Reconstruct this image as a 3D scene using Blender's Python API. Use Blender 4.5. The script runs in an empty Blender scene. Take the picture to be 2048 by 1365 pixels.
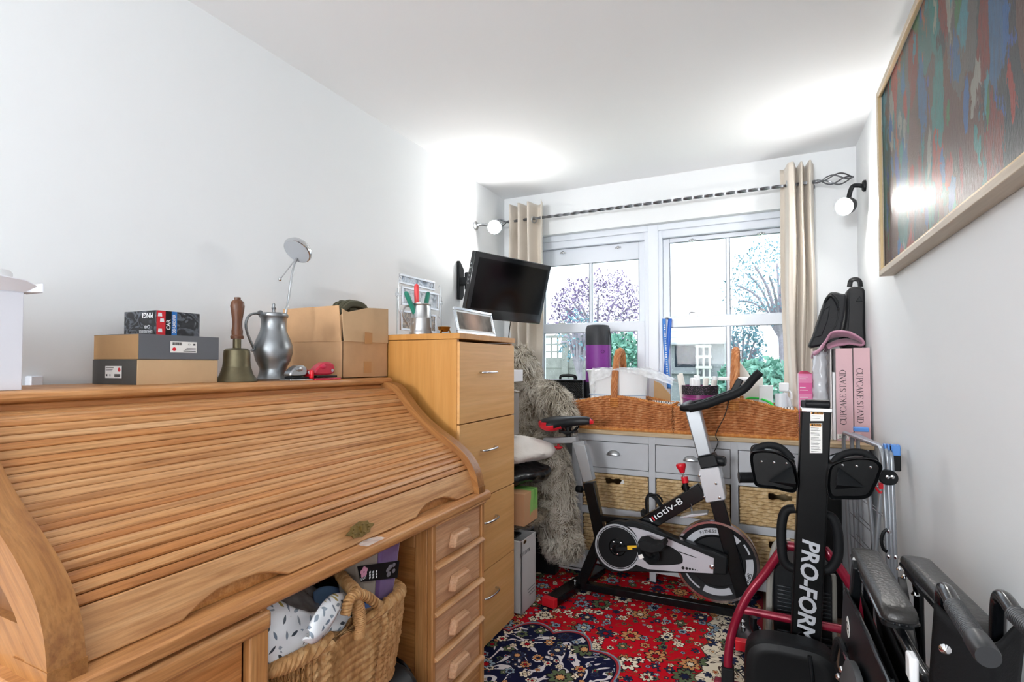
import bpy, bmesh, math, random
import numpy as np
from mathutils import Vector, Matrix, Euler
random.seed(7)
rng = np.random.default_rng(11)
S = bpy.context.scene
COL = S.collection
R = math.radians
PI = math.pi

# ------------------------------------------------------------------ camera
XL, XR, D, H = -1.808, 0.490, 3.62, 2.524          # left wall, right wall, window wall, ceiling
FPX, YAW, PITCH, CAMZ, SHY = 1053.31, -0.44845, 0.024666, 1.25, 20.0
cd = bpy.data.cameras.new('camera'); cam = bpy.data.objects.new('camera', cd); COL.objects.link(cam)
cam.location = (0, 0, CAMZ); cam.rotation_euler = (PI/2 + PITCH, 0, -YAW)
cd.sensor_width = 36; cd.lens = FPX*36/2048; cd.shift_y = SHY/2048; cd.clip_start = 0.02; cd.clip_end = 200
S.camera = cam
# ------------------------------------------------------------------ world, lights, exposure
S.view_settings.view_transform = 'Standard'; S.view_settings.look = 'None'
S.view_settings.gamma = 1.0; S.view_settings.use_curve_mapping = False
S.view_settings.exposure = 0.95
W = bpy.data.worlds.new('overcast_sky'); S.world = W; W.use_nodes = True
wn = W.node_tree.nodes; wl = W.node_tree.links
wb = wn['Background']; wb.inputs[0].default_value = (0.86, 0.93, 1.0, 1); wb.inputs[1].default_value = 1.7
def area_light(name, loc, rot, sx, sy, power, col=(1, 1, 1), portal=False):
    l = bpy.data.lights.new(name, 'AREA'); l.shape = 'RECTANGLE'; l.size = sx; l.size_y = sy; l.energy = power; l.color = col
    o = bpy.data.objects.new(name, l); COL.objects.link(o); o.location = loc; o.rotation_euler = rot
    if portal: l.cycles.is_portal = True
    return o
area_light('window_daylight_portal', (-0.62, D+0.2, 1.5), (-PI/2, 0, 0), 1.9, 1.3, 1, portal=True)
ld = area_light('rear_fill', (-1.25, -4.6, 1.85), (R(86), 0, R(-11)), 1.0, 1.2, 29, (0.97, 0.985, 1.0)); ld.data.spread = R(95)  # added soft fill behind the camera, no such source known there
area_light('ceiling_bounce_fill', (0.0, -2.3, 0.9), (PI, 0, 0), 0.9, 1.4, 47, (0.98, 0.99, 1.0))  # added fill aimed at the ceiling to even out the room, no real lamp
BULB = 225.0

# ------------------------------------------------------------------ helpers
_f = Vector((math.sin(YAW)*math.cos(PITCH), math.cos(YAW)*math.cos(PITCH), math.sin(PITCH)))
_r = Vector((math.cos(YAW), -math.sin(YAW), 0)); _u = _r.cross(_f)
_C = Vector((0, 0, CAMZ))
def _ray(x, y): return _f + _r*((x-1024)/FPX) - _u*((y-702.5)/FPX)
def _hit(x, y, ax, v):
    d = _ray(x, y); return _C + d*((v-_C[ax])/d[ax])
def PX(x, y, v): return _hit(x, y, 0, v)          # where the sight line through a photo point meets the plane X = v
def PY(x, y, v): return _hit(x, y, 1, v)
def PZ(x, y, v): return _hit(x, y, 2, v)

def lin(h):
    h = h.lstrip('#'); c = [int(h[i:i+2], 16)/255 for i in (0, 2, 4)]
    return tuple((x/12.92 if x <= .04045 else ((x+.055)/1.055)**2.4) for x in c) + (1.0,)

def tag(o, label=None, cat=None, group=None, kind=None):
    if label: o['label'] = label
    if cat: o['category'] = cat
    if group: o['group'] = group
    if kind: o['kind'] = kind
    return o
def thing(name, label, cat, loc=(0, 0, 0), rot=(0, 0, 0), group=None):
    o = bpy.data.objects.new(name, None); COL.objects.link(o); o.empty_display_size = .05
    o.location = loc; o.rotation_euler = rot
    return tag(o, label, cat, group)
def copy_tree(o, parent=None):
    c = o.copy(); COL.objects.link(c)
    if parent: c.parent = parent
    for ch in [x for x in bpy.data.objects if x.parent == o]: copy_tree(ch, c)
    return c

class MB:
    def __init__(s, o=(0, 0, 0)):
        if isinstance(o, bpy.types.Object): o = o.location
        s.o = Vector(o); s.v = []; s.f = []; s.m = []; s.cur = 0
    def add(s, vs, fs):
        b = len(s.v); s.v.extend([tuple(Vector(p)-s.o) for p in vs])
        for f in fs: s.f.append(tuple(i+b for i in f)); s.m.append(s.cur)
        return s
    def box(s, x0, x1, y0, y1, z0, z1, M=None):
        if x1 < x0: x0, x1 = x1, x0
        if y1 < y0: y0, y1 = y1, y0
        if z1 < z0: z0, z1 = z1, z0
        vs = [Vector(p) for p in ((x0,y0,z0),(x1,y0,z0),(x1,y1,z0),(x0,y1,z0),(x0,y0,z1),(x1,y0,z1),(x1,y1,z1),(x0,y1,z1))]
        if M: vs = [M @ p for p in vs]
        return s.add(vs, [(0,3,2,1),(4,5,6,7),(0,1,5,4),(1,2,6,5),(2,3,7,6),(3,0,4,7)])
    def bar(s, a, b, w, h, up=(0, 0, 1)):             # rectangular bar from a to b
        a = Vector(a); b = Vector(b); d = (b-a).normalized(); x = d.cross(Vector(up))
        if x.length < 1e-5: x = d.cross(Vector((0, 1, 0)))
        x.normalize(); z = x.cross(d)
        c = [x*(i*w/2)+z*(j*h/2) for i, j in ((-1,-1),(1,-1),(1,1),(-1,1))]
        return s.add([a+k for k in c]+[b+k for k in c], [(0,1,2,3),(7,6,5,4),(0,4,5,1),(1,5,6,2),(2,6,7,3),(3,7,4,0)])
    def tube(s, pts, r, seg=10, closed=False, caps=True, flat=1.0):
        pts = [Vector(p) for p in pts]; n = len(pts)
        rr = r if isinstance(r, (list, tuple)) else [r]*n
        T = []
        for i in range(n):
            if closed: t = pts[(i+1) % n]-pts[i-1]
            else: t = pts[min(i+1, n-1)]-pts[max(i-1, 0)]
            T.append(t.normalized())
        u = T[0].orthogonal().normalized()
        if abs(T[0].z) < .95: u = (Vector((0, 0, 1)) - T[0]*T[0].z).normalized()
        vs = []
        for i in range(n):
            u = (u - T[i]*u.dot(T[i])).normalized(); w = T[i].cross(u)
            for k in range(seg):
                a = 2*PI*k/seg; vs.append(pts[i]+u*(math.cos(a)*rr[i])+w*(math.sin(a)*rr[i]*flat))
        fs = []
        for i in range(n if closed else n-1):
            j = (i+1) % n
            for k in range(seg):
                l = (k+1) % seg; fs.append((i*seg+k, i*seg+l, j*seg+l, j*seg+k))
        if caps and not closed:
            fs.append(tuple(range(seg))[::-1]); fs.append(tuple(range((n-1)*seg, n*seg)))
        return s.add(vs, fs)
    def cyl(s, a, b, r, r2=None, seg=20): return s.tube([a, b], [r, r if r2 is None else r2], seg)
    def lathe(s, prof, c=(0, 0, 0), axis=(0, 0, 1), seg=32, cap=True):
        a = Vector(axis).normalized(); u = a.orthogonal().normalized(); w = a.cross(u); c = Vector(c)
        vs = []; 
        for r, z in prof:
            for k in range(seg):
                t = 2*PI*k/seg; vs.append(c+a*z+u*(math.cos(t)*max(r, 1e-5))+w*(math.sin(t)*max(r, 1e-5)))
        fs = [(i*seg+k, i*seg+(k+1) % seg, (i+1)*seg+(k+1) % seg, (i+1)*seg+k) for i in range(len(prof)-1) for k in range(seg)]
        if cap and prof[0][0] > 1e-4: fs.append(tuple(range(seg))[::-1])
        if cap and prof[-1][0] > 1e-4: fs.append(tuple(range((len(prof)-1)*seg, len(prof)*seg)))
        return s.add(vs, fs)
    def ell(s, c, rx, ry=None, rz=None, seg=20, rings=12, M=None):
        ry = rx if ry is None else ry; rz = rx if rz is None else rz; c = Vector(c); vs = []
        for i in range(rings+1):
            t = PI*i/rings
            for k in range(seg):
                p = 2*PI*k/seg; q = Vector((rx*math.sin(t)*math.cos(p), ry*math.sin(t)*math.sin(p), -rz*math.cos(t)))
                if M: q = M @ q
                vs.append(c+q)
        fs = [(i*seg+k, i*seg+(k+1) % seg, (i+1)*seg+(k+1) % seg, (i+1)*seg+k) for i in range(rings) for k in range(seg)]
        return s.add(vs, fs)
    def prism(s, poly, ax, a0, a1):                    # polygon in the two other axes (in x,y,z order) extruded along ax
        def P(q, t):
            l = list(q); l.insert(ax, t); return l
        n = len(poly)
        if a1 < a0: a0, a1 = a1, a0
        fs = [tuple(range(n))[::-1], tuple(range(n, 2*n))]+[(i, (i+1) % n, (i+1) % n+n, i+n) for i in range(n)]
        return s.add([P(q, a0) for q in poly]+[P(q, a1) for q in poly], fs)
    def plate(s, poly, nrm, th):                       # any planar 3-D polygon thickened along nrm
        n = len(poly); t = Vector(nrm).normalized()*th; poly = [Vector(p) for p in poly]
        return s.add(poly+[p+t for p in poly], [tuple(range(n))[::-1], tuple(range(n, 2*n))]+[(i, (i+1) % n, (i+1) % n+n, i+n) for i in range(n)])
    def grid(s, fn, nu, nv, closed=False):
        vs = [fn(i/(nu if closed else nu-1), j/(nv-1)) for j in range(nv) for i in range(nu)]
        fs = [(j*nu+i, j*nu+(i+1) % nu, (j+1)*nu+(i+1) % nu, (j+1)*nu+i) for j in range(nv-1) for i in range(nu if closed else nu-1)]
        return s.add(vs, fs)
    def text(s, txt, size, o, xd, yd, ext=.0006, align='CENTER', sx=1.0, shear=0.0, space=1.0, bold=0.0):
        c = bpy.data.curves.new('t', 'FONT'); c.body = txt; c.size = size; c.align_x = align; c.align_y = 'CENTER'
        c.extrude = ext; c.shear = shear; c.space_character = space; c.offset = bold; c.resolution_u = 3
        ob = bpy.data.objects.new('t', c); COL.objects.link(ob)
        dg = bpy.context.evaluated_depsgraph_get(); me = bpy.data.meshes.new_from_object(ob.evaluated_get(dg))
        X = Vector(xd).normalized(); Y = Vector(yd).normalized(); Z = X.cross(Y); o = Vector(o)
        s.add([o+X*(v.co.x*sx)+Y*v.co.y+Z*(v.co.z+ext) for v in me.vertices], [tuple(p.vertices) for p in me.polygons])
        bpy.data.objects.remove(ob); bpy.data.meshes.remove(me); bpy.data.curves.remove(c)
        return s
    def split(s, name, mats, parent, **k):             # every separate piece becomes a part of its own
        p = list(range(len(s.v)))
        def find(i):
            while p[i] != i: p[i] = p[p[i]]; i = p[i]
            return i
        for f in s.f:
            for j in f[1:]: p[find(f[0])] = find(j)
        g = {}
        for f in s.f: g.setdefault(find(f[0]), []).append(f)
        out = []
        for fs in g.values():
            ids = sorted({i for f in fs for i in f}); mp = {i: n for n, i in enumerate(ids)}
            q = MB(); q.o = s.o; q.v = [s.v[i] for i in ids]; q.f = [tuple(mp[i] for i in f) for f in fs]; q.m = [0]*len(fs)
            out.append(q.build(name, mats, parent, **k))
        return out
    def build(s, name, mats, parent=None, bevel=0, smooth=40, sub=0, bseg=2, loc=None, solid=0):
        me = bpy.data.meshes.new(name); me.from_pydata(s.v, [], s.f)
        mats = mats if isinstance(mats, (list, tuple)) else [mats]
        for m in mats: me.materials.append(m)
        if len(mats) > 1: me.polygons.foreach_set('material_index', s.m)
        if smooth:
            me.polygons.foreach_set('use_smooth', [True]*len(me.polygons)); me.update()
            me.set_sharp_from_angle(angle=R(smooth))
        me.update()
        o = bpy.data.objects.new(name, me); COL.objects.link(o)
        if parent: o.parent = parent
        else: o.location = loc if loc is not None else s.o
        if solid: q = o.modifiers.new('s', 'SOLIDIFY'); q.thickness = solid; q.offset = 0
        if bevel: q = o.modifiers.new('b', 'BEVEL'); q.width = bevel; q.segments = bseg; q.limit_method = 'ANGLE'; q.angle_limit = R(40)
        if sub: q = o.modifiers.new('u', 'SUBSURF'); q.levels = sub; q.render_levels = sub
        return o

def curve(pts, n=8, closed=False):                     # Catmull-Rom through pts
    pts = [Vector(p) for p in pts]; m = len(pts); out = []
    for i in range(m if closed else m-1):
        if closed: a, b, c, d = pts[i-1], pts[i], pts[(i+1) % m], pts[(i+2) % m]
        else: a, b, c, d = pts[max(i-1, 0)], pts[i], pts[i+1], pts[min(i+2, m-1)]
        for k in range(n):
            t = k/n; out.append(.5*((2*b)+(c-a)*t+(2*a-5*b+4*c-d)*t*t+(3*b-a-3*c+d)*t**3))
    if not closed: out.append(pts[-1].copy())
    return out
def rrect(w, h, r, n=5, cx=0, cy=0):                   # rounded rectangle outline
    o = []
    for sx, sy, a0 in ((1, 1, 0), (-1, 1, 90), (-1, -1, 180), (1, -1, 270)):
        for k in range(n+1):
            a = R(a0+90*k/n); o.append((cx+sx*(w/2-r)+r*math.cos(a), cy+sy*(h/2-r)+r*math.sin(a)))
    return o
def remesh(mb, voxel, smooth=6, disp=None):            # one continuous skin over overlapping shapes
    me = bpy.data.meshes.new('r'); me.from_pydata(mb.v, [], mb.f); ob = bpy.data.objects.new('r', me); COL.objects.link(ob)
    q = ob.modifiers.new('r', 'REMESH'); q.mode = 'VOXEL'; q.voxel_size = voxel
    q = ob.modifiers.new('s', 'SMOOTH'); q.iterations = smooth; q.factor = .5
    dg = bpy.context.evaluated_depsgraph_get(); out = bpy.data.meshes.new_from_object(ob.evaluated_get(dg))
    bpy.data.objects.remove(ob)
    if disp:
        for v in out.vertices: v.co = disp(v.co, v.normal)
    r = MB(); r.v = [tuple(v.co) for v in out.vertices]; r.f = [tuple(p.vertices) for p in out.polygons]; r.m = [0]*len(r.f); r.o = mb.o
    bpy.data.meshes.remove(out)
    return r
from mathutils import noise as mnoise
def nz(p, s=1.0): return mnoise.noise(Vector(p)*s)

# ------------------------------------------------------------------ materials
class NT:
    def __init__(s, name):
        s.m = bpy.data.materials.new(name); s.m.use_nodes = True; s.t = s.m.node_tree; s.n = s.t.nodes; s.l = s.t.links
        s.b = s.n['Principled BSDF']
    def node(s, typ, **kw):
        n = s.n.new('ShaderNode'+typ)
        for k, v in kw.items():
            if k == 'inp':
                for a, b in v.items():
                    if isinstance(b, bpy.types.NodeSocket): s.l.new(b, n.inputs[a])
                    else: n.inputs[a].default_value = b
            else: setattr(n, k, v)
        return n
    def math(s, op, a, b=None, c=None):
        n = s.n.new('ShaderNodeMath'); n.operation = op
        for i, x in enumerate((a, b, c)):
            if x is None: continue
            if isinstance(x, bpy.types.NodeSocket): s.l.new(x, n.inputs[i])
            else: n.inputs[i].default_value = x
        return n.outputs[0]
    def mix(s, f, a, b, bt='MIX'):
        n = s.n.new('ShaderNodeMix'); n.data_type = 'RGBA'; n.blend_type = bt
        for i, x in ((0, f), (6, a), (7, b)):
            if isinstance(x, bpy.types.NodeSocket): s.l.new(x, n.inputs[i])
            else: n.inputs[i].default_value = x
        return n.outputs[2]
    def ramp(s, f, stops, interp='LINEAR'):
        n = s.n.new('ShaderNodeValToRGB'); n.color_ramp.interpolation = interp; e = n.color_ramp.elements
        while len(e) < len(stops): e.new(.5)
        for x, (p, c) in zip(e, stops): x.position = p; x.color = c if len(c) == 4 else c+(1,)
        s.l.new(f, n.inputs[0]); return n.outputs[0]
    def coord(s, scale=(1, 1, 1), rot=(0, 0, 0), loc=(0, 0, 0), kind='Object'):
        c = s.n.new('ShaderNodeTexCoord'); m = s.n.new('ShaderNodeMapping')
        m.inputs['Scale'].default_value = scale; m.inputs['Rotation'].default_value = rot; m.inputs['Location'].default_value = loc
        s.l.new(c.outputs[kind], m.inputs[0]); return m.outputs[0]
    def noise(s, vec, scale, detail=3, rough=.5, out=0, dist=0.0):
        n = s.n.new('ShaderNodeTexNoise'); n.inputs['Scale'].default_value = scale; n.inputs['Detail'].default_value = detail
        n.inputs['Roughness'].default_value = rough; n.inputs['Distortion'].default_value = dist
        s.l.new(vec, n.inputs['Vector']); return n.outputs[out]
    def bump(s, h, strength=.3, dist=.01):
        n = s.n.new('ShaderNodeBump'); n.inputs['Strength'].default_value = strength; n.inputs['Distance'].default_value = dist
        s.l.new(h, n.inputs['Height']); s.l.new(n.outputs[0], s.b.inputs['Normal']); return n
    def base(s, c):
        if isinstance(c, bpy.types.NodeSocket): s.l.new(c, s.b.inputs['Base Color'])
        else: s.b.inputs['Base Color'].default_value = c
    def set(s, **k):
        for a, v in k.items(): s.b.inputs[a.replace('_', ' ')].default_value = v

def mat(name, col, rough=.5, metal=0.0, var=0.0, vs=8, bump=0.0, bs=60, spec=.5, coat=0.0, sheen=0.0, trans=0.0, alpha=1.0):
    t = NT(name); c = lin(col)
    t.set(Roughness=rough, Metallic=metal); t.b.inputs['Specular IOR Level'].default_value = spec
    if coat: t.set(Coat_Weight=coat, Coat_Roughness=.1)
    if sheen: t.set(Sheen_Weight=sheen)
    if trans: t.set(Transmission_Weight=trans)
    if alpha < 1: t.set(Alpha=alpha)
    v = t.coord()
    if var:
        k = t.noise(v, vs, 4, .6)
        d = tuple(x*(1-var) for x in c[:3])+(1,); l = tuple(min(1, x*(1+var)) for x in c[:3])+(1,)
        t.base(t.ramp(k, [(.25, d), (.75, l)]))
    else:
        t.base(c)
    if bump: t.bump(t.noise(v, bs, 3), bump, .004)
    return t.m

def wood(name, cols, axis=1, scale=1.0, rough=.42, fleck=.35, coat=0.0, rot=None):
    """oiled or lacquered timber, grain running along the given axis"""
    t = NT(name)
    def cd_(sc):
        if not rot: return t.coord(tuple(sc))
        m = t.n.new('ShaderNodeMapping'); m.inputs['Scale'].default_value = sc; t.l.new(t.coord(rot=rot), m.inputs[0]); return m.outputs[0]
    sc = [42*scale]*3; sc[axis] = 1.9*scale
    v = cd_(sc); g = t.noise(v, 1.0, 5, .62, dist=.6)
    sc2 = [190*scale]*3; sc2[axis] = 9*scale
    f = t.noise(cd_(sc2), 1.0, 3, .6)
    c = t.ramp(g, [(.28, lin(cols[0])), (.5, lin(cols[1])), (.74, lin(cols[2]))])
    fl = t.ramp(f, [(.36, (0, 0, 0, 1)), (.56, (1, 1, 1, 1))])
    dark = tuple(x*.62 for x in lin(cols[0])[:3])+(1,)
    n = t.node('Mix', data_type='RGBA'); t.l.new(fl, n.inputs[0]); n.inputs[6].default_value = dark; t.l.new(c, n.inputs[7])
    out = t.mix(1-fleck, n.outputs[2], c)
    t.base(out); t.set(Roughness=rough)
    if coat: t.set(Coat_Weight=coat, Coat_Roughness=.15)
    t.bump(f, .12, .002)
    return t.m

M = {}
M['paint'] = mat('white_wall_paint', '#eef1f3', .7, bump=.05, bs=25, spec=.25)
M['ceil'] = mat('white_ceiling_paint', '#f7f9fb', .8, bump=.04, bs=18, spec=.2)
M['upvc'] = mat('white_window_plastic', '#e5ebf4', .35)
M['floorb'] = mat('dark_floorboard', '#6a5140', .6, var=.2)
M['black_metal'] = mat('black_enamel', '#0c0e11', .22, spec=.25, coat=.15)
M['black_satin'] = mat('black_satin_plastic', '#121518', .42, spec=.25)
M['black_matt'] = mat('black_matt_plastic', '#0d0f11', .6, spec=.25)
M['rubber'] = mat('black_rubber', '#101215', .65, spec=.25, bump=.1, bs=200)
M['chrome'] = mat('chrome', '#d8dadd', .14, 1.0)
M['steel'] = mat('brushed_steel', '#b4b7ba', .32, 1.0)
M['grey_metal'] = mat('silver_grey_enamel', '#a3a8ad', .33, .55)
M['tube_grey'] = mat('grey_steel_tube', '#a6acb3', .33, .6)
M['red'] = mat('red_plastic', '#d8182a', .35)
M['burgundy'] = mat('burgundy_enamel', '#8c1a33', .25, .25, coat=.5)
M['white'] = mat('white_plastic', '#f0f1f3', .4)
M['paper'] = mat('white_paper', '#f2f1ee', .8)
M['black_ink'] = mat('black_ink', '#141414', .7)
M['white_ink'] = mat('white_ink', '#e9ebee', .6)
M['silver_ink'] = mat('silver_ink', '#b9bdc4', .45, .2)
M['grey_ink'] = mat('grey_ink', '#70757a', .7)
# ================================================================== the room
def struct(name, mb, m, **k):
    o = mb.build(name, m, **k); o['kind'] = 'structure'; return o
T = .12
YB = -5.2
WX0, WX1, WZ0, WZ1 = PY(1086, 470, D).x-.12, PY(1562, 420, D).x+.13, .90, PY(1300, 447, D).z
struct('floor', MB().box(XL-T, XR+T, YB-T, D+T, -.1, -.004), M['floorb'])
struct('ceiling', MB().box(XL-T, XR+T, YB-T, D+.3, H, H+.1), M['ceil'])
struct('wall_left', MB().box(XL-T, XL, YB-T, D+.3, 0, H), M['paint'])
struct('wall_right', MB().box(XR, XR+T, YB-T, D+.3, 0, H), M['paint'])
struct('wall_back', MB().box(XL, XR, YB-T, YB, 0, H), M['paint'])
b = MB(); YO = D+.3
b.box(XL, WX0, D, YO, 0, H); b.box(WX1, XR, D, YO, 0, H); b.box(WX0, WX1, D, YO, 0, WZ0); b.box(WX0, WX1, D, YO, WZ1, H)
struct('wall_window', b, M['paint'])
struct('trim_1', MB().box(WX0-.02, WX1+.02, D-.015, D+.16, WZ0-.03, WZ0), M['upvc'], bevel=.006)   # sill board
b = MB(); b.box(XL, XL+.016, YB, D, 0, .11); struct('baseboard_left', b, M['upvc'])
b = MB(); b.box(XR-.016, XR, YB, D, 0, .11); struct('baseboard_right', b, M['upvc'])
b = MB(); b.box(XL, XR, D-.016, D, 0, .11); struct('baseboard_window', b, M['upvc'])

# ------------------------------------------------------------------ sash windows
YW = D+.10
def glass_mat():
    t = NT('rain_spotted_glass'); t.n.remove(t.b)
    tr = t.n.new('ShaderNodeBsdfTransparent'); gl = t.n.new('ShaderNodeBsdfGlossy'); gl.inputs['Roughness'].default_value = .03
    tr.inputs[0].default_value = (.97, .985, 1, 1)
    df = t.n.new('ShaderNodeBsdfDiffuse'); df.inputs[0].default_value = (.9, .95, 1, 1)
    mx = t.n.new('ShaderNodeMixShader'); mx.inputs[0].default_value = .004
    t.l.new(tr.outputs[0], mx.inputs[1]); t.l.new(gl.outputs[0], mx.inputs[2])
    vo = t.n.new('ShaderNodeTexVoronoi'); vo.inputs['Scale'].default_value = 85; t.l.new(t.coord(), vo.inputs['Vector'])
    spot = t.math('LESS_THAN', vo.outputs['Distance'], t.math('MULTIPLY', vo.outputs['Color'], .22))
    m2 = t.n.new('ShaderNodeMixShader'); t.l.new(t.math('MULTIPLY', spot, .55), m2.inputs[0]); t.l.new(mx.outputs[0], m2.inputs[1]); t.l.new(df.outputs[0], m2.inputs[2])
    t.l.new(m2.outputs[0], t.n['Material Output'].inputs[0]); return t.m
M['glass'] = glass_mat()
# the outer frame of the pair: head, jambs, mullion
fr = MB()
mx0, mx1 = PY(1291, 560, YW).x, PY(1326, 560, YW).x
zh = PY(1308, 480, YW).z
fr.box(WX0, WX1, YW-.031, YW+.068, zh, WZ1); fr.box(WX0, WX0+.05, YW-.03, YW+.07, WZ0, WZ1); fr.box(WX1-.05, WX1, YW-.03, YW+.07, WZ0, WZ1)
fr.box(mx0, mx1, YW-.036, YW+.069, WZ0+.002, WZ1-.002); fr.box(mx0+.028, mx1-.022, YW-.056, YW, WZ0+.001, WZ1-.001); fr.box(WX0, WX1, YW-.045, YW+.07, WZ0, WZ0+.03)
fr.box(WX0, WX1, YW-.05, YW-.03, zh+.05, WZ1)
struct('trim_2', fr, M['upvc'], bevel=.004)
def sash_window(n, x0, x1, bar_px, up_top, up_bot, lo_top):
    w = thing('window_%d' % n, None, None, (0, YW, WZ0)); w['kind'] = 'structure'
    gz0 = PY(1300, up_bot, YW).z; gz1 = PY(1300, up_top, YW).z
    xb = PY(bar_px, 560, YW).x
    zs = zh
    st = .046
    # upper sash (outer track)
    s = MB(w); y0, y1 = YW+.005, YW+.04
    s.box(x0, x0+st, y0, y1, gz0-.03, zs); s.box(x1-st, x1, y0, y1, gz0-.03, zs); s.box(x0+st, x1-st, y0, y1, gz1, zs); s.box(x0+st, x1-st, y0, y1, gz0-.03, gz0)
    s.box(xb-.011, xb+.011, y0, y1, gz0, gz1)
    su = s.build('upper_sash', M['upvc'], w, bevel=.004)
    MB(w).box(x0+st, x1-st, y0+.014, y0+.020, gz0, gz1).build('upper_pane', M['glass'], su, smooth=0)
    # lower sash (inner track)
    s = MB(w); y0, y1 = YW-.032, YW+.003; lt = PY(1300, lo_top, YW-.03).z; mr = PY(1300, up_bot+1, YW-.03).z
    s.box(x0, x0+st+.006, y0, y1, WZ0+.03, mr); s.box(x1-st-.006, x1, y0, y1, WZ0+.03, mr); s.box(x0+st, x1-st, y0, y1, lt, mr); s.box(x0+st, x1-st, y0, y1, WZ0+.03, WZ0+.10)
    s.box(xb-.012, xb+.012, y0, y1, WZ0+.1, lt)
    sl = s.build('lower_sash', M['upvc'], w, bevel=.004)
    MB(w).box(x0+st+.006, x1-st-.006, y0+.014, y0+.020, WZ0+.10, lt).build('lower_pane', M['glass'], sl, smooth=0)
    g_ = MB(w); yg = YW+.0035; q = .003
    for xa, xb2, za, zb2 in ((x0+st, xb-.011, gz0, gz1), (xb+.011, x1-st, gz0, gz1)):
        g_.box(xa, xb2, yg, yg+.004, zb2-q, zb2); g_.box(xa, xa+q, yg, yg+.004, za, zb2-q); g_.box(xb2-q, xb2, yg, yg+.004, za, zb2-q)
    g_.box(x0+.002, x1-.002, YW-.001, YW+.005, zs-.002, zs+.002); g_.build('gasket', M['grey_ink'], su, smooth=0)
    g_ = MB(w); yg = YW-.0335
    for xa, xb2, za, zb2 in ((x0+st+.006, xb-.012, WZ0+.1, lt), (xb+.012, x1-st-.006, WZ0+.1, lt)):
        g_.box(xa, xb2, yg, yg+.004, zb2-q, zb2); g_.box(xa, xa+q, yg, yg+.004, za, zb2-q); g_.box(xb2-q, xb2, yg, yg+.004, za, zb2-q)
    g_.build('gasket', M['grey_ink'], sl, smooth=0)
    wd = x1-x0
    for fx in (.24, .76):
        c = MB(w); X = x0+wd*fx
        c.lathe([(.0, -.01), (.011, -.008), (.011, .006), (.006, .01)], (X, YW-.006, zs-.03), (0, -1, 0), 12); c.box(X-.022, X+.022, YW-.008, YW+.006, zs-.036, zs-.024)
        c.build('sash_catch', M['chrome'], w, bevel=.002)
        c = MB(w); c.box(X-.028, X+.028, y0+.003, y1-.003, mr, mr+.008); c.tube(curve([(X-.026, y0+.01, mr+.012), (X-.012, y0+.008, mr+.026), (X+.018, y0+.006, mr+.022)], 5), .005, 8)
        c.build('sash_lock', M['chrome'], w)
    return w
sash_window(1, WX0+.05, mx0, 1181, 516, 641, 662)
sash_window(2, mx1, WX1-.05, 1456, 490, 635, 657)

# ================================================================== garden outside
def leaf_mat(name, c1, c2):
    t = NT(name); k = t.noise(t.coord(), 9, 2); t.base(t.ramp(k, [(.3, lin(c1)), (.7, lin(c2))])); t.set(Roughness=.6); return t.m
M['leaf_g'] = leaf_mat('green_leaves', '#35705f', '#86b8a2'); M['leaf_b'] = leaf_mat('bluish_leaves', '#4a7382', '#7da6ad')
M['leaf_p'] = leaf_mat('plum_leaves', '#5d4a6d', '#8d7d9c'); M['bark'] = mat('bark', '#948d96', .8, var=.2)
M['turf'] = mat('turf', '#6d8a62', .9, var=.3, vs=3); M['fence'] = mat('weathered_timber', '#8b8d88', .8, var=.25, vs=5)
M['shed'] = mat('shed_boards', '#8a8f92', .8, var=.2, vs=6); M['felt'] = mat('roof_felt', '#a9adb2', .85, var=.1); M['shed_dark'] = mat('dark_shed_window', '#1a2430', .2)
GZ = -.25
o = MB((0, 12, GZ)).box(-14, 12, D+.32, 30, GZ-.05, GZ).build('ground', M['turf'], loc=(0, 12, GZ)); o['kind'] = 'structure'
def leaves(mb, c, rad, n, size):
    c = Vector(c); vs = []; fs = []
    for i in range(n):
        d = Vector(rng.normal(size=3)); d.normalize(); r = rng.uniform(.35, 1)**.5
        lump = 1+.28*nz(d*2.3+c, 1.0)
        p = c+Vector((d.x*rad[0], d.y*rad[1], d.z*rad[2]))*r*lump
        a = Vector(rng.normal(size=3)).normalized(); b = a.orthogonal().normalized(); s = size*rng.uniform(.6, 1.3)
        q = len(vs); vs += [p-a*s, p+b*s*.5, p+a*s, p-b*s*.5]; fs.append((q, q+1, q+2, q+3))
    mb.add(vs, fs)
def bush(name, label, cat, base, rad, n, size, m, trunk=None, group=None):
    t = thing(name, label, cat, base, group=group); base = Vector(base)
    h = trunk or .15
    k = MB(t); k.tube(curve([base, base+Vector((.03, 0, h*.5)), base+Vector((0, 0, h+rad[2]*.6))], 4), [.02*rad[2]+.03]*8+[.02], 8)
    top = base+Vector((0, 0, h))
    if trunk:
        for i in range(16):
            a = 2*PI*i/16+.3*rng.normal(); e = rng.uniform(.2, 1.2)
            p1 = top+Vector((math.cos(a)*rad[0]*.8*math.cos(e*.8), math.sin(a)*rad[1]*.8*math.cos(e*.8), rad[2]*(.3+1.2*math.sin(e))))
            k.tube(curve([top-Vector((0, 0, .2)), (top+p1)/2+Vector((0, 0, .15)), p1], 4), [.035]*3+[.02]*5+[.008], 6)
    k.build('trunk', M['bark'], t)
    f = MB(t); leaves(f, base+Vector((0, 0, h+rad[2]*.95)), rad, n, size); f.build('foliage', m, t, smooth=0)
    return t
def at(x, y, Y): return PY(x, y, Y)
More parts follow.
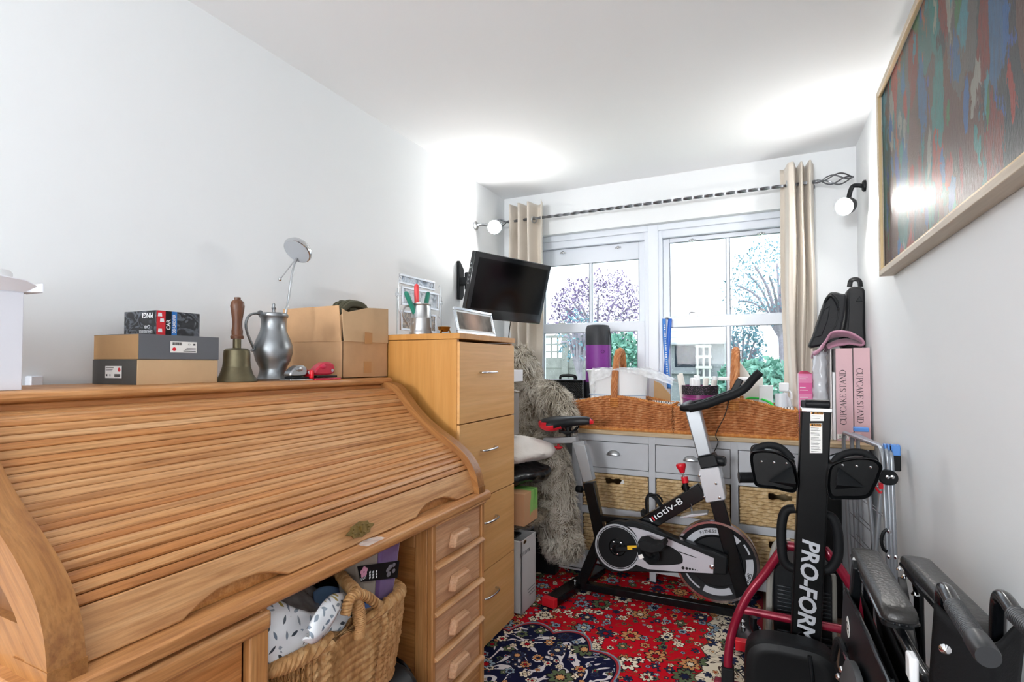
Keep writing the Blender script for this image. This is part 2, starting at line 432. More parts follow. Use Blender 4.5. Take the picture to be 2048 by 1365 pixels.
# back fence on the left
Yf = 9.5
fx0, fx1 = at(1040, 700, Yf).x, at(1250, 700, Yf).x; fz1 = at(1120, 671, Yf).z
f = thing('garden_fence', 'weathered timber panel fence with lattice top, beyond left window', 'fence', (fx0, Yf, GZ))
ft = fz1-.45
k = MB(f); nb = 9
for i in range(nb):
    z = GZ+(ft-GZ)*i/nb; k.box(fx0, fx1, Yf-.01+.012*(i % 2), Yf+.02, z, z+(ft-GZ)/nb+.02)
k.build('fence_panel', M['fence'], f)
k = MB(f); k.box(fx0, fx1, Yf-.015, Yf+.025, fz1-.05, fz1)
x = fx0
while x < fx1-.02: k.box(x, x+.03, Yf, Yf+.015, ft, fz1); x += .13
for z in (ft+.12, ft+.26): k.box(fx0, fx1, Yf-.008, Yf+.005, z, z+.03)
k.build('lattice', M['fence'], f)
for px in (1052, 1131, 1215):
    X = at(px, 700, Yf).x; MB(f).box(X-.06, X+.06, Yf-.05, Yf+.03, GZ, fz1+.05).build('fence_post', M['fence'], f)
# shed
Ys = 8.6
sx0, sx1 = at(1310, 700, Ys).x, at(1449, 700, Ys).x; sz = at(1400, 683, Ys).z
s = thing('garden_shed', 'grey timber garden shed with dark window behind right window pane', 'shed', ((sx0+sx1)/2, Ys, GZ))
k = MB(s); nb = 14
for i in range(nb):
    z = GZ+(sz-GZ)*i/nb; k.box(sx0, sx1, Ys-.012*(i % 2), Ys+1.7, z, z+(sz-GZ)/nb)
k.build('shed_wall', M['shed'], s)
k = MB(s)
for i in range(6):
    y0 = Ys-.18+i*.20; z0 = sz-.05+i*.10; k.add([(sx0-.1, y0, z0), (sx1+.1, y0, z0), (sx1+.1, y0+.24, z0+.10), (sx0-.1, y0+.24, z0+.10), (sx0-.1, y0, z0+.03), (sx1+.1, y0, z0+.03), (sx1+.1, y0+.24, z0+.13), (sx0-.1, y0+.24, z0+.13)],
        [(0,1,2,3)[::-1],(4,5,6,7),(0,1,5,4),(1,2,6,5),(2,3,7,6),(3,0,4,7)])
k.build('shed_roof', M['felt'], s)
p0, p1 = at(1350, 692, Ys-.02), at(1392, 735, Ys-.02)
k = MB(s); k.box(p0.x-.05, p1.x+.05, Ys-.05, Ys-.02, p1.z-.05, p0.z+.05); k.box(p0.x-.1, p1.x+.08, Ys-.09, Ys-.02, p1.z-.1, p1.z-.05); fo = k.build('shed_window', M['shed'], s)
MB(s).box(p0.x, p1.x, Ys-.055, Ys-.045, p1.z, p0.z).build('shed_pane', M['shed_dark'], fo, smooth=0)
t0, t1 = at(1395, 688, Ys-.1), at(1420, 775, Ys-.1)
k = MB((t0.x, Ys-.12, GZ))
for X in (t0.x, (t0.x+t1.x)/2, t1.x): k.box(X-.014, X+.014, Ys-.115, Ys-.095, GZ, t0.z)
for i in range(9):
    z = t0.z-.04-i*.16; k.box(t0.x-.03, t1.x+.03, Ys-.13, Ys-.112, z-.02, z+.02)
tag(k.build('trellis', mat('pale_trellis', '#c9c9c2', .8)), 'pale wooden trellis leaning on the garden shed wall', 'trellis')
bush('plum_tree', 'round plum leaved tree behind the fence, in upper left pane', 'tree', (at(1195, 660, 10.5).x, 10.5, GZ), (1.05, .8, .85), 3200, .035, M['leaf_p'], trunk=1.75)
bush('slim_tree', 'slim bare trunked tree in front of timber fence', 'tree', (at(1158, 700, 8.4).x, 8.4, GZ), (.42, .3, .5), 350, .03, M['leaf_b'], trunk=1.5)
bush('garden_shrub', 'leafy green shrub to the right of the timber fence', 'shrub', (at(1246, 740, 7.2).x, 7.2, GZ), (.42, .4, .55), 2600, .045, M['leaf_g'], trunk=.85)
bush('garden_shrub', 'bright green broad leaved shrub nearest the right curtain', 'shrub', (at(1522, 760, 6.0).x, 6.0, GZ), (.50, .4, .42), 3000, .05, M['leaf_g'], trunk=.75)
bush('garden_shrub', 'small green shrub low against the garden shed', 'shrub', (at(1440, 770, 7.4).x, 7.4, GZ), (.26, .25, .36), 900, .04, M['leaf_g'], trunk=.6)
bush('conifer', 'bluish evergreen rising behind the bright green shrub', 'tree', (at(1485, 690, 11.5).x, 11.5, GZ), (.45, .4, .9), 1500, .04, M['leaf_b'], trunk=.9)
bush('bare_tree', 'pale thinly leaved tree by the right curtain, upper pane', 'tree', (at(1560, 640, 11).x, 11, GZ), (1.0, .8, .9), 2200, .032, M['leaf_b'], trunk=2.2)
# ================================================================== roll-top desk
OAK = [wood('oak_%s' % n, c, 1, rough=.4) for n, c in (('honey', ('#9a6234', '#c58b56', '#daa873')), ('tan', ('#a56d3e', '#cc9764', '#deb080')), ('amber', ('#935829', '#bd7c45', '#d39860')))]
OAKV = wood('oak_upright', ('#a06838', '#bf864f', '#d19d67'), 2, rough=.4)
OAKD = wood('oak_dark_side', ('#5f3c1e', '#774d29', '#8b5d35'), 2, rough=.45)  # shade on the desk's end panels put into a darker oak colour
OAKR = wood('oak_curved_rail', ('#84532a', '#a06c3a', '#b37f4a'), 0, rough=.36, rot=(0, R(-38), 0))  # mid oak, lowered partly to put the near end's shade into its colour
OAKX = wood('oak_crosswise', ('#99602f', '#b67a42', '#c9925a'), 0, rough=.4)
OAKP = wood('oak_pulls', ('#b98660', '#d1a27b', '#e0b895'), 1, rough=.45)
BRASS = mat('aged_brass', '#8a7446', .4, .9, var=.3, vs=60)
DY0, DY1 = .395, 1.785
DXF = -.945; DZ = .77
desk = thing('rolltop_desk', 'oak rolltop desk with closed slatted shutter along left wall', 'desk', (-1.37, 1.09, 0))
ZT = 1.193
# writing level
b = MB(desk); b.prism([(XL+.02, DZ-.036), (DXF-.012, DZ-.036), (DXF-.003, DZ-.03), (DXF, DZ-.018), (DXF-.003, DZ-.006), (DXF-.014, DZ), (XL+.02, DZ)], 1, DY0, DY1)
b.build('writing_surface', OAK[0], desk, bevel=.003)
# S curve
CP = curve([(p[0], 0, p[1]) for p in ((-1.47, 1.168), (-1.416, 1.166), (-1.352, 1.155), (-1.312, 1.118), (-1.262, 1.065), (-1.205, 1.018), (-1.150, .982), (-1.075, .938), (-1.018, .893), (-.985, .842), (-.972, .790), (-.971, .771))], 6)
def off(i, d):
    a = CP[max(i-1, 0)]; c = CP[min(i+1, len(CP)-1)]; t = (c-a).normalized(); n = Vector((-t.z, 0, t.x))   # outward = up/right
    if n.x+n.z < 0: n = -n
    return CP[i]+n*d
def side(y0, y1, name):
    b = MB(desk); outer = [off(i, .012) for i in range(len(CP))]; inner = [off(i, -.055) for i in range(len(CP))]
    n = len(outer); vs = []
    for y in (y0, y1):
        vs += [Vector((p.x, y, max(p.z, DZ-.003))) for p in outer]+[Vector((p.x, y, max(p.z, DZ-.003))) for p in inner]
    fs = []
    for i in range(n-1):
        fs += [(i, i+1, i+1+2*n, i+2*n), (n+i+1, n+i, n+i+2*n, n+i+1+2*n), (i+1, i, n+i, n+i+1), (2*n+i, 2*n+i+1, 3*n+i+1, 3*n+i)]
    fs += [(n-1, 3*n-1, 4*n-1, 2*n-1), (0, n, 3*n, 2*n)]
    b.add(vs, fs); b.box(XL+.03, inner[-1].x+.03, y0+.002, y1-.002, DZ-.003, DZ+.075)
    b.box(XL+.03, XL+.09, y0, y1, DZ, ZT-.03)
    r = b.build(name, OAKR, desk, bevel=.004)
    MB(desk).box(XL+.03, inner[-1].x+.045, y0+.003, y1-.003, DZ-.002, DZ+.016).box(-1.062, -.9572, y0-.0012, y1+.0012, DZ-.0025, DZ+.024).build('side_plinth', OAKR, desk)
    ym = (y0+y1)/2
    pl = [(p.x, p.z) for p in [off(i, -.03) for i in range(n)]]
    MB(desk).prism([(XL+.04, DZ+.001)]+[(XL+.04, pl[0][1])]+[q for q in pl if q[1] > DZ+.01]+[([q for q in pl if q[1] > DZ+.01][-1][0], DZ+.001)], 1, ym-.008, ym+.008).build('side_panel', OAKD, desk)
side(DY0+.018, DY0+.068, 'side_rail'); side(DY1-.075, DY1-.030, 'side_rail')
# tambour shutter: slats along the curve, set in a little from the rails
ty0, ty1 = DY0+.062, DY1-.070
L = [0]
tp = [off(i, -.016) for i in range(len(CP))]
for i in range(1, len(tp)): L.append(L[-1]+(tp[i]-tp[i-1]).length)
def on(s):
    for i in range(1, len(L)):
        if s <= L[i] or i == len(L)-1:
            k = (s-L[i-1])/(L[i]-L[i-1]); return tp[i-1].lerp(tp[i], k), (tp[i]-tp[i-1]).normalized()
slat_end = L[-1]-.088
b = MB(desk); s = .012; cnt = 0; wide = [.030]+[.0165]*3
while s < slat_end-.004:
    w = .030 if cnt == 0 else (.0225 if cnt > 22 else .0178+.0035*((cnt*7) % 3 == 0))
    e = min(s+w, slat_end); prof = []
    for q, d in ((0, -.007), (.045, -.0003), (.13, .0016), (.5, .0024), (.87, .0016), (.955, -.0003), (1, -.007)):
        p, t = on(s+(e-s)*q); n = Vector((-t.z, 0, t.x)); n = n if n.x+n.z > 0 else -n
        prof.append(p+n*(d if cnt < 23 else d*2.0))
    b.cur = random.choice([0, 0, 1, 1, 2])
    for a, c in zip(prof[:-1], prof[1:]):
        b.add([(a.x, ty0, a.z), (c.x, ty0, c.z), (c.x, ty1, c.z), (a.x, ty1, a.z)], [(0, 1, 2, 3)[::-1]])
    s = e; cnt += 1
b.build('roll_shutter', OAK, desk, smooth=30)
b = MB(desk); inn = [off(i, -.030) for i in range(len(CP))]
for a, c in zip(inn[:-1], inn[1:]): b.add([(a.x, ty0, a.z), (c.x, ty0, c.z), (c.x, ty1, c.z), (a.x, ty1, a.z)], [(0, 1, 2, 3)[::-1]])
b.build('shutter_backing', OAKX, desk)
# lift rail with two scalloped finger cuts
pA, tA = on(slat_end); xb0 = pA.x+.004; zt = pA.z; xb1 = -.978
def cut(y, w, h):
    return [(y-w/2, 0), (y-w/2+.012, .006), (y-w/2+.035, h*.55), (y-w/2+.07, h*.92), (y, h), (y+w/2-.07, h*.92), (y+w/2-.035, h*.55), (y+w/2-.012, .006), (y+w/2, 0)]
pts = [(ty0, 0)]+cut(PX(482, 1190, -.98).y, .24, .028)+cut(PX(875, 1022, -.98).y, .24, .028)+[(ty1, 0)]
b = MB(desk); hz = zt-DZ-.004; up = Vector((xb0-xb1, 0, hz)); n = Vector((hz, 0, xb1-xb0)).normalized()
poly = [Vector((xb1, y, DZ+.004))+up*(z/hz) for y, z in pts]+[Vector((xb1, ty1, DZ+.004))+up, Vector((xb1, ty0, DZ+.004))+up]
b.plate(poly, n if n.x > 0 else -n, -.016)
lr = b.build('lift_rail', OAK[1], desk, bevel=.003)
e = MB(desk); c = PX(719, 1060, -.976); U = Vector((0, 1, 0)); V = up.normalized(); N = Vector((V.z, 0, -V.x))
c = c+N*.002; sh = []
for k in range(28):
    a = 2*PI*k/28; rr = 1+.16*math.cos(6*a); sh.append(c+U*(.047*math.cos(a)*rr)+V*(.019*math.sin(a)*(1+.1*math.cos(8*a))))
e.plate(sh, N, .003)
for k in range(10):
    a = 2*PI*k/10; q = c+U*(.031*math.cos(a))+V*(.011*math.sin(a))+N*.004; e.ell(q, .0016, .0040, .0026, 8, 6)
e.box(-.003, .003, -.001, .001, -.009, .009, Matrix.Translation(c+N*.0042))
e.build('escutcheon', BRASS, lr, bevel=.0008)
# top board
XT = -1.402
b = MB(desk)
b.prism([(XL+.02, ZT-.026), (XT-.012, ZT-.026), (XT-.003, ZT-.021), (XT, ZT-.013), (XT-.003, ZT-.005), (XT-.012, ZT), (XL+.02, ZT)], 1, DY0+.005, DY1-.02)
b.build('top_board', OAK[0], desk, bevel=.002)
MB(desk).box(XT-.035, XT-.018, DY0+.02, DY1-.05, ZT-.044, ZT-.026).build('top_moulding', OAK[2], desk, bevel=.004)
MB(desk).box(XL+.02, XL+.04, DY0+.02, DY1-.03, .06, ZT-.02).build('back_panel', OAKV, desk)
# pedestals
def pull(par, y, z, x, w=.125, h=.050):
    p = MB(desk); base = [(y-w/2, z-h/2), (y+w/2, z-h/2), (y+w/2-.016, z+h/2), (y-w/2+.016, z+h/2)]
    q = [(y-w/2+.005, z-h/2+.002), (y+w/2-.005, z-h/2+.002), (y+w/2-.022, z+h/2-.006), (y-w/2+.022, z+h/2-.006)]
    p.add([(x, a, c) for a, c in base]+[(x+.027, a, c) for a, c in q], [(0, 1, 2, 3)[::-1], (4, 5, 6, 7), (0, 1, 5, 4), (1, 2, 6, 5), (2, 3, 7, 6), (3, 0, 4, 7)])
    p.build('drawer_pull', OAKP, par, bevel=.005)
def pedestal(y0, y1, rows, slide):
    xb = XL+.04; xf = DXF-.02
    b = MB(desk)
    b.box(xf-.022, xf, y0, y0+.020, .0, DZ-.036); b.box(xf-.022, xf, y1-.020, y1, .0, DZ-.036)
    b.box(xf-.07, xf-.0225, y0+.0005, y0+.018, 0, DZ-.036); b.box(xf-.07, xf-.0225, y1-.018, y1-.0005, 0, DZ-.036)
    b.box(xb, xb+.06, y0, y0+.018, 0, DZ-.036); b.box(xb, xb+.06, y1-.018, y1, 0, DZ-.036)
    for z0, z1 in ((0, .09), (.65, DZ-.036)): b.box(xb+.0605, xf-.0705, y0, y0+.018, z0, z1); b.box(xb+.0605, xf-.0705, y1-.018, y1, z0, z1)
    b.build('pedestal_frame', OAKV, desk, bevel=.003)
    b = MB(desk); b.box(xb+.02, xf-.04, y0+.007, y0+.013, .05, .70); b.box(xb+.02, xf-.04, y1-.013, y1-.007, .05, .70); b.build('pedestal_panel', OAKX, desk)
    if slide:
        b = MB(desk); b.box(xb+.1, DXF-.006, y0+.006, y1-.006, slide[0], slide[1]); b.build('writing_slide', OAK[1], desk, bevel=.006)
    for z0, z1 in rows:
        r = MB(desk); r.prism([(xf-.05, z0-.010), (xf-.002, z0-.010), (xf+.012, z0-.004), (xf+.012, z0), (xf-.002, z0+.010), (xf-.05, z0+.010)], 1, y0+.012, y1-.012)
        r.build('divider_rail', OAK[1], desk, bevel=.002)
        d = MB(desk); d.box(xf-.34, xf-.008, y0+.022, y1-.022, z0+.012, z1-.002); d = d.build('drawer', OAKP if slide else OAK[2], desk, bevel=.002)
        pull(d, (y0+y1)/2-.01, (z0+z1)/2-.004, xf-.008)
ry = PX(868, 1100, -.96).y
pedestal(ry, DY1-.02, [(.592, .722), (.442, .580), (.300, .430), (.155, .288)], (.727, .748))
MB(desk).box(XL+.06, DXF-.03, ry+.01, DY1-.03, .06, .14).build('pedestal_base', OAK[0], desk)
ly = PX(545, 1250, -.95).y
# near pedestal: deep framed front
xf = DXF-.02; y0, y1 = DY0+.03, ly
b = MB(desk)
for yy in ((y0, y0+.018), (y1-.018, y1)):
    b.box(XL+.04, xf, yy[0], yy[1], 0, DZ-.036)
b.box(xf-.02, xf+.004, y1-.045, y1+.001, 0, DZ-.045); b.box(xf-.02, xf+.004, y0-.001, y0+.045, 0, DZ-.045)
b.build('pedestal_frame', OAKV, desk, bevel=.004)
MB(desk).box(xf-.02, xf+.010, y0, y1+.004, DZ-.085, DZ-.044).build('top_rail', OAK[0], desk, bevel=.008)
d = MB(desk); d.box(xf-.3, xf-.012, y0+.05, y1-.05, .42, DZ-.088); d = d.build('drawer', OAK[2], desk, bevel=.003); pull(d, PX(432, 1360, xf).y, .585, xf-.012, .13, .04)
d = MB(desk); d.box(xf-.3, xf-.012, y0+.05, y1-.05, .10, .41); d = d.build('drawer', OAK[2], desk, bevel=.003); pull(d, (y0+y1)/2, .27, xf-.012, .13, .04)
MB(desk).box(XL+.05, XL+.5, ly+.001, ry-.001, DZ-.075, DZ-.037).build('apron', OAK[2], desk)

# ================================================================== filing cabinet
BEECH = wood('beech_veneer', ('#d59c5c', '#dea96a', '#e6b57a'), 1, .55, .45, fleck=.14)  # drawer fronts: lamp light put into a paler copy of the carcass veneer
BEECHV = wood('beech_veneer_upright', ('#c0853f', '#c98f49', '#d29a55'), 2, .55, .45, fleck=.14)
CX = -1.119; CY0, CY1 = 1.832, 2.352; CZ = 1.377
cab = thing('filing_cabinet', 'tall beech filing cabinet with four drawers beside the desk', 'filing cabinet', ((XL+CX)/2, (CY0+CY1)/2, 0))
xr = XL+.02
b = MB(cab); b.box(xr, CX-.012, CY0, CY0+.018, 0, CZ-.026); b.box(xr, CX-.012, CY1-.018, CY1, 0, CZ-.026); b.box(xr, xr+.01, CY0, CY1, 0, CZ-.026); b.box(xr, CX-.03, CY0, CY1, 0, .05)
b.build('carcass', BEECHV, cab, bevel=.001)
MB(cab).box(xr, CX+.004, CY0-.003, CY1+.003, CZ-.024, CZ).build('cabinet_top', BEECHV, cab, bevel=.0015)
zz = [CZ-.034]+[PX(1028, y, CX).z for y in (829, 967, 1100)]+[.012]
for i in range(4):
    d = MB(cab); d.box(CX-.40, CX, CY0+.004, CY1-.003, zz[i+1]+.0025, zz[i]-.0025); d = d.build('drawer', BEECH, cab, bevel=.0012)
    px, py = ((982, 745), (983, 898), (985, 1040), (986, 1188))[i]
    c = PX(px, py, CX+.02); h = MB(cab); w = .064
    h.tube(curve([(CX-.002, c.y-w, c.z), (CX+.016, c.y-w, c.z), (CX+.026, c.y-w*.7, c.z), (CX+.030, c.y, c.z), (CX+.026, c.y+w*.7, c.z), (CX+.016, c.y+w, c.z), (CX-.002, c.y+w, c.z)], 5), .0048, 10)
    h.build('drawer_handle', M['chrome'], d)
# ================================================================== things on the desk top
CARD = mat('brown_cardboard', '#c9a077', .75, var=.07, vs=14); CARDP = mat('pale_cardboard', '#cfae87', .75, var=.05, vs=14)
CARDK = mat('kraft_cardboard', '#b38d61', .75, var=.06, vs=20); DKGREY = mat('dark_grey_board', '#4c4b49', .6); SLATE = mat('slate_grey_board', '#62656b', .55)
def obox(t, c, ax, w, d, z0, z1):                      # oriented box standing on corner c, width w along ax, depth d to the left of ax
    ax = Vector(ax).normalized(); n = Vector((-ax.y, ax.x, 0)); c = Vector(c)
    P = [c, c+ax*w, c+ax*w+n*d, c+n*d]
    return [Vector((p.x, p.y, z)) for z in (z0, z1) for p in P]
BOXF = [(0, 3, 2, 1), (4, 5, 6, 7), (0, 1, 5, 4), (1, 2, 6, 5), (2, 3, 7, 6), (3, 0, 4, 7)]
def stickers(par, o, xd, zd, w, h, flip=False):
    xd = Vector(xd).normalized(); zd = Vector(zd); n = xd.cross(zd); o = Vector(o)
    pl = par_mb(par)
    pl.plate([o+xd*a+zd*b2 for a, b2 in ((-w/2, -h/2), (w/2, -h/2), (w/2, h/2), (-w/2, h/2))], n, .0006)
    st = pl.build('label_sticker', M['paper'], par, smooth=0)
    k = par_mb(par); f = -1 if flip else 1
    def bar(x0, x1, z0, z1): k.plate([o+n*.0007+xd*(a*f)+zd*(b2*f) for a, b2 in ((x0, z0), (x1, z0), (x1, z1), (x0, z1))], n, .0003)
    x = .08*w
    while x < .44*w:
        q = w*random.choice((.008, .014, .022)); bar(x, x+q, -.42*h, -.16*h); x += q+w*.012
    for i, z in enumerate((.36, .22, .1)): bar(-.46*w, (.02-.06*i)*w, (z-.025)*h, (z+.025)*h)
    bar(-.44*w, -.36*w, -.34*h, -.18*h)
    k.text('CE', h*.2, o+n*.0008-xd*(.2*w*f)-zd*(.27*h*f), xd*f, zd*f, .0001)
    k.build('printing', M['black_ink'], st, smooth=0)
    r = par_mb(par); r.cyl(o+n*.0006+xd*(.36*w*f)+zd*(.2*h*f), o+n*.0012+xd*(.36*w*f)+zd*(.2*h*f), h*.17, seg=20); r.build('red_dot', M['red'], st)
def par_mb(p):
    while p.parent: p = p.parent
    return MB(p)
# two flat boxes, one on the other
zc = ZT
cM = PX(274, 771, -1.520); cM.z = zc; axr = Vector((-.03, 1, 0)).normalized()
wB, dB = .236, .200
hB = .0695
def flat_box(name, label, c, z0, body, lid_m, dark_on_right, sticker):
    t = thing(name, label, 'box', (c.x, c.y, z0), group='flat component boxes')
    v = obox(t, c, axr, wB, dB, z0, z0+hB-.001)
    MB(t).add(v, BOXF).build('carton', body, t, bevel=.0015)
    n = Vector((-axr.y, axr.x, 0)); q = c-axr*.0012-n*.0012
    s = MB(t)
    if dark_on_right:   # grey sleeve wraps the right face and top
        s.plate([Vector((*(c+axr*a).xy, z)) for a, z in ((.002, z0+.001), (wB+.001, z0+.001), (wB+.001, z0+hB), (.002, z0+hB))], -n, .0015)
        s.plate([Vector((*(c+axr*a+n*d).xy, z0+hB-.0012)) for a, d in ((0, 0), (wB, 0), (wB, dB), (0, dB))], (0, 0, 1), .0012)
    else:
        s.plate([Vector((*(c+n*d).xy, z)) for d, z in ((.002, z0+.001), (dB, z0+.001), (dB, z0+hB), (.002, z0+hB))], -axr, .0015)
        s.plate([Vector((*(c+axr*a+n*d).xy, z0+hB-.0012)) for a, d in ((0, 0), (wB, 0), (wB, dB), (0, dB))], (0, 0, 1), .0012)
    s.build('sleeve', lid_m, t)
    if dark_on_right: stickers(t, Vector((*(c+axr*wB*.53-n*.0028).xy, z0+hB*.52)), axr, (0, 0, 1), .078, .032, True)
    else: stickers(t, Vector((*(c+n*dB*.50-axr*.0028).xy, z0+hB*.5)), -n, (0, 0, 1), .074, .033)
    return t
flat_box('component_box', 'lower flat box with dark grey left end under another', cM, zc, CARDP, DKGREY, False, True)
flat_box('component_box', 'upper flat box with slate grey sleeve under the colourful box', cM, zc+hB, CARDK, SLATE, True, True)
# car dehumidifier box
z0 = zc+2*hB; c = PX(312, 664, -1.575); n = Vector((-axr.y, axr.x, 0)); h = .073; w = .132; d = .150
def carbox_mat():
    t = NT('car_photo_print'); v = t.coord(); k = t.noise(v, 17, 2, .5, dist=1.6)
    t.base(t.ramp(k, [(.3, lin('#101115')), (.46, lin('#26282d')), (.54, lin('#5f646b')), (.58, lin('#1d1f23')), (.72, lin('#34373c')), (.8, lin('#a9afb5'))])); t.set(Roughness=.25); return t.m
t = thing('dehumidifier_box', 'small glossy box with car pictures and red blue bands', 'box', (c.x, c.y, z0))
v = obox(t, c, axr, w, d, z0, z0+h); MB(t).add(v, BOXF).build('carton', carbox_mat(), t, bevel=.001)
def band(a0, a1, m, nm):
    MB(t).plate([Vector((*(c+axr*a-n*.0002).xy, z)) for a, z in ((a0, z0+.0005), (a1, z0+.0005), (a1, z0+h-.0005), (a0, z0+h-.0005))], -n, .0008).build(nm, m, t, smooth=0)
band(.001, .026, M['red'], 'red_band'); band(.026, .044, M['black_satin'], 'black_band'); band(.044, .060, mat('bright_blue_print', '#1673c4', .3), 'blue_band')
k = MB(t); k.text('CAR', .017, Vector((*(c+axr*.035-n*.0012).xy, z0+h*.45)), (0, 0, 1), -axr, .0001, sx=.9, bold=.0004)
k.text('DEHUMIDIFIER', .0125, Vector((*(c+axr*.052-n*.0012).xy, z0+h*.5)), (0, 0, 1), -axr, .0001, sx=.68, bold=.0003)
k.text('PINGI', .020, Vector((*(c+n*.038-axr*.0006).xy, z0+h*.82)), n, (0, 0, -1), .0001, bold=.0005)
k.text('CAR', .014, Vector((*(c+n*.040-axr*.0006).xy, z0+h*.36)), n, (0, 0, -1), .0001)
k.text('DEHUMIDIFIER', .0125, Vector((*(c+n*.046-axr*.0006).xy, z0+h*.18)), n, (0, 0, -1), .0001, sx=.75)
for q, hh in ((.011, .010), (.016, .040), (.010, .056)):
    k.plate([Vector((*(c+axr*a-n*.0010).xy, z0+zz2)) for a, zz2 in ((q-.006, hh), (q+.006, hh), (q+.005, hh+.010), (q-.005, hh+.010))], -n, .0003)
k.build('lettering', M['white_ink'], t, smooth=0)
tag(MB((c.x, c.y, z0)).plate([Vector((*(cM+axr*a+n*d2).xy, z0)) for a, d2 in ((.03, .11), (.05, .03), (.10, .12), (.06, .18))], (0, 0, 1), .0012).build('booklet', M['black_satin']), 'thin dark booklet trapped under the small car box', 'booklet')
# hand bell
BRZ = mat('bronze_bell', '#6d6650', .42, .85, var=.15, vs=30); HND = wood('dark_bell_handle', ('#4f301e', '#633d26', '#774b31'), 2, 1.6, .38)
p = PZ(473, 765, ZT); q = Vector((-1.53, PX(473, 765, -1.53).y, ZT)); SZ = lambda P, a, b_: [(r*a, z*b_) for r, z in P]
t = thing('hand_bell', 'bronze hand bell with turned dark wooden handle', 'bell', q)
MB(t).lathe(SZ([(.0, .072), (.028, .070), (.0345, .066), (.036, .058), (.036, .045), (.038, .030), (.044, .016), (.053, .006), (.057, .001), (.054, 0), (.05, .003), (.03, .05), (0, .06)], 1.09, 1.52), q, seg=40).build('bell', BRZ, t)
MB(t).lathe(SZ([(.0085, .058), (.0085, .096), (.010, .096), (.010, .058)], 1.2, 1.5), q, seg=20).build('ferrule', BRZ, t)
MB(t).lathe(SZ([(.014, .092), (.0145, .097), (.012, .100), (.0125, .108), (.0105, .118), (.0108, .13), (.0135, .148), (.0155, .162), (.014, .171), (.009, .175), (.007, .176), (.007, .181), (0, .1815)], 1.36, 1.50), q, seg=24).build('handle', HND, t)
# pewter jug
PEW = mat('dull_pewter', '#8f9396', .33, .9, var=.12, vs=14, bump=.05, bs=30)
q = Vector((-1.53, PX(546, 762, -1.53).y, ZT)); t = thing('pewter_jug', 'round bellied pewter jug with hinged lid and curved handle', 'jug', q)
MB(t).lathe(SZ([(.0, .002), (.044, 0), (.046, .005), (.041, .012), (.037, .026), (.037, .034), (.048, .055), (.054, .078), (.053, .095), (.045, .116), (.037, .134), (.034, .150), (.0345, .166), (.038, .174)], 1.17, 1.264), q, seg=48).build('jug_body', PEW, t)
MB(t).lathe(SZ([(.039, .172), (.041, .176), (.040, .181), (.036, .184), (.012, .186), (.005, .187), (.004, .192), (.0065, .198), (.004, .203), (.005, .207), (.003, .211), (0, .212)], 1.17, 1.264), q, seg=40).build('lid', PEW, t)
hd = Vector((-.30, -.95, 0)).normalized()
MB(t).tube([q+hd*a*1.17+Vector((0, 0, z*1.264)) for a, z in [(p2.x, p2.z) for p2 in curve([(.034, 0, .177), (.052, 0, .180), (.070, 0, .172), (.078, 0, .152), (.074, 0, .128), (.064, 0, .104), (.056, 0, .086), (.062, 0, .080)], 6)]], .0042, 10, flat=1.6).build('handle', PEW, t)
MB(t).lathe([(.006, -.01), (.007, 0), (.006, .01)], q+hd*.047+Vector((0, 0, .184*1.264)), (hd.y, -hd.x, 0), 10).build('hinge', PEW, t)
# cardboard box
ax = Vector((0, 1, 0)); n = Vector((-1, 0, 0)); cA = PX(685, 755, -1.478); cA.z = ZT
d, zf, zt2 = .315, .147, .295
wR = CY0-.006-cA.y
t = thing('cardboard_box', 'open brown cardboard box with raised flaps against filing cabinet', 'box', cA)
b = MB(t); P = lambda a, dd, z: Vector((*(cA+ax*a+n*dd).xy, ZT+z))
th = .004
b.add(obox(t, cA, ax, wR, th, ZT, ZT+zf), BOXF); b.add(obox(t, cA+n*(d-th), ax, wR, th, ZT, ZT+zf), BOXF)
b.add(obox(t, cA, ax, th, d, ZT, ZT+zf), BOXF); b.add(obox(t, cA+ax*(wR-th), ax, th, d, ZT, ZT+zf), BOXF); b.add(obox(t, cA, ax, wR, d, ZT, ZT+.005), BOXF)
b.build('box_body', CARD, t, bevel=.001)
b = MB(t); b.plate([P(0, .006, zf), P(0, d, zf), P(-.012, d-.005, .283), P(-.008, .012, .285)], -ax, .003); b.build('flap', CARD, t)
b = MB(t); b.plate([P(.004, 0, zf), P(wR, 0, zf), P(wR-.006, -.004, .296), P(wR*.5, -.003, .288), P(.03, .004, .262), P(.002, .010, .274)], -n, .003); b.build('flap', CARDP, t)
b = MB(t); b.plate([P(wR, .004, zf), P(wR, d, zf), P(wR+.004, d, .288), P(wR-.002, .004, .292)], -ax, .003); b.build('flap', CARD, t)
for z in (.045, .165):
    b = MB(t); b.plate([P(wR*.44+a_, -.0012 if z < .1 else -.0050, z+zq) for a_, zq in ((0, -.025), (.045, -.025), (.045, .022), (0, .022))], -n, .0006); b.build('parcel_tape', mat('tan_parcel_tape', '#c08f5e', .35), t, smooth=0)
o = MB(P(wR*.55, .1, .15))
for i in range(5): o.tube(curve([P(wR*.12+.012*i, .05+.02*i, .255), P(wR*.4, .06+.02*i, .305+.004*(i % 2)), P(wR*.75, .07+.02*i, .300), P(wR*.86, .08, .24)], 5), [.006]*2+[.014]*12+[.008]*2, 8, flat=.6)
o.tube([P(wR*.5, .09, .006), P(wR*.5, .09, .29)], .03, 8)
tag(o.build('folded_cloth', mat('olive_cloth', '#55523f', .8, bump=.3, bs=90)), 'olive fabric poking out of the open cardboard box', 'cloth')
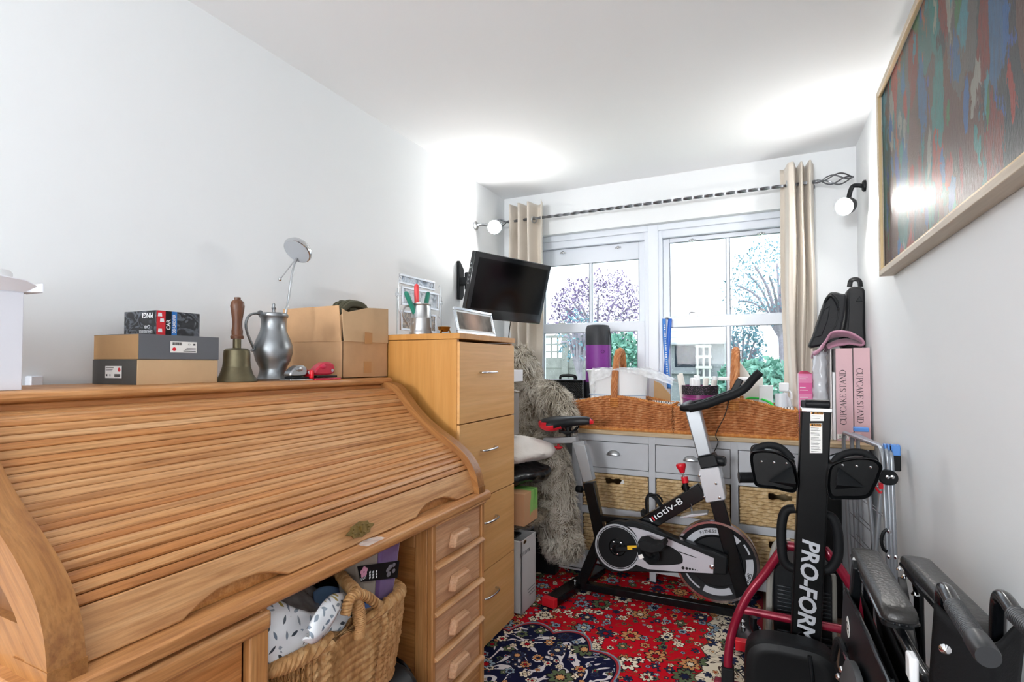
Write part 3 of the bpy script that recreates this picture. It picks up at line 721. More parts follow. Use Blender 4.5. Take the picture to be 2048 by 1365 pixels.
# desk-lens on a stem (round mirror)
q = Vector((-1.66, PX(570, 700, -1.66).y, ZT))
t = thing('magnifier_stand', 'chrome round magnifying mirror on tall bent stem behind jug', 'magnifier', q)
def on_x(px, py, X=-1.62): return PX(px, py, X)
st = curve([q+Vector((0, 0, .003)), on_x(571, 640), on_x(577, 600), on_x(582, 563), on_x(585, 545), on_x(589, 530), on_x(594, 517)], 6)
MB(t).lathe([(.06, 0), (.06, .005), (.05, .009), (.010, .013), (0, .013)], q, seg=28).build('base', M['steel'], t)
MB(t).tube(st, .0048, 10).build('stem', M['steel'], t)
hc = on_x(594, 503, -1.60); nn = Vector((.06, -.66, -.69)).normalized()
b = MB(t); b.lathe([(r*1.75, z*1.7) for r, z in [(.0285, -.001), (.0305, .0), (.0315, .004), (.028, .012), (.018, .018), (.006, .021), (0, .0215)]], hc, -nn, 40, cap=False); hd_ = b.build('mirror_head', M['chrome'], t)
MB(t).lathe([(0, .0008), (.044, .0008), (.050, -.0016)], hc, -nn, 40).build('lens', mat('grey_lens', '#aeb3b9', .22), hd_)  # the wall's reflection in the lens is put in as plain grey
a0, a1 = on_x(593, 516, -1.60), on_x(560, 559, -1.60)
b = MB(t); b.tube([a0, a1], .0024, 8); b.ell(a1, .0066, seg=12, rings=8); b.build('pointer_rod', M['chrome'], t)
# hole punches
def punch(name, label, c, ax, m, mb, L=.085, sc=1.0):
    t = thing(name, label, 'hole punch', c); ax = Vector(ax).normalized(); n = Vector((-ax.y, ax.x, 0))
    F = lambda a, dd, z: c+ax*a+n*dd+Vector((0, 0, z*sc))
    b = MB(t); b.plate([F(-.008, -.006, 0), F(L, -.006, 0), F(L, .052, 0), F(-.008, .052, 0)], (0, 0, 1), .006); b.build('base', mb, t, bevel=.002)
    b = MB(t); b.plate([F(.004, .0, .006), F(L-.012, .0, .006), F(L-.012, .04, .006), F(.004, .04, .006)], (0, 0, 1), .007); b.build('mechanism', M['black_satin'], t, bevel=.002)
    prof = curve([(.004, 0, .013), (.0, 0, .024), (.020, 0, .040), (.040, 0, .046), (.060, 0, .043), (.068, 0, .034), (.066, 0, .018), (.050, 0, .013)], 4, True)
    b = MB(t); b.plate([F(p2.x*L/.085, .002, p2.z) for p2 in prof], n, .036); b.build('lever', m, t, bevel=.006)
    b = MB(t); b.ell(F(.034, .001, .034), .014, .003, .008, 14, 8, Matrix.Rotation(math.atan2(ax.y, ax.x), 4, 'Z')); b.build('thumb_inset', mb, t)
    b = MB(t); b.cyl(F(.075, -.001, .024), F(.075, .003, .024), .006, seg=12); b.build('pivot', M['chrome'], t)
RED2 = mat('crimson_punch', '#c0233f', .3, coat=.3)
punch('hole_punch', 'crimson hole punch with oval thumb recess, in front of box', Vector((-1.425, PX(632, 758, -1.425).y, ZT)), (.03, 1, 0), RED2, mat('pinkish_red_base', '#d22a52', .35), .112, 1.4)
punch('hole_punch', 'silver hole punch with red end, half behind the pewter jug', Vector((-1.43, PX(583, 756, -1.43).y, ZT)), (.02, 1, 0), M['steel'], M['steel'], .086, 1.15)
c_ = Vector((-1.43, PX(583, 756, -1.43).y+.078, ZT)); pch = bpy.data.objects['hole_punch.001']
MB(pch).box(c_.x-.034, c_.x+.010, c_.y, c_.y+.012, ZT+.006, ZT+.036).build('red_end', M['red'], pch, bevel=.004)
# white carton at the near end of the desk
t = thing('white_carton', 'large white carton with open flaps cut off at left edge', 'box', (-1.56, .57, ZT))
y1_ = PX(46, 700, -1.45).y
b = MB(t); b.box(-1.70, -1.45, DY0+.03, y1_, ZT, PX(46, 585, -1.45).z); b.build('box_body', mat('white_carton_card', '#dfe1ea', .6), t, bevel=.002)
WC = mat('white_flap_card', '#e6e7ee', .55)
zt3 = PX(46, 585, -1.45).z
b = MB(t); b.plate([(-1.452, DY0+.04, zt3), (-1.452, y1_, zt3), (-1.425, y1_+.012, zt3+.012), (-1.418, y1_-.01, zt3+.022), (-1.43, DY0+.05, zt3+.035)], (0, 0, 1), .002)
b.plate([(-1.452, y1_-.002, zt3), (-1.60, y1_-.002, zt3), (-1.60, y1_+.03, zt3+.006), (-1.455, y1_+.034, zt3+.004)], (0, 0, 1), .002)
b.plate([(-1.455, y1_+.034, zt3+.004), (-1.53, y1_+.034, zt3+.004), (-1.53, y1_+.040, zt3+.026), (-1.47, y1_+.040, zt3+.026)], (0, 1, 0), .002); b.build('flap', WC, t)
tag(MB((-1.60, .5, zt3)).lathe([(0, 0), (.05, 0), (.05, .05), (.046, .055), (0, .055)], (-1.56, PX(0, 520, -1.56).y-.03, zt3), seg=24).build('white_tub', M['white'], loc=(-1.60, .5, zt3)), 'white round tub on top of the white carton', 'tub')
o = MB((XL+.012, PX(62, 760, XL).y, ZT)).box(XL, XL+.03, PX(50, 760, XL).y, PX(76, 760, XL).y, PX(62, 768, XL).z-.02, PX(62, 752, XL).z).build('cable_cover', M['upvc'], bevel=.003)
tag(o, 'small white cable cover fixed low on left wall', 'cable cover')
# ================================================================== rug
def rug_mat():
    t = NT('persian_rug_pile'); v = t.coord()
    sep = t.node('SeparateXYZ', inp={0: v}); x, y = sep.outputs[0], sep.outputs[1]
    def cells(scale, seed, petals, size, inner):
        m = t.n.new('ShaderNodeMapping'); m.inputs['Location'].default_value = (seed, seed*.7, 0); t.l.new(v, m.inputs[0])
        vo = t.n.new('ShaderNodeTexVoronoi'); vo.voronoi_dimensions = '2D'; vo.inputs['Scale'].default_value = scale; vo.inputs['Randomness'].default_value = .75; t.l.new(m.outputs[0], vo.inputs['Vector'])
        sub = t.n.new('ShaderNodeVectorMath'); sub.operation = 'SUBTRACT'; t.l.new(m.outputs[0], sub.inputs[0]); t.l.new(vo.outputs['Position'], sub.inputs[1])
        sx = t.node('SeparateXYZ', inp={0: sub.outputs[0]}); a = t.math('ARCTAN2', sx.outputs[1], sx.outputs[0])
        c = t.node('SeparateColor', inp={0: vo.outputs['Color']})
        ph = t.math('MULTIPLY', c.outputs[2], 6.3)
        lob = t.math('ABSOLUTE', t.math('COSINE', t.math('ADD', t.math('MULTIPLY', a, petals/2), ph)))
        rad = t.math('MULTIPLY', t.math('ADD', t.math('MULTIPLY', lob, .42), .58), t.math('ADD', t.math('MULTIPLY', c.outputs[1], size*.55), size*.55))
        d = vo.outputs['Distance']; q = t.math('DIVIDE', d, rad)
        return q, c, d
    def lt(a, b): return t.math('LESS_THAN', a, b)
    pal = [(0, lin('#e4d8bf')), (.22, lin('#2a3350')), (.40, lin('#8ea3b4')), (.56, lin('#c98e5c')), (.70, lin('#efe4cd')), (.84, lin('#5d6b4d'))]
    pal2 = [(0, lin('#a80f20')), (.3, lin('#d8a06c')), (.5, lin('#1b2140')), (.75, lin('#e2d2b4'))]
    def vines(scale, seed, w, n=3.0):
        m = t.n.new('ShaderNodeMapping'); m.inputs['Location'].default_value = (seed, -seed, 0); t.l.new(v, m.inputs[0])
        k = t.noise(m.outputs[0], scale, 1.5, .4, dist=n)
        return lt(t.math('ABSOLUTE', t.math('SUBTRACT', t.math('FRACT', t.math('MULTIPLY', k, 4.0)), .5)), w)
    def pattern(ground, vine_c, seed, vw=.05, vs=3.0):
        c = t.mix(vines(vs, seed, vw), ground, vine_c)
        for sc, sd, pt, sz in ((23, 3.1, 5, .36), (15, 7.7, 6, .46), (8.5, 12.3, 8, .50)):
            q, col, d = cells(sc, sd+seed, pt, sz, .4)
            keep = t.math('GREATER_THAN', col.outputs[0], .34)
            out = t.math('MULTIPLY', lt(q, 1.0), keep)
            body = t.math('MULTIPLY', lt(q, .84), keep); mid = t.math('MULTIPLY', lt(q, .46), keep); ctr = t.math('MULTIPLY', lt(q, .30), keep)
            c = t.mix(out, c, lin('#221a22')); pc = t.ramp(col.outputs[1], pal, 'CONSTANT'); c = t.mix(body, c, pc)
            c = t.mix(mid, c, lin('#2b1d24')); c = t.mix(ctr, c, t.ramp(col.outputs[2], pal2, 'CONSTANT'))
        return c
    red = pattern(lin('#c50f22'), lin('#6b4a2c'), 0.0, .045, 4.5)
    navy = pattern(lin('#161a38'), lin('#dcd6d8'), 21.0, .13, 4.0)
    cream = pattern(lin('#e2d6c0'), lin('#4a3a34'), 43.0, .06, 6.0)
    # scalloped medallion about the rug's centre
    yy = t.math('MULTIPLY', y, .80)
    rr = t.math('SQRT', t.math('ADD', t.math('MULTIPLY', x, x), t.math('MULTIPLY', yy, yy))); th = t.math('ARCTAN2', yy, x)
    sc = t.math('ABSOLUTE', t.math('SINE', t.math('MULTIPLY', th, 6.0)))
    R0 = t.math('ADD', .385, t.math('MULTIPLY', sc, .055)); dl = t.math('SUBTRACT', rr, R0)
    c = t.mix(lt(dl, .022), red, lin('#7f94a4')); c = t.mix(lt(dl, .014), c, lin('#a5343a')); c = t.mix(lt(dl, .004), c, lin('#1a1a30')); c = t.mix(lt(dl, -.004), c, navy)
    ax = t.math('ABSOLUTE', x); ay = t.math('ABSOLUTE', y)
    wob = t.math('MULTIPLY', t.math('PINGPONG', y, .06), .5)
    bd = t.math('MAXIMUM', t.math('SUBTRACT', t.math('ADD', ax, wob), .655), t.math('SUBTRACT', ay, 1.42))
    bg = lambda a: t.math('GREATER_THAN', bd, a)
    c = t.mix(bg(0), c, lin('#5a4030')); c = t.mix(bg(.006), c, cream); c = t.mix(bg(.16), c, lin('#20242f')); c = t.mix(bg(.166), c, pattern(lin('#283452'), lin('#b9b0a0'), 61.0, .05, 8.0)); c = t.mix(bg(.215), c, lin('#701522'))
    t.base(c); t.set(Roughness=.95); t.b.inputs['Specular IOR Level'].default_value = .1
    t.bump(t.noise(v, 700, 2), .35, .003)
    return t.m
RX, RY = -.90, 1.82
b = MB((RX, RY, -.004)); b.box(RX-.875, RX+.875, RY-1.64, RY+1.64, -.004, 0)
tag(b.build('persian_rug', rug_mat(), bevel=.0015), 'red floral oriental rug with navy medallion covering the floor', 'rug')

# ================================================================== painting
def paint_mat():
    t = NT('abstract_oil_paint'); v = t.coord((1, 1, 1))
    n1 = t.noise(t.coord((1, 1.6, 1)), 6.0, 4, .62, out=1); dis = t.n.new('ShaderNodeMix'); dis.data_type = 'VECTOR'; dis.inputs[0].default_value = .13
    t.l.new(v, dis.inputs[4]); t.l.new(n1, dis.inputs[5])
    def layer(sy, sz, rx, sc, stops, loc):
        m = t.n.new('ShaderNodeMapping'); m.inputs['Scale'].default_value = (0.001, sy, sz); m.inputs['Rotation'].default_value = (rx, 0, 0); m.inputs['Location'].default_value = (0, loc, loc*.4)
        t.l.new(dis.outputs[1], m.inputs[0])
        vo = t.n.new('ShaderNodeTexVoronoi'); vo.inputs['Scale'].default_value = sc; t.l.new(m.outputs[0], vo.inputs['Vector'])
        c = t.node('SeparateColor', inp={0: vo.outputs['Color']})
        return t.ramp(c.outputs[0], stops, 'CONSTANT'), c, vo
    g = ['#4c4a4c', '#5f5a58', '#6b4c42', '#3e4247', '#4f6763', '#6a6664', '#57433d', '#467a76']
    base, _, _ = layer(9, 3.4, .12, 1.0, [(i/8, lin(h)) for i, h in enumerate(g)], 0)
    h = ['#2f6fb0', '#b0402c', '#2f8c86', '#3f8450', '#c56a3a', '#3b63b8', '#4d9aa8', '#a8a89c', '#8a3524', '#3a72a0']
    fine = t.noise(t.coord((1, 30, 7)), 2.4, 5, .65); br = t.math('MULTIPLY', t.math('SUBTRACT', fine, .5), .9)
    acc, ac, av = layer(12, 4.2, -.38, 1.0, [(i/10, lin(q)) for i, q in enumerate(h)], 3.3)
    k = t.math('MULTIPLY', t.math('GREATER_THAN', ac.outputs[1], .34), t.math('LESS_THAN', t.math('ADD', av.outputs['Distance'], br), .56))
    soft = t.ramp(fine, [(.35, (0, 0, 0, 1)), (.55, (1, 1, 1, 1))])
    c = t.mix(t.math('MULTIPLY', k, t.math('ADD', t.math('MULTIPLY', soft, .45), .5)), base, acc)
    acc2, ac2, av2 = layer(21, 8, .25, 1.0, [(i/10, lin(q)) for i, q in enumerate(h[::-1])], 8.1)
    k2 = t.math('MULTIPLY', t.math('GREATER_THAN', ac2.outputs[1], .62), t.math('LESS_THAN', t.math('ADD', av2.outputs['Distance'], br), .44))
    c = t.mix(t.math('MULTIPLY', k2, .85), c, acc2)
    c = t.mix(.35, c, t.ramp(fine, [(.3, lin('#3a3838')), (.7, lin('#8c8580'))]), 'SOFT_LIGHT')
    t.base(c); t.set(Roughness=.46); t.b.inputs['Specular IOR Level'].default_value = .42
    t.bump(t.noise(t.coord((1, 46, 16)), 3.0, 6, .7), 1.0, .02)
    return t.m
PYA, PYB = 1.05, PX(1765, 400, .455).y; PZ0, PZ1 = PX(1771, 548, .455).z, PX(1764, 184, .455).z
pt = thing('framed_painting', 'large abstract multicoloured oil painting in pale wooden frame', 'painting', (XR, (PYA+PYB)/2, PZ0))
FRM = wood('limed_frame_wood', ('#b9aa95', '#c6b8a4', '#d3c7b5'), 1, .8, .5, fleck=.1)
def framebox(mb, x0, x1, a0, a1, c0, c1, w):
    mb.box(x0, x1, a0, a1, c0, c0+w); mb.box(x0, x1, a0, a1, c1-w, c1); mb.box(x0, x1, a0, a0+w, c0+w, c1-w); mb.box(x0, x1, a1-w, a1, c0+w, c1-w)
b = MB(pt); framebox(b, .438, XR-.001, PYA, PYB, PZ0-.006, PZ1+.006, .022); b.build('picture_frame', FRM, pt, bevel=.002)
b = MB(pt); framebox(b, .441, .450, PYA+.022, PYB-.022, PZ0+.016, PZ1-.016, .006); b.build('gilt_slip', mat('pale_gilt', '#cdb489', .4, .4), pt)
MB(pt).box(.455, XR-.01, PYA+.02, PYB-.02, PZ0+.014, PZ1-.014).build('canvas', paint_mat(), pt, smooth=0)

# ================================================================== curtains on a twisted pole
def linen():
    t = NT('cream_curtain_cloth'); v = t.coord((1, 1, 1)); k = t.noise(v, 240, 2)
    sp = t.n.new('ShaderNodeTexVoronoi'); sp.inputs['Scale'].default_value = 62; t.l.new(v, sp.inputs['Vector'])
    z = t.node('SeparateXYZ', inp={0: v}).outputs[2]
    band = t.math('MULTIPLY', t.math('GREATER_THAN', z, 1.62), t.math('LESS_THAN', z, 2.27))
    sc = t.node('SeparateColor', inp={0: sp.outputs['Color']})
    spot = t.math('MULTIPLY', t.math('MULTIPLY', t.math('LESS_THAN', sp.outputs['Distance'], .22), t.math('GREATER_THAN', sc.outputs[0], .45)), band)
    c = t.mix(spot, lin('#d8cfc3'), t.ramp(sc.outputs[1], [(0, lin('#a58d70')), (.6, lin('#f5efe6'))], 'CONSTANT'))
    t.base(c); t.set(Roughness=.75); t.l.new(t.math('SUBTRACT', .75, t.math('MULTIPLY', spot, .5)), t.b.inputs['Roughness'])
    t.bump(k, .08, .002); t.b.inputs['Sheen Weight'].default_value = .2
    return t.m
LIN = linen()
YP = D-.10
rp = [PY(1012, 450, YP), PY(1630, 360, YP)]
pz = 2.315
def curtain(name, label, xs, yz, z0, bow=0.0, flare=None):
    t = thing(name, label, 'curtain', (sum(xs)/2, YP, z0), group='cream eyelet curtains')
    n = len(yz)
    def fn(u, v):
        i = u*(n-1); k = min(int(i), n-2); f = i-k; f = f*f*(3-2*f)
        y = yz[k]*(1-f)+yz[k+1]*f
        x = xs[0]+(xs[1]-xs[0])*u
        z = z0+(pz+.115-z0)*v
        w = 1-v
        x += bow*math.sin(PI*min(1, w*1.15))*(u-.2)+.012*math.sin(7*v+5*u)*w
        if flare: x += flare*w*w
        return (x, YP+y*(1-.25*w)+.010*math.sin(9*v+11*u)*w, z)
    c = MB(t).grid(fn, (n-1)*8+1, 46); o = c.build('curtain_cloth', LIN, t, smooth=180, solid=.003)
    return t
xa, xb = PY(1024, 420, YP).x, PY(1089, 415, YP).x
cl = curtain('curtain', 'cream sequinned eyelet curtain at left of window behind television', (xa, xb), [-.05, .055, -.055, .06, -.055, .06, .05, -.06], 1.02)
xc, xd = PY(1560, 330, YP).x, PY(1627, 327, YP).x
cr = curtain('curtain', 'cream sequinned eyelet curtain at right of window beside black bags', (xc, xd), [.05, .055, -.065, -.07, .05, -.055, .055, -.06, .02], .92)
def eyelet(par, p, nrm):
    b = MB(par); nrm = Vector(nrm).normalized(); u = nrm.orthogonal().normalized(); w = nrm.cross(u)
    b.tube([Vector(p)+u*(.021*math.cos(2*PI*k/20))+w*(.021*math.sin(2*PI*k/20)) for k in range(20)], .0055, 8, True); b.build('eyelet', M['steel'], par)
eyelet(cl, PY(1068, 440, YP-.02), (.9, -.45, 0)); eyelet(cr, PY(1576, 369, YP-.01), (.95, -.3, 0))
pole = thing('curtain_pole', 'twisted dark metal curtain pole with caged finials above window', 'curtain pole', ((rp[0].x+rp[1].x)/2, YP, pz))
IRON = mat('antique_iron', '#77797d', .3, .9)
b = MB(pole); x0, x1 = PY(1018, 448, YP).x, PY(1635, 359, YP).x; N = 150
vs = []
for i in range(N+1):
    X = x0+(x1-x0)*i/N; a = i*.33
    for k in range(4): q = a+k*PI/2; vs.append((X, YP+.0105*math.cos(q), pz+.0105*math.sin(q)))
b.add(vs, [(i*4+k, i*4+(k+1) % 4, (i+1)*4+(k+1) % 4, (i+1)*4+k) for i in range(N) for k in range(4)]); b.build('pole_rod', IRON, pole, smooth=20)
for X, d, nm in ((x0, -1, 'finial'), (x1, 1, 'finial')):
    b = MB(pole); L_ = .155
    b.lathe([(.010, -.01), (.012, 0), (.009, .012), (.006, .02)], (X, YP, pz), (d, 0, 0), 12)
    for k in range(4):
        pts = []
        for i in range(17):
            s = i/16; r = .034*math.sin(PI*s)**.9; a = k*PI/2+2.6*s; pts.append((X+d*(.018+L_*s), YP+r*math.cos(a), pz+r*math.sin(a)))
        b.tube(pts, .0042, 6)
    b.ell((X+d*(.018+L_), YP, pz), .007, seg=10, rings=6); b.build(nm, IRON, pole)
for X in (x0+.03, x1-.03):
    b = MB(pole); b.cyl((X, YP, pz), (X, D-.002, pz), .007, seg=10); b.cyl((X, D-.008, pz), (X, D-.001, pz), .025, seg=16); b.build('pole_bracket', IRON, pole)

# ================================================================== wall lamps
GLOW = NT('lit_bulb_glass'); GLOW.base((1, 1, 1, 1)); GLOW.b.inputs['Emission Color'].default_value = (1, .97, .93, 1); GLOW.b.inputs['Emission Strength'].default_value = BULB
GLOW = GLOW.m
CUP = [(0, -.014), (.020, -.012), (.034, .0), (.044, .030), (.046, .072), (.042, .070), (.030, .006), (0, .002)]
t = thing('wall_lamp', 'black bracket spotlight glowing high on right wall', 'wall lamp', (XR, PX(1728, 372, XR).y, PX(1728, 372, XR).z), group='wall spotlights')
p = PX(1728, 372, XR-.008); e = PY(1690, 413, p.y-.05); dv = Vector((-.50, -.78, -.30)).normalized(); h0 = e-dv*.062
b = MB(t); b.lathe([(.0, -.001), (.030, 0), (.030, .010), (.022, .016), (0, .017)], (XR-.001, p.y, p.z), (-1, 0, 0), 24); b.build('wall_plate', M['black_satin'], t)
b = MB(t); b.tube(curve([(XR-.015, p.y, p.z), (XR-.035, p.y, p.z+.006), (h0.x+.01, h0.y+.015, p.z+.006), (h0.x-.006, h0.y+.012, h0.z+.040), h0-dv*.010], 5), .0115, 12); b.build('arm', M['black_satin'], t)
b = MB(t); b.lathe(CUP, h0, dv, 28); b.build('lamp_head', M['black_satin'], t)
b = MB(t); b.ell(e, .037, seg=20, rings=12); b.build('bulb', GLOW, t)
p = PX(950, 452, XL)
t = thing('wall_lamp', 'bracket spotlight glowing on left wall beside curtain', 'wall lamp', (XL, p.y, p.z), group='wall spotlights')
e = PY(989, 455, p.y+.02); dv = Vector((.42, -.88, -.10)).normalized(); h0 = e-dv*.062
b = MB(t); b.lathe([(.0, -.001), (.030, 0), (.030, .010), (.022, .016), (0, .017)], (XL+.001, p.y, p.z), (1, 0, 0), 24); b.build('wall_plate', M['steel'], t)
b = MB(t); b.tube(curve([(XL+.015, p.y, p.z), (XL+.05, p.y+.005, p.z+.006), (h0.x-.02, h0.y-.01, p.z+.004), (h0.x-.002, h0.y+.006, h0.z+.030), h0-dv*.010], 5), .010, 12); b.build('arm', M['steel'], t)
b = MB(t); b.lathe(CUP, h0, dv, 28); b.build('lamp_head', M['steel'], t)
b = MB(t); b.ell(e, .037, seg=20, rings=12); b.build('bulb', GLOW, t)

# ================================================================== television on an arm
TW, TH = .60, .371
Rt = Matrix.Rotation(1.184, 4, 'Z') @ Matrix.Rotation(.266, 4, 'X') @ Matrix.Rotation(.014, 4, 'Y')
tc = Vector((-1.348, 2.778, 1.684))
tv = thing('television', 'black flat television tilted out from left wall on arm', 'television', tc, Rt.to_euler())
b = MB(); b.box(-TW/2, TW/2, 0, .035, -TH/2, TH/2); b.build('tv_body', mat('gloss_black_bezel', '#15181c', .12, coat=.5), tv, bevel=.005)
b = MB(); b.prism(rrect(TW*.72, TH*.74, .03), 1, .035, .075); b.build('rear_cover', M['black_satin'], tv, bevel=.01)
b = MB(); b.box(-TW/2+.033, TW/2-.026, -.0015, .001, -TH/2+.058, TH/2-.030); b.build('screen', mat('dark_screen', '#020203', .12, spec=.3), tv, smooth=0)
b = MB()
for i in range(6): b.box(-TW/2-.0015, -TW/2, .014, .022, .11-.022*i, .118-.022*i)
b.build('control_buttons', M['steel'], tv)
mt = thing('wall_bracket', 'black swivel bracket on left wall carrying the television', 'wall bracket', (XL, 2.945, 1.78))
w0, w1 = PX(913, 522, XL), PX(936, 604, XL)
b = MB(mt); b.prism([(w0.y, w1.z), (w0.y, w0.z), (w0.y+.012, w0.z), (2.985, w0.z-.05), (2.985, w1.z+.03), (2.965, w1.z)], 0, XL, XL+.022); b.build('back_plate', M['black_satin'], mt, bevel=.004)
e1 = tc+Rt @ Vector((0, .076, 0)); e1 = Vector(e1)
k1 = Vector((XL+.07, 2.955, 1.79)); k2 = Vector((XL+.20, 3.02, 1.76))
b = MB(mt); b.cyl(k1+Vector((0, 0, -.055)), k1+Vector((0, 0, .055)), .024, seg=16); b.bar((XL+.02, 2.955, 1.79), k1, .05, .05); b.build('pivot', M['black_satin'], mt, bevel=.004)
b = MB(mt); b.bar(k1, k2, .03, .045); b.cyl(k2+Vector((0, 0, -.03)), k2+Vector((0, 0, .03)), .02, seg=14); b.bar(k2, e1, .03, .04); b.build('arm', M['black_satin'], mt, bevel=.003)
cb = MB((XL+.02, 3.0, 1.05)); cb.tube(curve([PY(1022, 640, 3.05), PY(1019, 660, 3.08), PY(1016, 690, 3.15)], 5), .003, 6); tag(cb.build('television_cable', M['black_matt']), 'thin dark cable hanging below the television', 'cable')

# ================================================================== on the filing cabinet
zc = CZ
q = Vector((-1.345, PX(842, 670, -1.345).y, zc)); TS = 1.36
t = thing('pewter_tankard', 'straight sided pewter tankard holding red and green pens', 'tankard', q)
TANK = mat('satin_pewter', '#c4c5c6', .28, .95)
MB(t).lathe([(r*TS, z*TS) for r, z in [(0, .004), (.036, 0), (.0365, .006), (.034, .010), (.034, .018), (.0325, .05), (.033, .052), (.032, .054), (.0305, .085), (.0295, .092), (.0315, .095), (.0315, .099), (.029, .099), (.029, .09), (.031, .012), (0, .010)]], q, seg=40).build('tankard_body', TANK, t)
hd = Vector((-.55, -.83, 0)).normalized()
MB(t).tube([q+hd*p2.x*TS+Vector((0, 0, p2.z*TS)) for p2 in curve([(.030, 0, .086), (.046, 0, .090), (.058, 0, .078), (.060, 0, .06), (.052, 0, .042), (.044, 0, .034), (.046, 0, .030)], 5)], .004, 10, flat=1.5).build('handle', TANK, t)
def pen(name, label, top, foot, m, r=.0108):
    top = Vector(top); foot = Vector(foot); d = (top-foot).normalized(); o = MB(foot)
    o.tube([foot, foot+d*.01, top-d*.012, top-d*.004, top], [r*.7, r, r, r*.75, r*.2], 14)
    tag(o.build(name, m), label, 'pen', 'pens in the tankard')
G1 = mat('green_felt_pen', '#17806a', .4, sheen=.3); RP = mat('coral_pen', '#e8464a', .35)
xq = -1.345
pen('felt_pen', 'green pen leaning left in the tankard', PX(811, 583, xq-.02), q+Vector((.0, .012, .014)), G1)
pen('felt_pen', 'green pen upright at right of the tankard', PX(857, 584, xq-.01), q+Vector((.0, .008, .02))+Vector((-.012, .006, 0)), G1)
pen('felt_pen', 'tall coral red pen in the middle of the tankard', PX(833, 568, xq-.012), q+Vector((-.015, -.006, .014)), RP)
# wire frame stand with three tilting photographs
FS = mat('silver_frame', '#c5c7cb', .3, .6)
def photo_mat(name, cols, sc):
    t = NT(name); k = t.noise(t.coord(), sc, 3, .55, dist=.8); t.base(t.ramp(k, [(.3+.4*i/(len(cols)-1), lin(c)) for i, c in enumerate(cols)])); t.set(Roughness=.12); return t.m
sx = -1.47
st = thing('photo_carousel', 'wire stand carrying three small silver framed photographs', 'photo stand', (sx, PX(838, 660, sx).y, zc))
def fr_px(corner, nm, m, dx, tilt=0):
    (ax_, ay_), (bx_, by_) = corner
    p, r2 = PX(ax_, ay_, sx+dx), PX(bx_, by_, sx+dx); y0, y1, z0, z1 = p.y, r2.y, r2.z, p.z
    f = MB(st); X = sx+dx; framebox(f, X-.005, X+.005, y0, y1, z0, z1, .010); o = f.build('frame_border', FS, st, bevel=.001)
    MB(st).box(X-.004, X+.001, y0+.009, y1-.009, z0+.009, z1-.009).build('photograph', m, o, smooth=0)
    return y0, y1, z0, z1
fr_px(((799, 547), (868, 582)), 'a', photo_mat('photo_car', ['#20242c', '#7d8ca0', '#cdd6e0', '#48505c'], 22), -.03)
A = fr_px(((803, 572), (876, 622)), 'b', photo_mat('photo_family', ['#4a4f56', '#a9b3bd', '#d8dde2', '#7e8790'], 20), .0)
fr_px(((801, 620), (871, 667)), 'c', photo_mat('photo_garden', ['#171413', '#b6a184', '#4a3c32', '#d6cbb8'], 34), -.03)
f = MB(st); zm = (A[2]+A[3])/2; WIRE = M['steel']
for yy, s in ((A[0], -1), (A[1], 1)):
    yo = yy+s*.030
    f.tube([(sx, yo, zc), (sx, yo, zm+.03)], .0018, 6); f.tube([(sx, yy, zm), (sx, yo+s*.012, zm)], .0022, 6)
    f.tube(curve([(sx, yy+s*.002, zm+.075), (sx, yy+s*.018, zm+.075), (sx, yy+s*.018, zm-.07), (sx, yy+s*.002, zm-.07)], 3), .0016, 6)
    f.tube([(sx, yo+.011*math.cos(k*2*PI/14), zm+.0+.011*math.sin(k*2*PI/14)) for k in range(14)], .0016, 6, True)
    f.tube([(sx-.03, yo, zc+.002), (sx+.03, yo, zc+.002)], .002, 6)
f.split('wire_support', WIRE, st)
# little brass pot on legs
q = Vector((-1.27, PX(888, 668, -1.27).y, zc)); t = thing('brass_pot', 'tiny brass cauldron on curled feet between tankard and frame', 'pot', q)
BR2 = mat('polished_brass', '#b98e4c', .18, 1.0)
MB(t).lathe([(r*1.3, z*1.3) for r, z in [(0, .010), (.012, .011), (.019, .018), (.020, .024), (.022, .027), (.020, .028), (.017, .024), (.010, .015), (0, .014)]], q, seg=28).build('bowl', BR2, t)
for k in range(3):
    a = 2*PI*k/3+.5; u = Vector((math.cos(a), math.sin(a), 0)); MB(t).tube(curve([q+u*.021+Vector((0, 0, .023)), q+u*.027+Vector((0, 0, .012)), q+u*.022+Vector((0, 0, .005)), q+u*.026+Vector((0, 0, .003))], 4), .003, 8).build('foot', BR2, t)
def blur_mat():
    t = NT('blurred_portrait'); g = t.node('TexGradient', gradient_type='SPHERICAL'); t.l.new(t.coord((6, 11, 9), loc=(0, 0, -.62)), g.inputs[0]); k = t.noise(t.coord(), 16, 2)
    t.base(t.mix(t.math('MULTIPLY', g.outputs[1], 1.2), t.ramp(k, [(.35, lin('#5d5853')), (.65, lin('#8d857d'))]), lin('#c2a594'))); t.set(Roughness=.6); t.b.inputs['Specular IOR Level'].default_value = .1; return t.m
# silver frame with blurred portrait, nearest the edge
X = -1.155; p0, p1 = PX(907, 610, X), PX(988, 672, X)
t = thing('framed_portrait', 'silver frame with blurred portrait on edge of cabinet', 'photo frame', (X, (p0.y+p1.y)/2, zc))
y0, y1, z0, z1 = PX(915, 640, X).y, PX(990, 640, X).y, zc, p0.z
ti = Matrix.Translation((X, (y0+y1)/2, zc)) @ Matrix.Rotation(R(-12), 4, 'Y')
def tb(mb, x0, x1, a0, a1, c0, c1): mb.box(x0, x1, a0, a1, c0, c1, ti)
hw = (y1-y0)/2; hh = z1-z0
f = MB(t); w = .013
for a in ((-.004, .006, -hw, hw, 0, w), (-.004, .006, -hw, hw, hh-w, hh), (-.004, .006, -hw, -hw+w, w, hh-w), (-.004, .006, hw-w, hw, w, hh-w)): tb(f, *a)
f.build('frame_border', mat('polished_silver_frame', '#ccd0d4', .12, .85), t, bevel=.002)
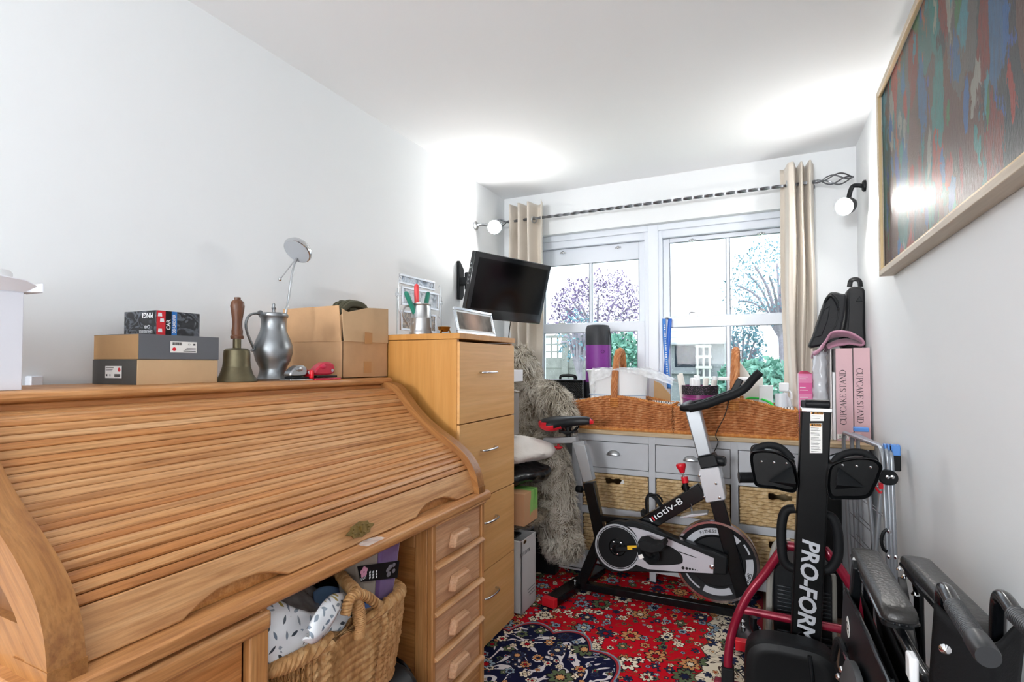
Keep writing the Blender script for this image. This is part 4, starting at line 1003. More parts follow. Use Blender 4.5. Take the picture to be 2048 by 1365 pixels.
f = MB(t); tb(f, -.003, .003, -hw+w, hw-w, w, hh-w); f.build('mount', mat('white_mount', '#e9ebea', .3), t, smooth=0)
f = MB(t); tb(f, .003, .0038, -hw+w+.008, hw-w-.008, w+.008, hh-w-.008); f.build('portrait', blur_mat(), t, smooth=0)
f = MB(t); f.add([ti @ Vector(p) for p in ((-.004, -.02, .075), (-.004, .02, .075))]+[Vector((X-.07, (y0+y1)/2+s*.02, zc)) for s in (1, -1)], [(0, 1, 2, 3)]); f.build('strut', M['black_matt'], t, solid=.002)
# ================================================================== drawer chest under the window
CYF = 3.10
GREYP = mat('grey_painted_wood', '#b8bbc0', .5, var=.03, vs=20); CTOP = wood('pale_oak_worktop', ('#a58d6b', '#b79f7c', '#c5b08e'), 0, 1, .45, fleck=.15)
zt = PY(1400, 872, CYF-.015).z; zb = PY(1400, 879, CYF-.015).z
cx0 = PY(1144, 900, CYF).x; colw = PY(1461, 900, CYF).x-PY(1310, 885, CYF).x; pitch = PY(1310, 885, CYF).x-PY(1164, 878, CYF).x
d0 = PY(1164, 878, CYF).x
cx1 = .455
chest = thing('storage_chest', 'grey painted chest with three drawers and woven basket compartments', 'chest', ((cx0+cx1)/2, CYF+.24, 0))
CYB = D-.03
ZW = zt
b = MB(chest); b.box(cx0-.015, cx1+.02, CYF-.018, CYB, zt-.024, zt); b.build('worktop', CTOP, chest, bevel=.004)
zd0, zd1 = PY(1296, 889, CYF).z, PY(1295, 944, CYF).z       # drawers
zs = [PY(1296, 955, CYF).z, PY(1296, 1027, CYF).z, PY(1296, 1042, CYF).z]
zfl = .10
b = MB(chest)
for X0, X1 in [(cx0, d0)]+[(d0+i*pitch+colw, d0+(i+1)*pitch) for i in range(2)]+[(d0+2*pitch+colw, cx1)]: b.box(X0, X1, CYF, CYF+.02, .0, zt-.024)
b.box(cx0+.002, cx1-.002, CYF+.0008, CYF+.0195, zd0, zt-.0245); b.box(cx0+.002, cx1-.002, CYF+.001, CYF+.021, zs[0], zd1)
rows = [(zs[1], zs[0]), (zfl+.02, zs[2])]
b.box(cx0+.002, cx1-.002, CYF+.0012, CYB-.001, zs[2], zs[1]); b.box(cx0+.002, cx1-.002, CYF+.0012, CYB-.001, zfl-.05, zfl+.02)
b.box(cx0, cx0+.02, CYF+.01, CYB, 0, zt-.024); b.box(cx1-.02, cx1, CYF+.01, CYB, 0, zt-.024); b.box(cx0, cx1, CYB-.01, CYB, 0, zt-.024)
for i in range(2): X = d0+i*pitch+colw+(pitch-colw)/2; b.box(X-.009, X+.009, CYF+.015, CYB, 0, zd1)
b.build('carcass', GREYP, chest, bevel=.002)
for i in range(3):
    X0 = d0+i*pitch; dr = MB(chest); dr.box(X0+.003, X0+colw-.003, CYF+.001, CYF+.36, zd1+.003, zd0-.003); dr = dr.build('drawer', GREYP, chest, bevel=.0015)
    c = Vector((X0+colw/2-.005, CYF, (zd0+zd1)/2+.012)); h = MB(chest)
    def cup(u, v):
        a = PI*u; r = .040; s = math.sin(v*PI/2); return (c.x-r*math.cos(a)*(1-.0*v), c.y-.022*math.sin(a)**.6*math.sin(v*PI*.5)-.001, c.z-.012+ (.030*math.sin(a))*(1-.0*v)*math.cos(v*PI*.5)+.0)
    h.grid(cup, 21, 9); h.box(c.x-.046, c.x+.046, c.y-.003, c.y, c.z-.012, c.z-.008); h.build('cup_handle', M['steel'], dr, solid=.0018)
def weave_mat(name, c1, c2, c3, s=1.0):
    t = NT(name); k = t.noise(t.coord((40*s, 40*s, 14*s)), 1.0, 3, .6); k2 = t.noise(t.coord(), 5*s, 2)
    t.base(t.mix(t.math('MULTIPLY', k2, .35), t.ramp(k, [(.3, lin(c1)), (.5, lin(c2)), (.72, lin(c3))]), lin(c1))); t.set(Roughness=.62); t.bump(t.noise(t.coord((160, 160, 60)), 1, 2), .25, .003); return t.m
HYA = weave_mat('woven_water_hyacinth', '#a88a60', '#c8ab7d', '#dfc8a0'); DARKIN = mat('dark_basket_inside', '#3a2c1c', .9)
def panel(mb, o, U, V, N, w, h, nrow, ncol, amp, hole=None, ru=5, rv=5, top=None):
    """woven panel: rows of strands passing in and out of upright stakes"""
    o = Vector(o); U = Vector(U).normalized(); V = Vector(V).normalized(); N = Vector(N).normalized()
    nu, nv = ncol*ru+1, nrow*rv+1; base = len(mb.v); vs = []
    for j in range(nv):
        for i in range(nu):
            u, v = i/(nu-1), j/(nv-1); r = v*nrow; k = int(min(r, nrow-1e-6)); f = r-k
            a = abs(math.sin(PI*f))**.7*(.5+.5*math.cos(PI*(ncol*u+k)))*amp+abs(math.sin(PI*f))*amp*.45
            hh = h if top is None else top(u)
            tw = .18*h/nrow*math.sin(2*PI*ncol*u*.5+PI*k)
            vs.append(o+U*(u*w)+V*(v*hh+(tw if 0 < j < nv-1 else 0))+N*a)
    fs = []
    for j in range(nv-1):
        for i in range(nu-1):
            if hole:
                u, v = (i+.5)/(nu-1), (j+.5)/(nv-1)
                if hole[0] < u < hole[1] and hole[2] < v < hole[3]: continue
            fs.append((j*nu+i, j*nu+i+1, (j+1)*nu+i+1, (j+1)*nu+i))
    mb.add(vs, fs)
nb_ = 0
BL = ['woven basket in the top row left compartment, behind the bike seat post', 'woven basket in the top row middle compartment, behind the bike lettering', 'woven basket in the top row right compartment with dark slot handle',
      'woven basket in the bottom row left compartment, behind the furry leg', 'woven basket in the bottom row middle compartment, behind the flywheel', 'woven basket in the bottom row right compartment, beside the rower']
for r_, (z0, z1) in enumerate(rows):
    for i in range(3):
        X0, X1 = d0+i*pitch+.006, d0+i*pitch+colw-.006; zz1 = z1-.008
        t = thing('woven_basket', BL[nb_], 'basket', ((X0+X1)/2, CYF+.15, z0), group='woven baskets in the chest'); nb_ += 1
        b = MB(t); hole = (.36, .64, .76, .90)
        w, h = X1-X0, zz1-z0-.001
        panel(b, (X0, CYF+.012, z0+.001), (1, 0, 0), (0, 0, 1), (0, -1, 0), w, h, 11, 14, .011, hole, 6, 6)
        b.box(X0, X0+.012, CYF+.012, CYF+.38, z0+.001, zz1); b.box(X1-.012, X1, CYF+.012, CYF+.38, z0+.001, zz1); b.box(X0, X1, CYF+.37, CYF+.38, z0+.001, zz1); b.box(X0, X1, CYF+.013, CYF+.38, z0+.001, z0+.01)
        b.build('basket_body', HYA, t, smooth=60)
        b = MB(t); b.bar((X0, CYF+.008, zz1-.004), (X1, CYF+.008, zz1-.004), .02, .016); b.build('rim', HYA, t, bevel=.005)
        if nb_ == 1:
            o = MB((X0+w*.58, CYF+.05, z0+h*.7)); o.plate([(X0+w*.56, CYF+.02, z0+h*.72), (X0+w*.66, CYF+.02, z0+h*.74), (X0+w*.645, CYF+.022, z0+h*.90), (X0+w*.60, CYF+.022, z0+h*.85)], (0, 1, 0), .003)
            tag(o.build('paper_sheet', M['paper']), 'white paper seen through slot of the left woven basket', 'paper')

# ================================================================== two willow trugs on the worktop
WIL = weave_mat('golden_willow', '#9c5a30', '#c07c48', '#dca472', .9); WILD = weave_mat('willow_edging', '#a9642a', '#c9803b', '#dda058', 2)
def trug(label, x0, x1, yf, depth, zrim, zmid, zbot, hx, hz):
    t = thing('willow_trug', label, 'basket', ((x0+x1)/2, yf+depth/2, zbot), group='willow trugs on the chest')
    w = x1-x0; fl = .014
    top = lambda u: (zrim-zbot)+(zmid-zrim)*math.sin(PI*min(max((u-.0)/1.0, 0), 1))**1.6
    b = MB(t); panel(b, (x0, yf, zbot+.012), (1, 0, 0), (0, 0, 1), (0, -1, 0), w, zrim-zbot-.012, 13, 30, .010, None, 4, 5, lambda u: top(u)-.012)
    panel(b, (x0, yf+depth, zbot+.012), (1, 0, 0), (0, 0, 1), (0, -1, 0), w, zrim-zbot-.012, 10, 26, .006, None, 3, 3, lambda u: top(u)-.012)
    panel(b, (x0, yf+depth, zbot+.012), (0, -1, 0), (0, 0, 1), (-1, 0, 0), depth, zrim-zbot-.012, 12, 18, .006, None, 4, 4)
    panel(b, (x1, yf, zbot+.012), (0, 1, 0), (0, 0, 1), (1, 0, 0), depth, zrim-zbot-.012, 12, 18, .006, None, 4, 4)
    b.box(x0, x1, yf, yf+depth, zbot+.006, zbot+.014)
    b.build('basket_body', WIL, t, smooth=60, solid=.004)
    def rope(pts, r, name, turns):
        m = MB(t); n = len(pts)
        for k in range(3):
            q = []
            for i, p in enumerate(pts):
                d = (Vector(pts[min(i+1, n-1)])-Vector(pts[max(i-1, 0)])).normalized(); u = Vector((0, 0, 1)); u = (u-d*u.dot(d)); u = u.normalized() if u.length > .05 else Vector((1, 0, 0)); wv = d.cross(u)
                a = turns*2*PI*i/(n-1)+k*2*PI/3; q.append(Vector(p)+(u*math.cos(a)+wv*math.sin(a))*r*.55)
            m.tube(q, r*.62, 7)
        return m.build(name, WILD, t)
    for y, n in ((yf-.002, 'front_rim'), (yf+depth+.002, 'back_rim')):
        rope([(x0+w*i/60, y, zbot+top(i/60)) for i in range(61)], .009, n, 26)
    for X in (x0, x1): rope([(X, yf+depth*i/30, zrim) for i in range(31)], .009, 'end_rim', 14)
    m = MB(t); m.tube([(x0-.003, yf-.004, zbot+.008), (x1+.003, yf-.004, zbot+.008), (x1+.003, yf+depth, zbot+.008), (x0-.003, yf+depth, zbot+.008)], .0115, 8, True); m.build('foot_band', WILD, t)
    hp = curve([(hx, yf-.006, zmid-.06), (hx, yf-.006, zmid+.02), (hx, yf+.004, zmid+.10), (hx+.004, yf+.05, hz-.035), (hx+.006, yf+depth*.38, hz), (hx+.006, yf+depth*.62, hz), (hx+.004, yf+depth-.05, hz-.035), (hx, yf+depth, zmid+.10), (hx, yf+depth+.006, zmid), (hx, yf+depth+.006, zmid-.06)], 12)
    # braided handle
    m = MB(t); n = len(hp)
    for k in range(6):
        q = []
        for i, p in enumerate(hp):
            d = (hp[min(i+1, n-1)]-hp[max(i-1, 0)]).normalized(); u = Vector((1, 0, 0)); u = (u-d*u.dot(d)).normalized(); wv = d.cross(u); a = 4.2*2*PI*i/(n-1)+k*PI/3
            q.append(p+(u*math.cos(a)+wv*math.sin(a))*.0125)
        m.tube(q, .0085, 7)
    m.build('hoop_handle', WIL, t)
    for y in (yf-.006, yf+depth+.006):
        m = MB(t)
        for i in range(5): m.tube([(hx+.022*math.cos(a), y+.020*math.sin(a), zmid-.012-.011*i) for a in [2*PI*j/14 for j in range(14)]], .006, 6, True)
        m.build('handle_binding', WILD, t)
    return t
YT = CYF+.03
a = PY(1134, 804, YT); b2 = PY(1344, 813, YT)
LT = dict(x0=a.x, x1=b2.x, zb=zt, zr=PY(1344, 813, YT).z-.004)
trug('left willow trug with hoop handle and wrapped white basin', a.x, b2.x, YT, .24, (a.z+b2.z)/2, PY(1232, 794, YT).z, zt, PY(1229, 790, YT).x, PY(1250, 704, YT+.15).z)
a3 = PY(1350, 815, YT); b3 = PY(1593, 824, YT)
trug('right willow trug with hoop handle, bathroom bits and purple tin', a3.x, b3.x, YT, .24, (a3.z+b3.z)/2, PY(1470, 799, YT).z, zt, PY(1468, 790, YT).x, PY(1470, 703, YT+.15).z)
ZRIM = (a.z+b2.z)/2
# striped cloth lining edges
STR = NT('ticking_stripe'); sx_ = STR.node('SeparateXYZ', inp={0: STR.coord()}); STR.base(STR.mix(STR.math('GREATER_THAN', STR.math('FRACT', STR.math('MULTIPLY', STR.math('ADD', sx_.outputs[0], sx_.outputs[1]), 70)), .62), lin('#eceae6'), lin('#4b4a4e'))); STR = STR.m
def lining(name, label, x0, x1, zr):
    o = MB(((x0+x1)/2, YT+.12, zr))
    def fn(u, v):
        a = 2*PI*u; cx, sy = math.cos(a), math.sin(a); k = max(abs(cx), abs(sy)); X = (x0+x1)/2+cx/k*((x1-x0)/2-.012); Y = YT+.12+sy/k*.108
        return (X, Y, zr-.05+.058*v+.004*math.sin(14*a))
    o.grid(fn, 96, 6, True); o = o.build(name, STR, smooth=60, solid=.003); tag(o, label, 'lining cloth'); return o
lining('cloth_lining', 'striped cloth lining inside the left willow trug', a.x, b2.x, ZRIM)
lining('cloth_lining', 'striped cloth lining inside the right willow trug', a3.x, b3.x, ZRIM)
# white basin wrapped in clear film
TUB = mat('white_enamel', '#f4f6f8', .3, coat=.4)
cxb = PY(1238, 770, YT+.16).x; yb = YT+.122; z1 = PY(1238, 741, YT+.08).z; zb0 = zt+.02
hw = PY(1300, 770, YT+.12).x-cxb
t = thing('enamel_basin', 'white oval enamel basin standing in the left trug', 'basin', (cxb, yb, zb0))
def basin(u, v):
    a = 2*PI*u; prof = [(.72, 0), (.80, .02), (.93, .92), (.96, .97), (1.0, 1.0), (.97, 1.01), (.92, .96), (.80, .06), (.0, .04)]
    i = v*(len(prof)-1); k = min(int(i), len(prof)-2); f = i-k; r = prof[k][0]*(1-f)+prof[k+1][0]*f; h = prof[k][1]*(1-f)+prof[k+1][1]*f
    return (cxb+hw*r*math.cos(a), yb+.102*r*math.sin(a), zb0+(z1-zb0)*h)
MB(t).grid(basin, 48, 25, True).build('basin_body', TUB, t)
m = MB(t); zz_ = zb0+(z1-zb0)*.55
m.tube([(cxb+(hw*.905)*math.cos(2*PI*k/40), yb+.0925*math.sin(2*PI*k/40), zz_) for k in range(40)], .0022, 6, True); m.build('blue_line', mat('pale_blue_rim', '#9fb4d0', .4), t)
FILM = NT('clear_film'); FILM.n.remove(FILM.b); tr = FILM.n.new('ShaderNodeBsdfTransparent'); gl = FILM.n.new('ShaderNodeBsdfPrincipled'); gl.inputs['Base Color'].default_value = (.92, .94, .97, 1); gl.inputs['Roughness'].default_value = .12
mx = FILM.n.new('ShaderNodeMixShader'); FILM.l.new(FILM.math('ADD', .12, FILM.math('MULTIPLY', FILM.noise(FILM.coord(), 26, 3, .6), .62)), mx.inputs[0]); FILM.l.new(tr.outputs[0], mx.inputs[1]); FILM.l.new(gl.outputs[0], mx.inputs[2]); FILM.l.new(mx.outputs[0], FILM.n['Material Output'].inputs[0]); FILM = FILM.m
def crumple(fn, amp, s):
    def g(u, v):
        p = Vector(fn(u, v)); return p+Vector((nz(p, s), nz(p+Vector((5, 1, 3)), s), abs(nz(p+Vector((9, 4, 2)), s))))*amp
    return g
xw0, xw1 = PY(1190, 760, YT+.1).x, PY(1345, 790, YT+.02).x
o = MB(((xw0+xw1)/2, yb, ZRIM))
def film(u, v):
    X = xw0+(xw1-xw0)*u; Y = YT-.004+.235*v; d = ((X-cxb)/(hw*1.02))**2+((Y-yb)/.107)**2
    z = z1+.010 if d < 1 else max(ZRIM-.004, z1+.010-(math.sqrt(d)-1)*(.09 if X > cxb else .3))
    return (X, Y, z)
o.grid(crumple(film, .012, 26), 46, 26)
def tuft(u, v):
    return (xw0+.005+.03*u+.008*v, YT+.04+.10*u, ZRIM+.01+(.105+.02*math.sin(5*u))*v)
o.grid(crumple(tuft, .016, 30), 14, 14)
tag(o.build('plastic_film', FILM, smooth=50), 'crumpled clear plastic film over the white basin', 'plastic film')
for i, (px, py, tx, hh) in enumerate(((1186, 797, 'nearer the window', .035), (1195, 796, 'nearer the basin', .032))):
    p = PY(px, py, YT+.05); bs = Vector((p.x, YT+.05, zt+.016)); b_ = MB(bs); b_.lathe([(0, 0), (.014, 0), (.014, ZRIM-zt-.02), (.011, ZRIM-zt-.012), (.0105, ZRIM-zt+hh*.6), (.008, ZRIM-zt+hh*.7), (0, ZRIM-zt+hh*.7)], bs, seg=16)
    tag(b_.build('pill_bottle', M['white']), 'small white capped bottle at left end of trug, '+('left of the pair' if i == 0 else 'right of the pair'), 'bottle', 'small white bottles in the trug')
tag(MB((PY(1320, 775, YT+.26).x, YT+.26, zt+.02)).plate([PY(px, py, YT+.26) for px, py in ((1308, 762), (1322, 768), (1340, 790), (1342, 855), (1308, 855))], (0, 1, 0), .012).build('brown_card', CARDK), 'brown card edge behind the wrapped white basin', 'card')
# right trug: lace trimmed tin with tubes
q = Vector((PY(1400, 790, YT+.12).x, YT+.12, zt+.016)); tz = PY(1400, 772, YT+.10).z-q.z; rr = PY(1440, 790, YT+.16).x-q.x
t = thing('lace_trimmed_tin', 'purple round tin with black lace band in right trug', 'tin', q); rr = min(rr, .098)
MB(t).lathe([(0, 0), (rr, 0), (rr, tz), (rr-.004, tz), (rr-.004, .01), (0, .01)], q, seg=40).build('tin_body', mat('purple_satin', '#7b1f66', .35, sheen=.4), t)
def lace():
    m = NT('black_lace'); vo = m.n.new('ShaderNodeTexVoronoi'); vo.inputs['Scale'].default_value = 150; m.l.new(m.coord(), vo.inputs['Vector']); m.base(m.mix(m.math('LESS_THAN', vo.outputs['Distance'], .30), lin('#121014'), lin('#6f5a70'))); m.set(Roughness=.7); return m.m
MB(t).lathe([(rr+.001, tz*.80), (rr+.003, tz*.80), (rr+.003, tz+.002), (rr+.001, tz+.002)], q, seg=40, cap=False).build('lace_band', lace(), t)
MB(t).tube([(q.x+(rr+.003)*math.cos(2*PI*k/40), q.y+(rr+.003)*math.sin(2*PI*k/40), q.z+tz*.72) for k in range(40)], .003, 6, True).build('ribbon', mat('magenta_ribbon', '#a03a86', .3), t)
CRM = mat('cream_tube', '#f3f0e8', .4)
for i, (dx, dy, h, r, ti_) in enumerate(((-.075, -.02, .075, .016, -.12), (-.048, -.035, .055, .018, .05), (-.05, .03, .085, .015, -.2), (-.018, -.05, .05, .02, .02), (.01, -.04, .055, .018, .1), (-.005, .02, .07, .018, -.05), (.04, -.03, .045, .018, .15), (.045, .03, .065, .016, .12))):
    p = q+Vector((dx, dy, .012)); d = Vector((ti_, 0, 1)).normalized(); L_ = tz+h-.02; o = MB(p)
    if i % 2: o.lathe([(0, 0), (r*.55, 0), (r*.55, .03), (r*.6, .032), (r, L_*.55), (r*.98, L_-.004), (r*.4, L_), (0, L_)], p, d, 16)
    else: o.tube([p, p+d*.03, p+d*(L_-.004), p+d*L_], [r*.7, r, r*1.0, r*.98], 14, flat=.45)
    tag(o.build('cream_tube', [CRM, M['white']][i % 2]), 'white toiletry tube or bottle crowded in the purple tin', 'toiletry', 'toiletries in the purple tin')
# flat white scale
p0, p1 = PY(1436, 758, YT+.05), PY(1500, 758, YT+.05)
t = thing('kitchen_scale', 'flat white scale plate above right trug, behind handlebar', 'scale', ((p0.x+p1.x)/2, YT+.10, zt+.016))
MB(t).prism(rrect(p1.x-p0.x, .15, .02, cx=(p0.x+p1.x)/2, cy=YT+.11), 2, p0.z-.010, p0.z+.008).build('plate', M['white'], t, bevel=.004)
MB(t).lathe([(.04, 0), (.036, .02), (.022, p0.z-zt-.03), (.03, p0.z-zt-.026)], ((p0.x+p1.x)/2, YT+.11, zt+.016), seg=20).build('column', M['white'], t)
HG = mat('bright_green_plastic', '#2ad04a', .3)
o = MB((PY(1520, 800, YT+.1).x, YT+.1, ZRIM)); o.tube(curve([PY(1486, 803, YT+.14), PY(1497, 797, YT+.14), PY(1520, 798, YT+.11), PY(1540, 806, YT+.06), PY(1548, 815, YT+.03)], 8), .005, 10, flat=1.5); tag(o.build('green_hoop', HG), 'bright green curved plastic strip in right trug', 'plastic strip')
for i, (px, py, w_, h_, lab) in enumerate(((1507, 770, .10, .085, 'cream cardboard carton with printed panel in right trug'), (1532, 782, .07, .06, 'plain white carton at right inside the right trug'))):
    p = PY(px, py, YT+.2-.05*i); o = MB((p.x, YT+.2-.05*i, zt+.016)); o.box(p.x-w_/2, p.x+w_/2, YT+.14-.04*i, YT+.21-.04*i, zt+.016, p.z+h_/2); tag(o.build('small_carton', CRM if i == 0 else M['white'], bevel=.002), lab, 'carton')
p = PY(1484, 735, YT+.24); o = MB((p.x, YT+.24, zt+.016)); o.plate([PY(px, py, YT+.24) for px, py in ((1478, 722), (1496, 745), (1510, 775), (1512, 850), (1468, 850), (1470, 790))], (0, 1, 0), .02); tag(o.build('pale_packet', mat('pale_packet', '#dcd9d2', .5), bevel=.004), 'pale packet leaning behind the handle of right trug', 'packet')

# ================================================================== standing behind the trugs
YB_ = D-.115
# vanity case
p0, p1 = PY(1078, 762, YB_-.12), PY(1166, 762, YB_-.12); zc1 = PY(1120, 760, YB_-.12).z
t = thing('vanity_case', 'black quilted vanity case with handle on chest beside curtain', 'case', ((p0.x+p1.x)/2, YB_-.03, zt))
def quilt():
    m = NT('black_quilted_vinyl'); v = m.node('SeparateXYZ', inp={0: m.coord()}); s = m.math('ADD', v.outputs[0], v.outputs[2]); d = m.math('SUBTRACT', v.outputs[0], v.outputs[2])
    f = lambda q: m.math('ABSOLUTE', m.math('SINE', m.math('MULTIPLY', q, 190)))
    m.base(lin('#17191c')); m.set(Roughness=.3); m.bump(m.math('MINIMUM', f(s), f(d)), .8, .006); return m.m
b = MB(t); b.box(p0.x, p1.x, YB_-.12, YB_+.06, zt, zc1-.012); b.build('case_body', quilt(), t, bevel=.008)
b = MB(t); framebox_ = None
b.box(p0.x-.002, p1.x+.002, YB_-.122, YB_+.062, zc1-.014, zc1); b.build('lid', M['black_satin'], t, bevel=.006)
b = MB(t); xm = (p0.x+p1.x)/2+.02; b.tube(curve([(xm-.055, YB_-.03, zc1), (xm-.05, YB_-.03, zc1+.022), (xm, YB_-.03, zc1+.028), (xm+.05, YB_-.03, zc1+.022), (xm+.055, YB_-.03, zc1)], 5), .008, 8, flat=1.6); b.build('handle', M['black_satin'], t)
for X in (p0.x, p1.x): MB(t).box(X-.003, X+.003, YB_-.124, YB_+.064, zt, zc1).build('metal_edge', M['steel'], t, bevel=.001)
pc = PY(1113, 781, YB_-.122); MB(t).box(pc.x-.024, pc.x+.024, YB_-.124, YB_-.119, pc.z-.014, pc.z+.014).build('name_plate', M['steel'], t, bevel=.001)
# yoga mat in a bag
q = Vector((PY(1196, 720, YB_-.05).x, YB_-.05, zt)); top = PY(1196, 650, YB_-.05).z-zt; r = (PY(1219, 720, YB_-.05).x-PY(1171, 720, YB_-.05).x)/2
t = thing('yoga_mat', 'rolled yoga mat in black and purple drawstring bag', 'yoga mat', q)
zA, zB = PY(1196, 691, YB_-.05).z-zt, PY(1196, 764, YB_-.05).z-zt
BK = mat('black_nylon', '#25282d', .55, bump=.25, bs=40)
MB(t).lathe([(0, 0), (r*.95, 0), (r, .01), (r, zB)], q, seg=32).build('bag_base', BK, t)
MB(t).lathe([(r, zB), (r*1.005, zB+.01), (r*1.005, zA-.01), (r, zA)], q, seg=32).build('purple_section', mat('purple_nylon', '#7d2f8e', .5, bump=.1, bs=60), t)
MB(t).lathe([(r, zA), (r*1.01, zA+.03), (r*.99, top-.03), (r*.86, top-.006), (r*.5, top), (0, top-.006)], q, seg=32).build('bag_top', BK, t)
MB(t).tube(curve([q+Vector((r*.9, -.012, top-.03)), q+Vector((r*1.10, -.015, top-.09)), q+Vector((r*1.12, -.015, top*.5)), q+Vector((r*1.05, -.012, .1))], 6), .004, 6).build('carry_strap', BK, t)
m = MB(t); pc = q+Vector((r*.62, -r*.80, zA-.045)); m.tube([pc+Vector((.010*math.cos(2*PI*k/16), .008*math.cos(2*PI*k/16)*.6, .010*math.sin(2*PI*k/16))) for k in range(16)], .0015, 6, True); m.build('printed_ring', mat('dark_purple_print', '#451552', .6), t)
# blue exercise band hanging on the mullion
t = thing('exercise_band', 'blue printed band hanging from the window mullion', 'band', PY(1333, 640, YW-.07))
BLU = mat('blue_band', '#1b62c8', .45); m = MB(t)
def ribbon(pts, w, nm, mt_):
    m = MB(t); 
    m.grid(lambda u, v: Vector(pts[min(int(v*(len(pts)-1)+.5), len(pts)-1)])+Vector((w*(u-.5), -.004*math.sin(PI*u), 0)), 5, len(pts)); return m.build(nm, mt_, t, solid=.0025)
Yb = YW-.065
ribbon(curve([PY(1340, 638, Yb), PY(1337, 680, Yb), PY(1333, 720, Yb), PY(1330, 760, Yb)], 6), .024, 'band_loop', BLU)
ribbon(curve([PY(1328, 638, Yb-.006), PY(1330, 690, Yb-.006), PY(1335, 740, Yb-.012), PY(1338, 778, Yb-.014)], 6), .022, 'band_tail', mat('paler_blue_band', '#3f83d6', .5))
m = MB(t); pA, pB = PY(1329, 650, Yb-.012), PY(1336, 770, Yb-.020)
for i in range(26):
    p = pA.lerp(pB, i/26); m.box(p.x-.005, p.x+.005, p.y-.001, p.y, p.z-.005, p.z+.002*(i % 3))
m.build('printing', M['white_ink'], t, smooth=0)
m = MB(t); pk = PY(1334, 637, Yb); m.ell(pk, .012, .01, .008, 10, 6); m.bar(pk, pk+Vector((0, .04, 0)), .006, .006); m.build('hook', M['steel'], t)
# ================================================================== right hand corner of the chest
yc_ = CYF+.10
PINK = mat('dusty_pink_board', '#d9b3b9', .55, var=.03); PWH = mat('off_white_board', '#e6e2e2', .55)
def serif(mb, txt, size, o, xd, yd, sx=.82):
    """thin/thick stroked roman capitals with serifs"""
    o = Vector(o); X = Vector(xd).normalized(); Y = Vector(yd).normalized(); N = X.cross(Y)
    TK, TN = .105, .045
    def arc(cx, cy, rx, ry, a0, a1, n=14): return [(cx+rx*math.cos(R(a0+(a1-a0)*i/n)), cy+ry*math.sin(R(a0+(a1-a0)*i/n))) for i in range(n+1)]
    G = {'C': (.74, [(arc(.42, .5, .38, .5, 48, 312), 'v')], [(.68, .86, .68, .70, TN), (.68, .14, .68, .30, TN)]),
         'U': (.80, [([(.14, 1), (.14, .34)]+arc(.38, .34, .24, .34, 180, 270, 6), 'TK'), (arc(.38, .34, .24, .34, 270, 360, 6)+[(.62, 1)], 'TN')], [(.03, 1, .25, 1, TN), (.52, 1, .73, 1, TN)]),
         'P': (.60, [([(.14, 0), (.14, 1)], 'TK'), ([(.14, .98)]+arc(.30, .745, .24, .235, 90, -90, 10)+[(.14, .51)], 'v')], [(.03, 0, .26, 0, TN), (.03, 1, .14, 1, TN)]),
         'A': (.78, [([(.10, 0), (.38, 1)], 'TN'), ([(.38, 1), (.68, 0)], 'TK'), ([(.20, .36), (.57, .36)], 'TN')], [(0, 0, .20, 0, TN), (.57, 0, .79, 0, TN)]),
         'K': (.76, [([(.14, 0), (.14, 1)], 'TK'), ([(.18, .42), (.60, 1)], 'TN'), ([(.28, .56), (.66, 0)], 'TK')], [(.03, 0, .26, 0, TN), (.03, 1, .26, 1, TN), (.50, 1, .70, 1, TN), (.56, 0, .77, 0, TN)]),
         'E': (.62, [([(.14, 0), (.14, 1)], 'TK'), ([(.14, .98), (.54, .98)], 'TN'), ([(.14, .52), (.42, .52)], 'TN'), ([(.14, .02), (.56, .02)], 'TN')], [(.03, 0, .2, 0, TN), (.03, 1, .2, 1, TN), (.54, 1, .54, .84, TN), (.56, 0, .56, .17, TN), (.42, .6, .42, .44, TN)]),
         'S': (.58, [(arc(.29, .75, .20, .235, 40, 250, 10)+arc(.29, .25, .21, .245, 70, -140, 10), 'v')], [(.45, .92, .45, .76, TN), (.10, .06, .10, .24, TN)]),
         'T': (.66, [([(.33, 0), (.33, 1)], 'TK'), ([(.03, .98), (.63, .98)], 'TN')], [(.22, 0, .45, 0, TN), (.04, 1, .04, .84, TN), (.62, 1, .62, .84, TN)]),
         'N': (.82, [([(.14, 0), (.14, 1)], 'TN'), ([(.12, 1), (.66, 0)], 'TK'), ([(.66, 0), (.66, 1)], 'TN')], [(.03, 0, .26, 0, TN), (.0, 1, .14, 1, TN), (.54, 1, .78, 1, TN)]),
         'D': (.80, [([(.14, 0), (.14, 1)], 'TK'), ([(.14, .98)]+arc(.30, .5, .42, .48, 90, -90, 14)+[(.14, .02)], 'v')], [(.03, 0, .14, 0, TN), (.03, 1, .14, 1, TN)]), ' ': (.36, [], [])}
    tot = sum(G[c][0] for c in txt)*size*sx; x = -tot/2
    def seg(a, b, w0, w1):
        a = Vector(a+(0,)); b = Vector(b+(0,)); d = b-a
        if d.length < 1e-6: return
        d.normalize(); n = Vector((-d.y, d.x, 0)); a = a-d*.012; b = b+d*.012
        q = [a+n*w0/2, a-n*w0/2, b-n*w1/2, b+n*w1/2]
        mb.plate([o+X*(x+p.x*size*sx)+Y*((p.y-.5)*size) for p in q], N, .0004)
    for c in txt:
        w, st, sf = G[c]
        for pts, k in st:
            for p0, p1 in zip(pts[:-1], pts[1:]):
                if k == 'v':
                    d = Vector((p1[0]-p0[0], p1[1]-p0[1])); d = d.normalized() if d.length > 0 else Vector((0, 1)); wd = TN+(TK*1.05-TN)*abs(d.y)**1.3; seg(p0, p1, wd, wd)
                else: wd = TK if k == 'TK' else TN; seg(p0, p1, wd, wd)
        for x0, y0, x1, y1, wd in sf: seg((x0, y0), (x1, y1), wd, wd)
        x += w*size*sx
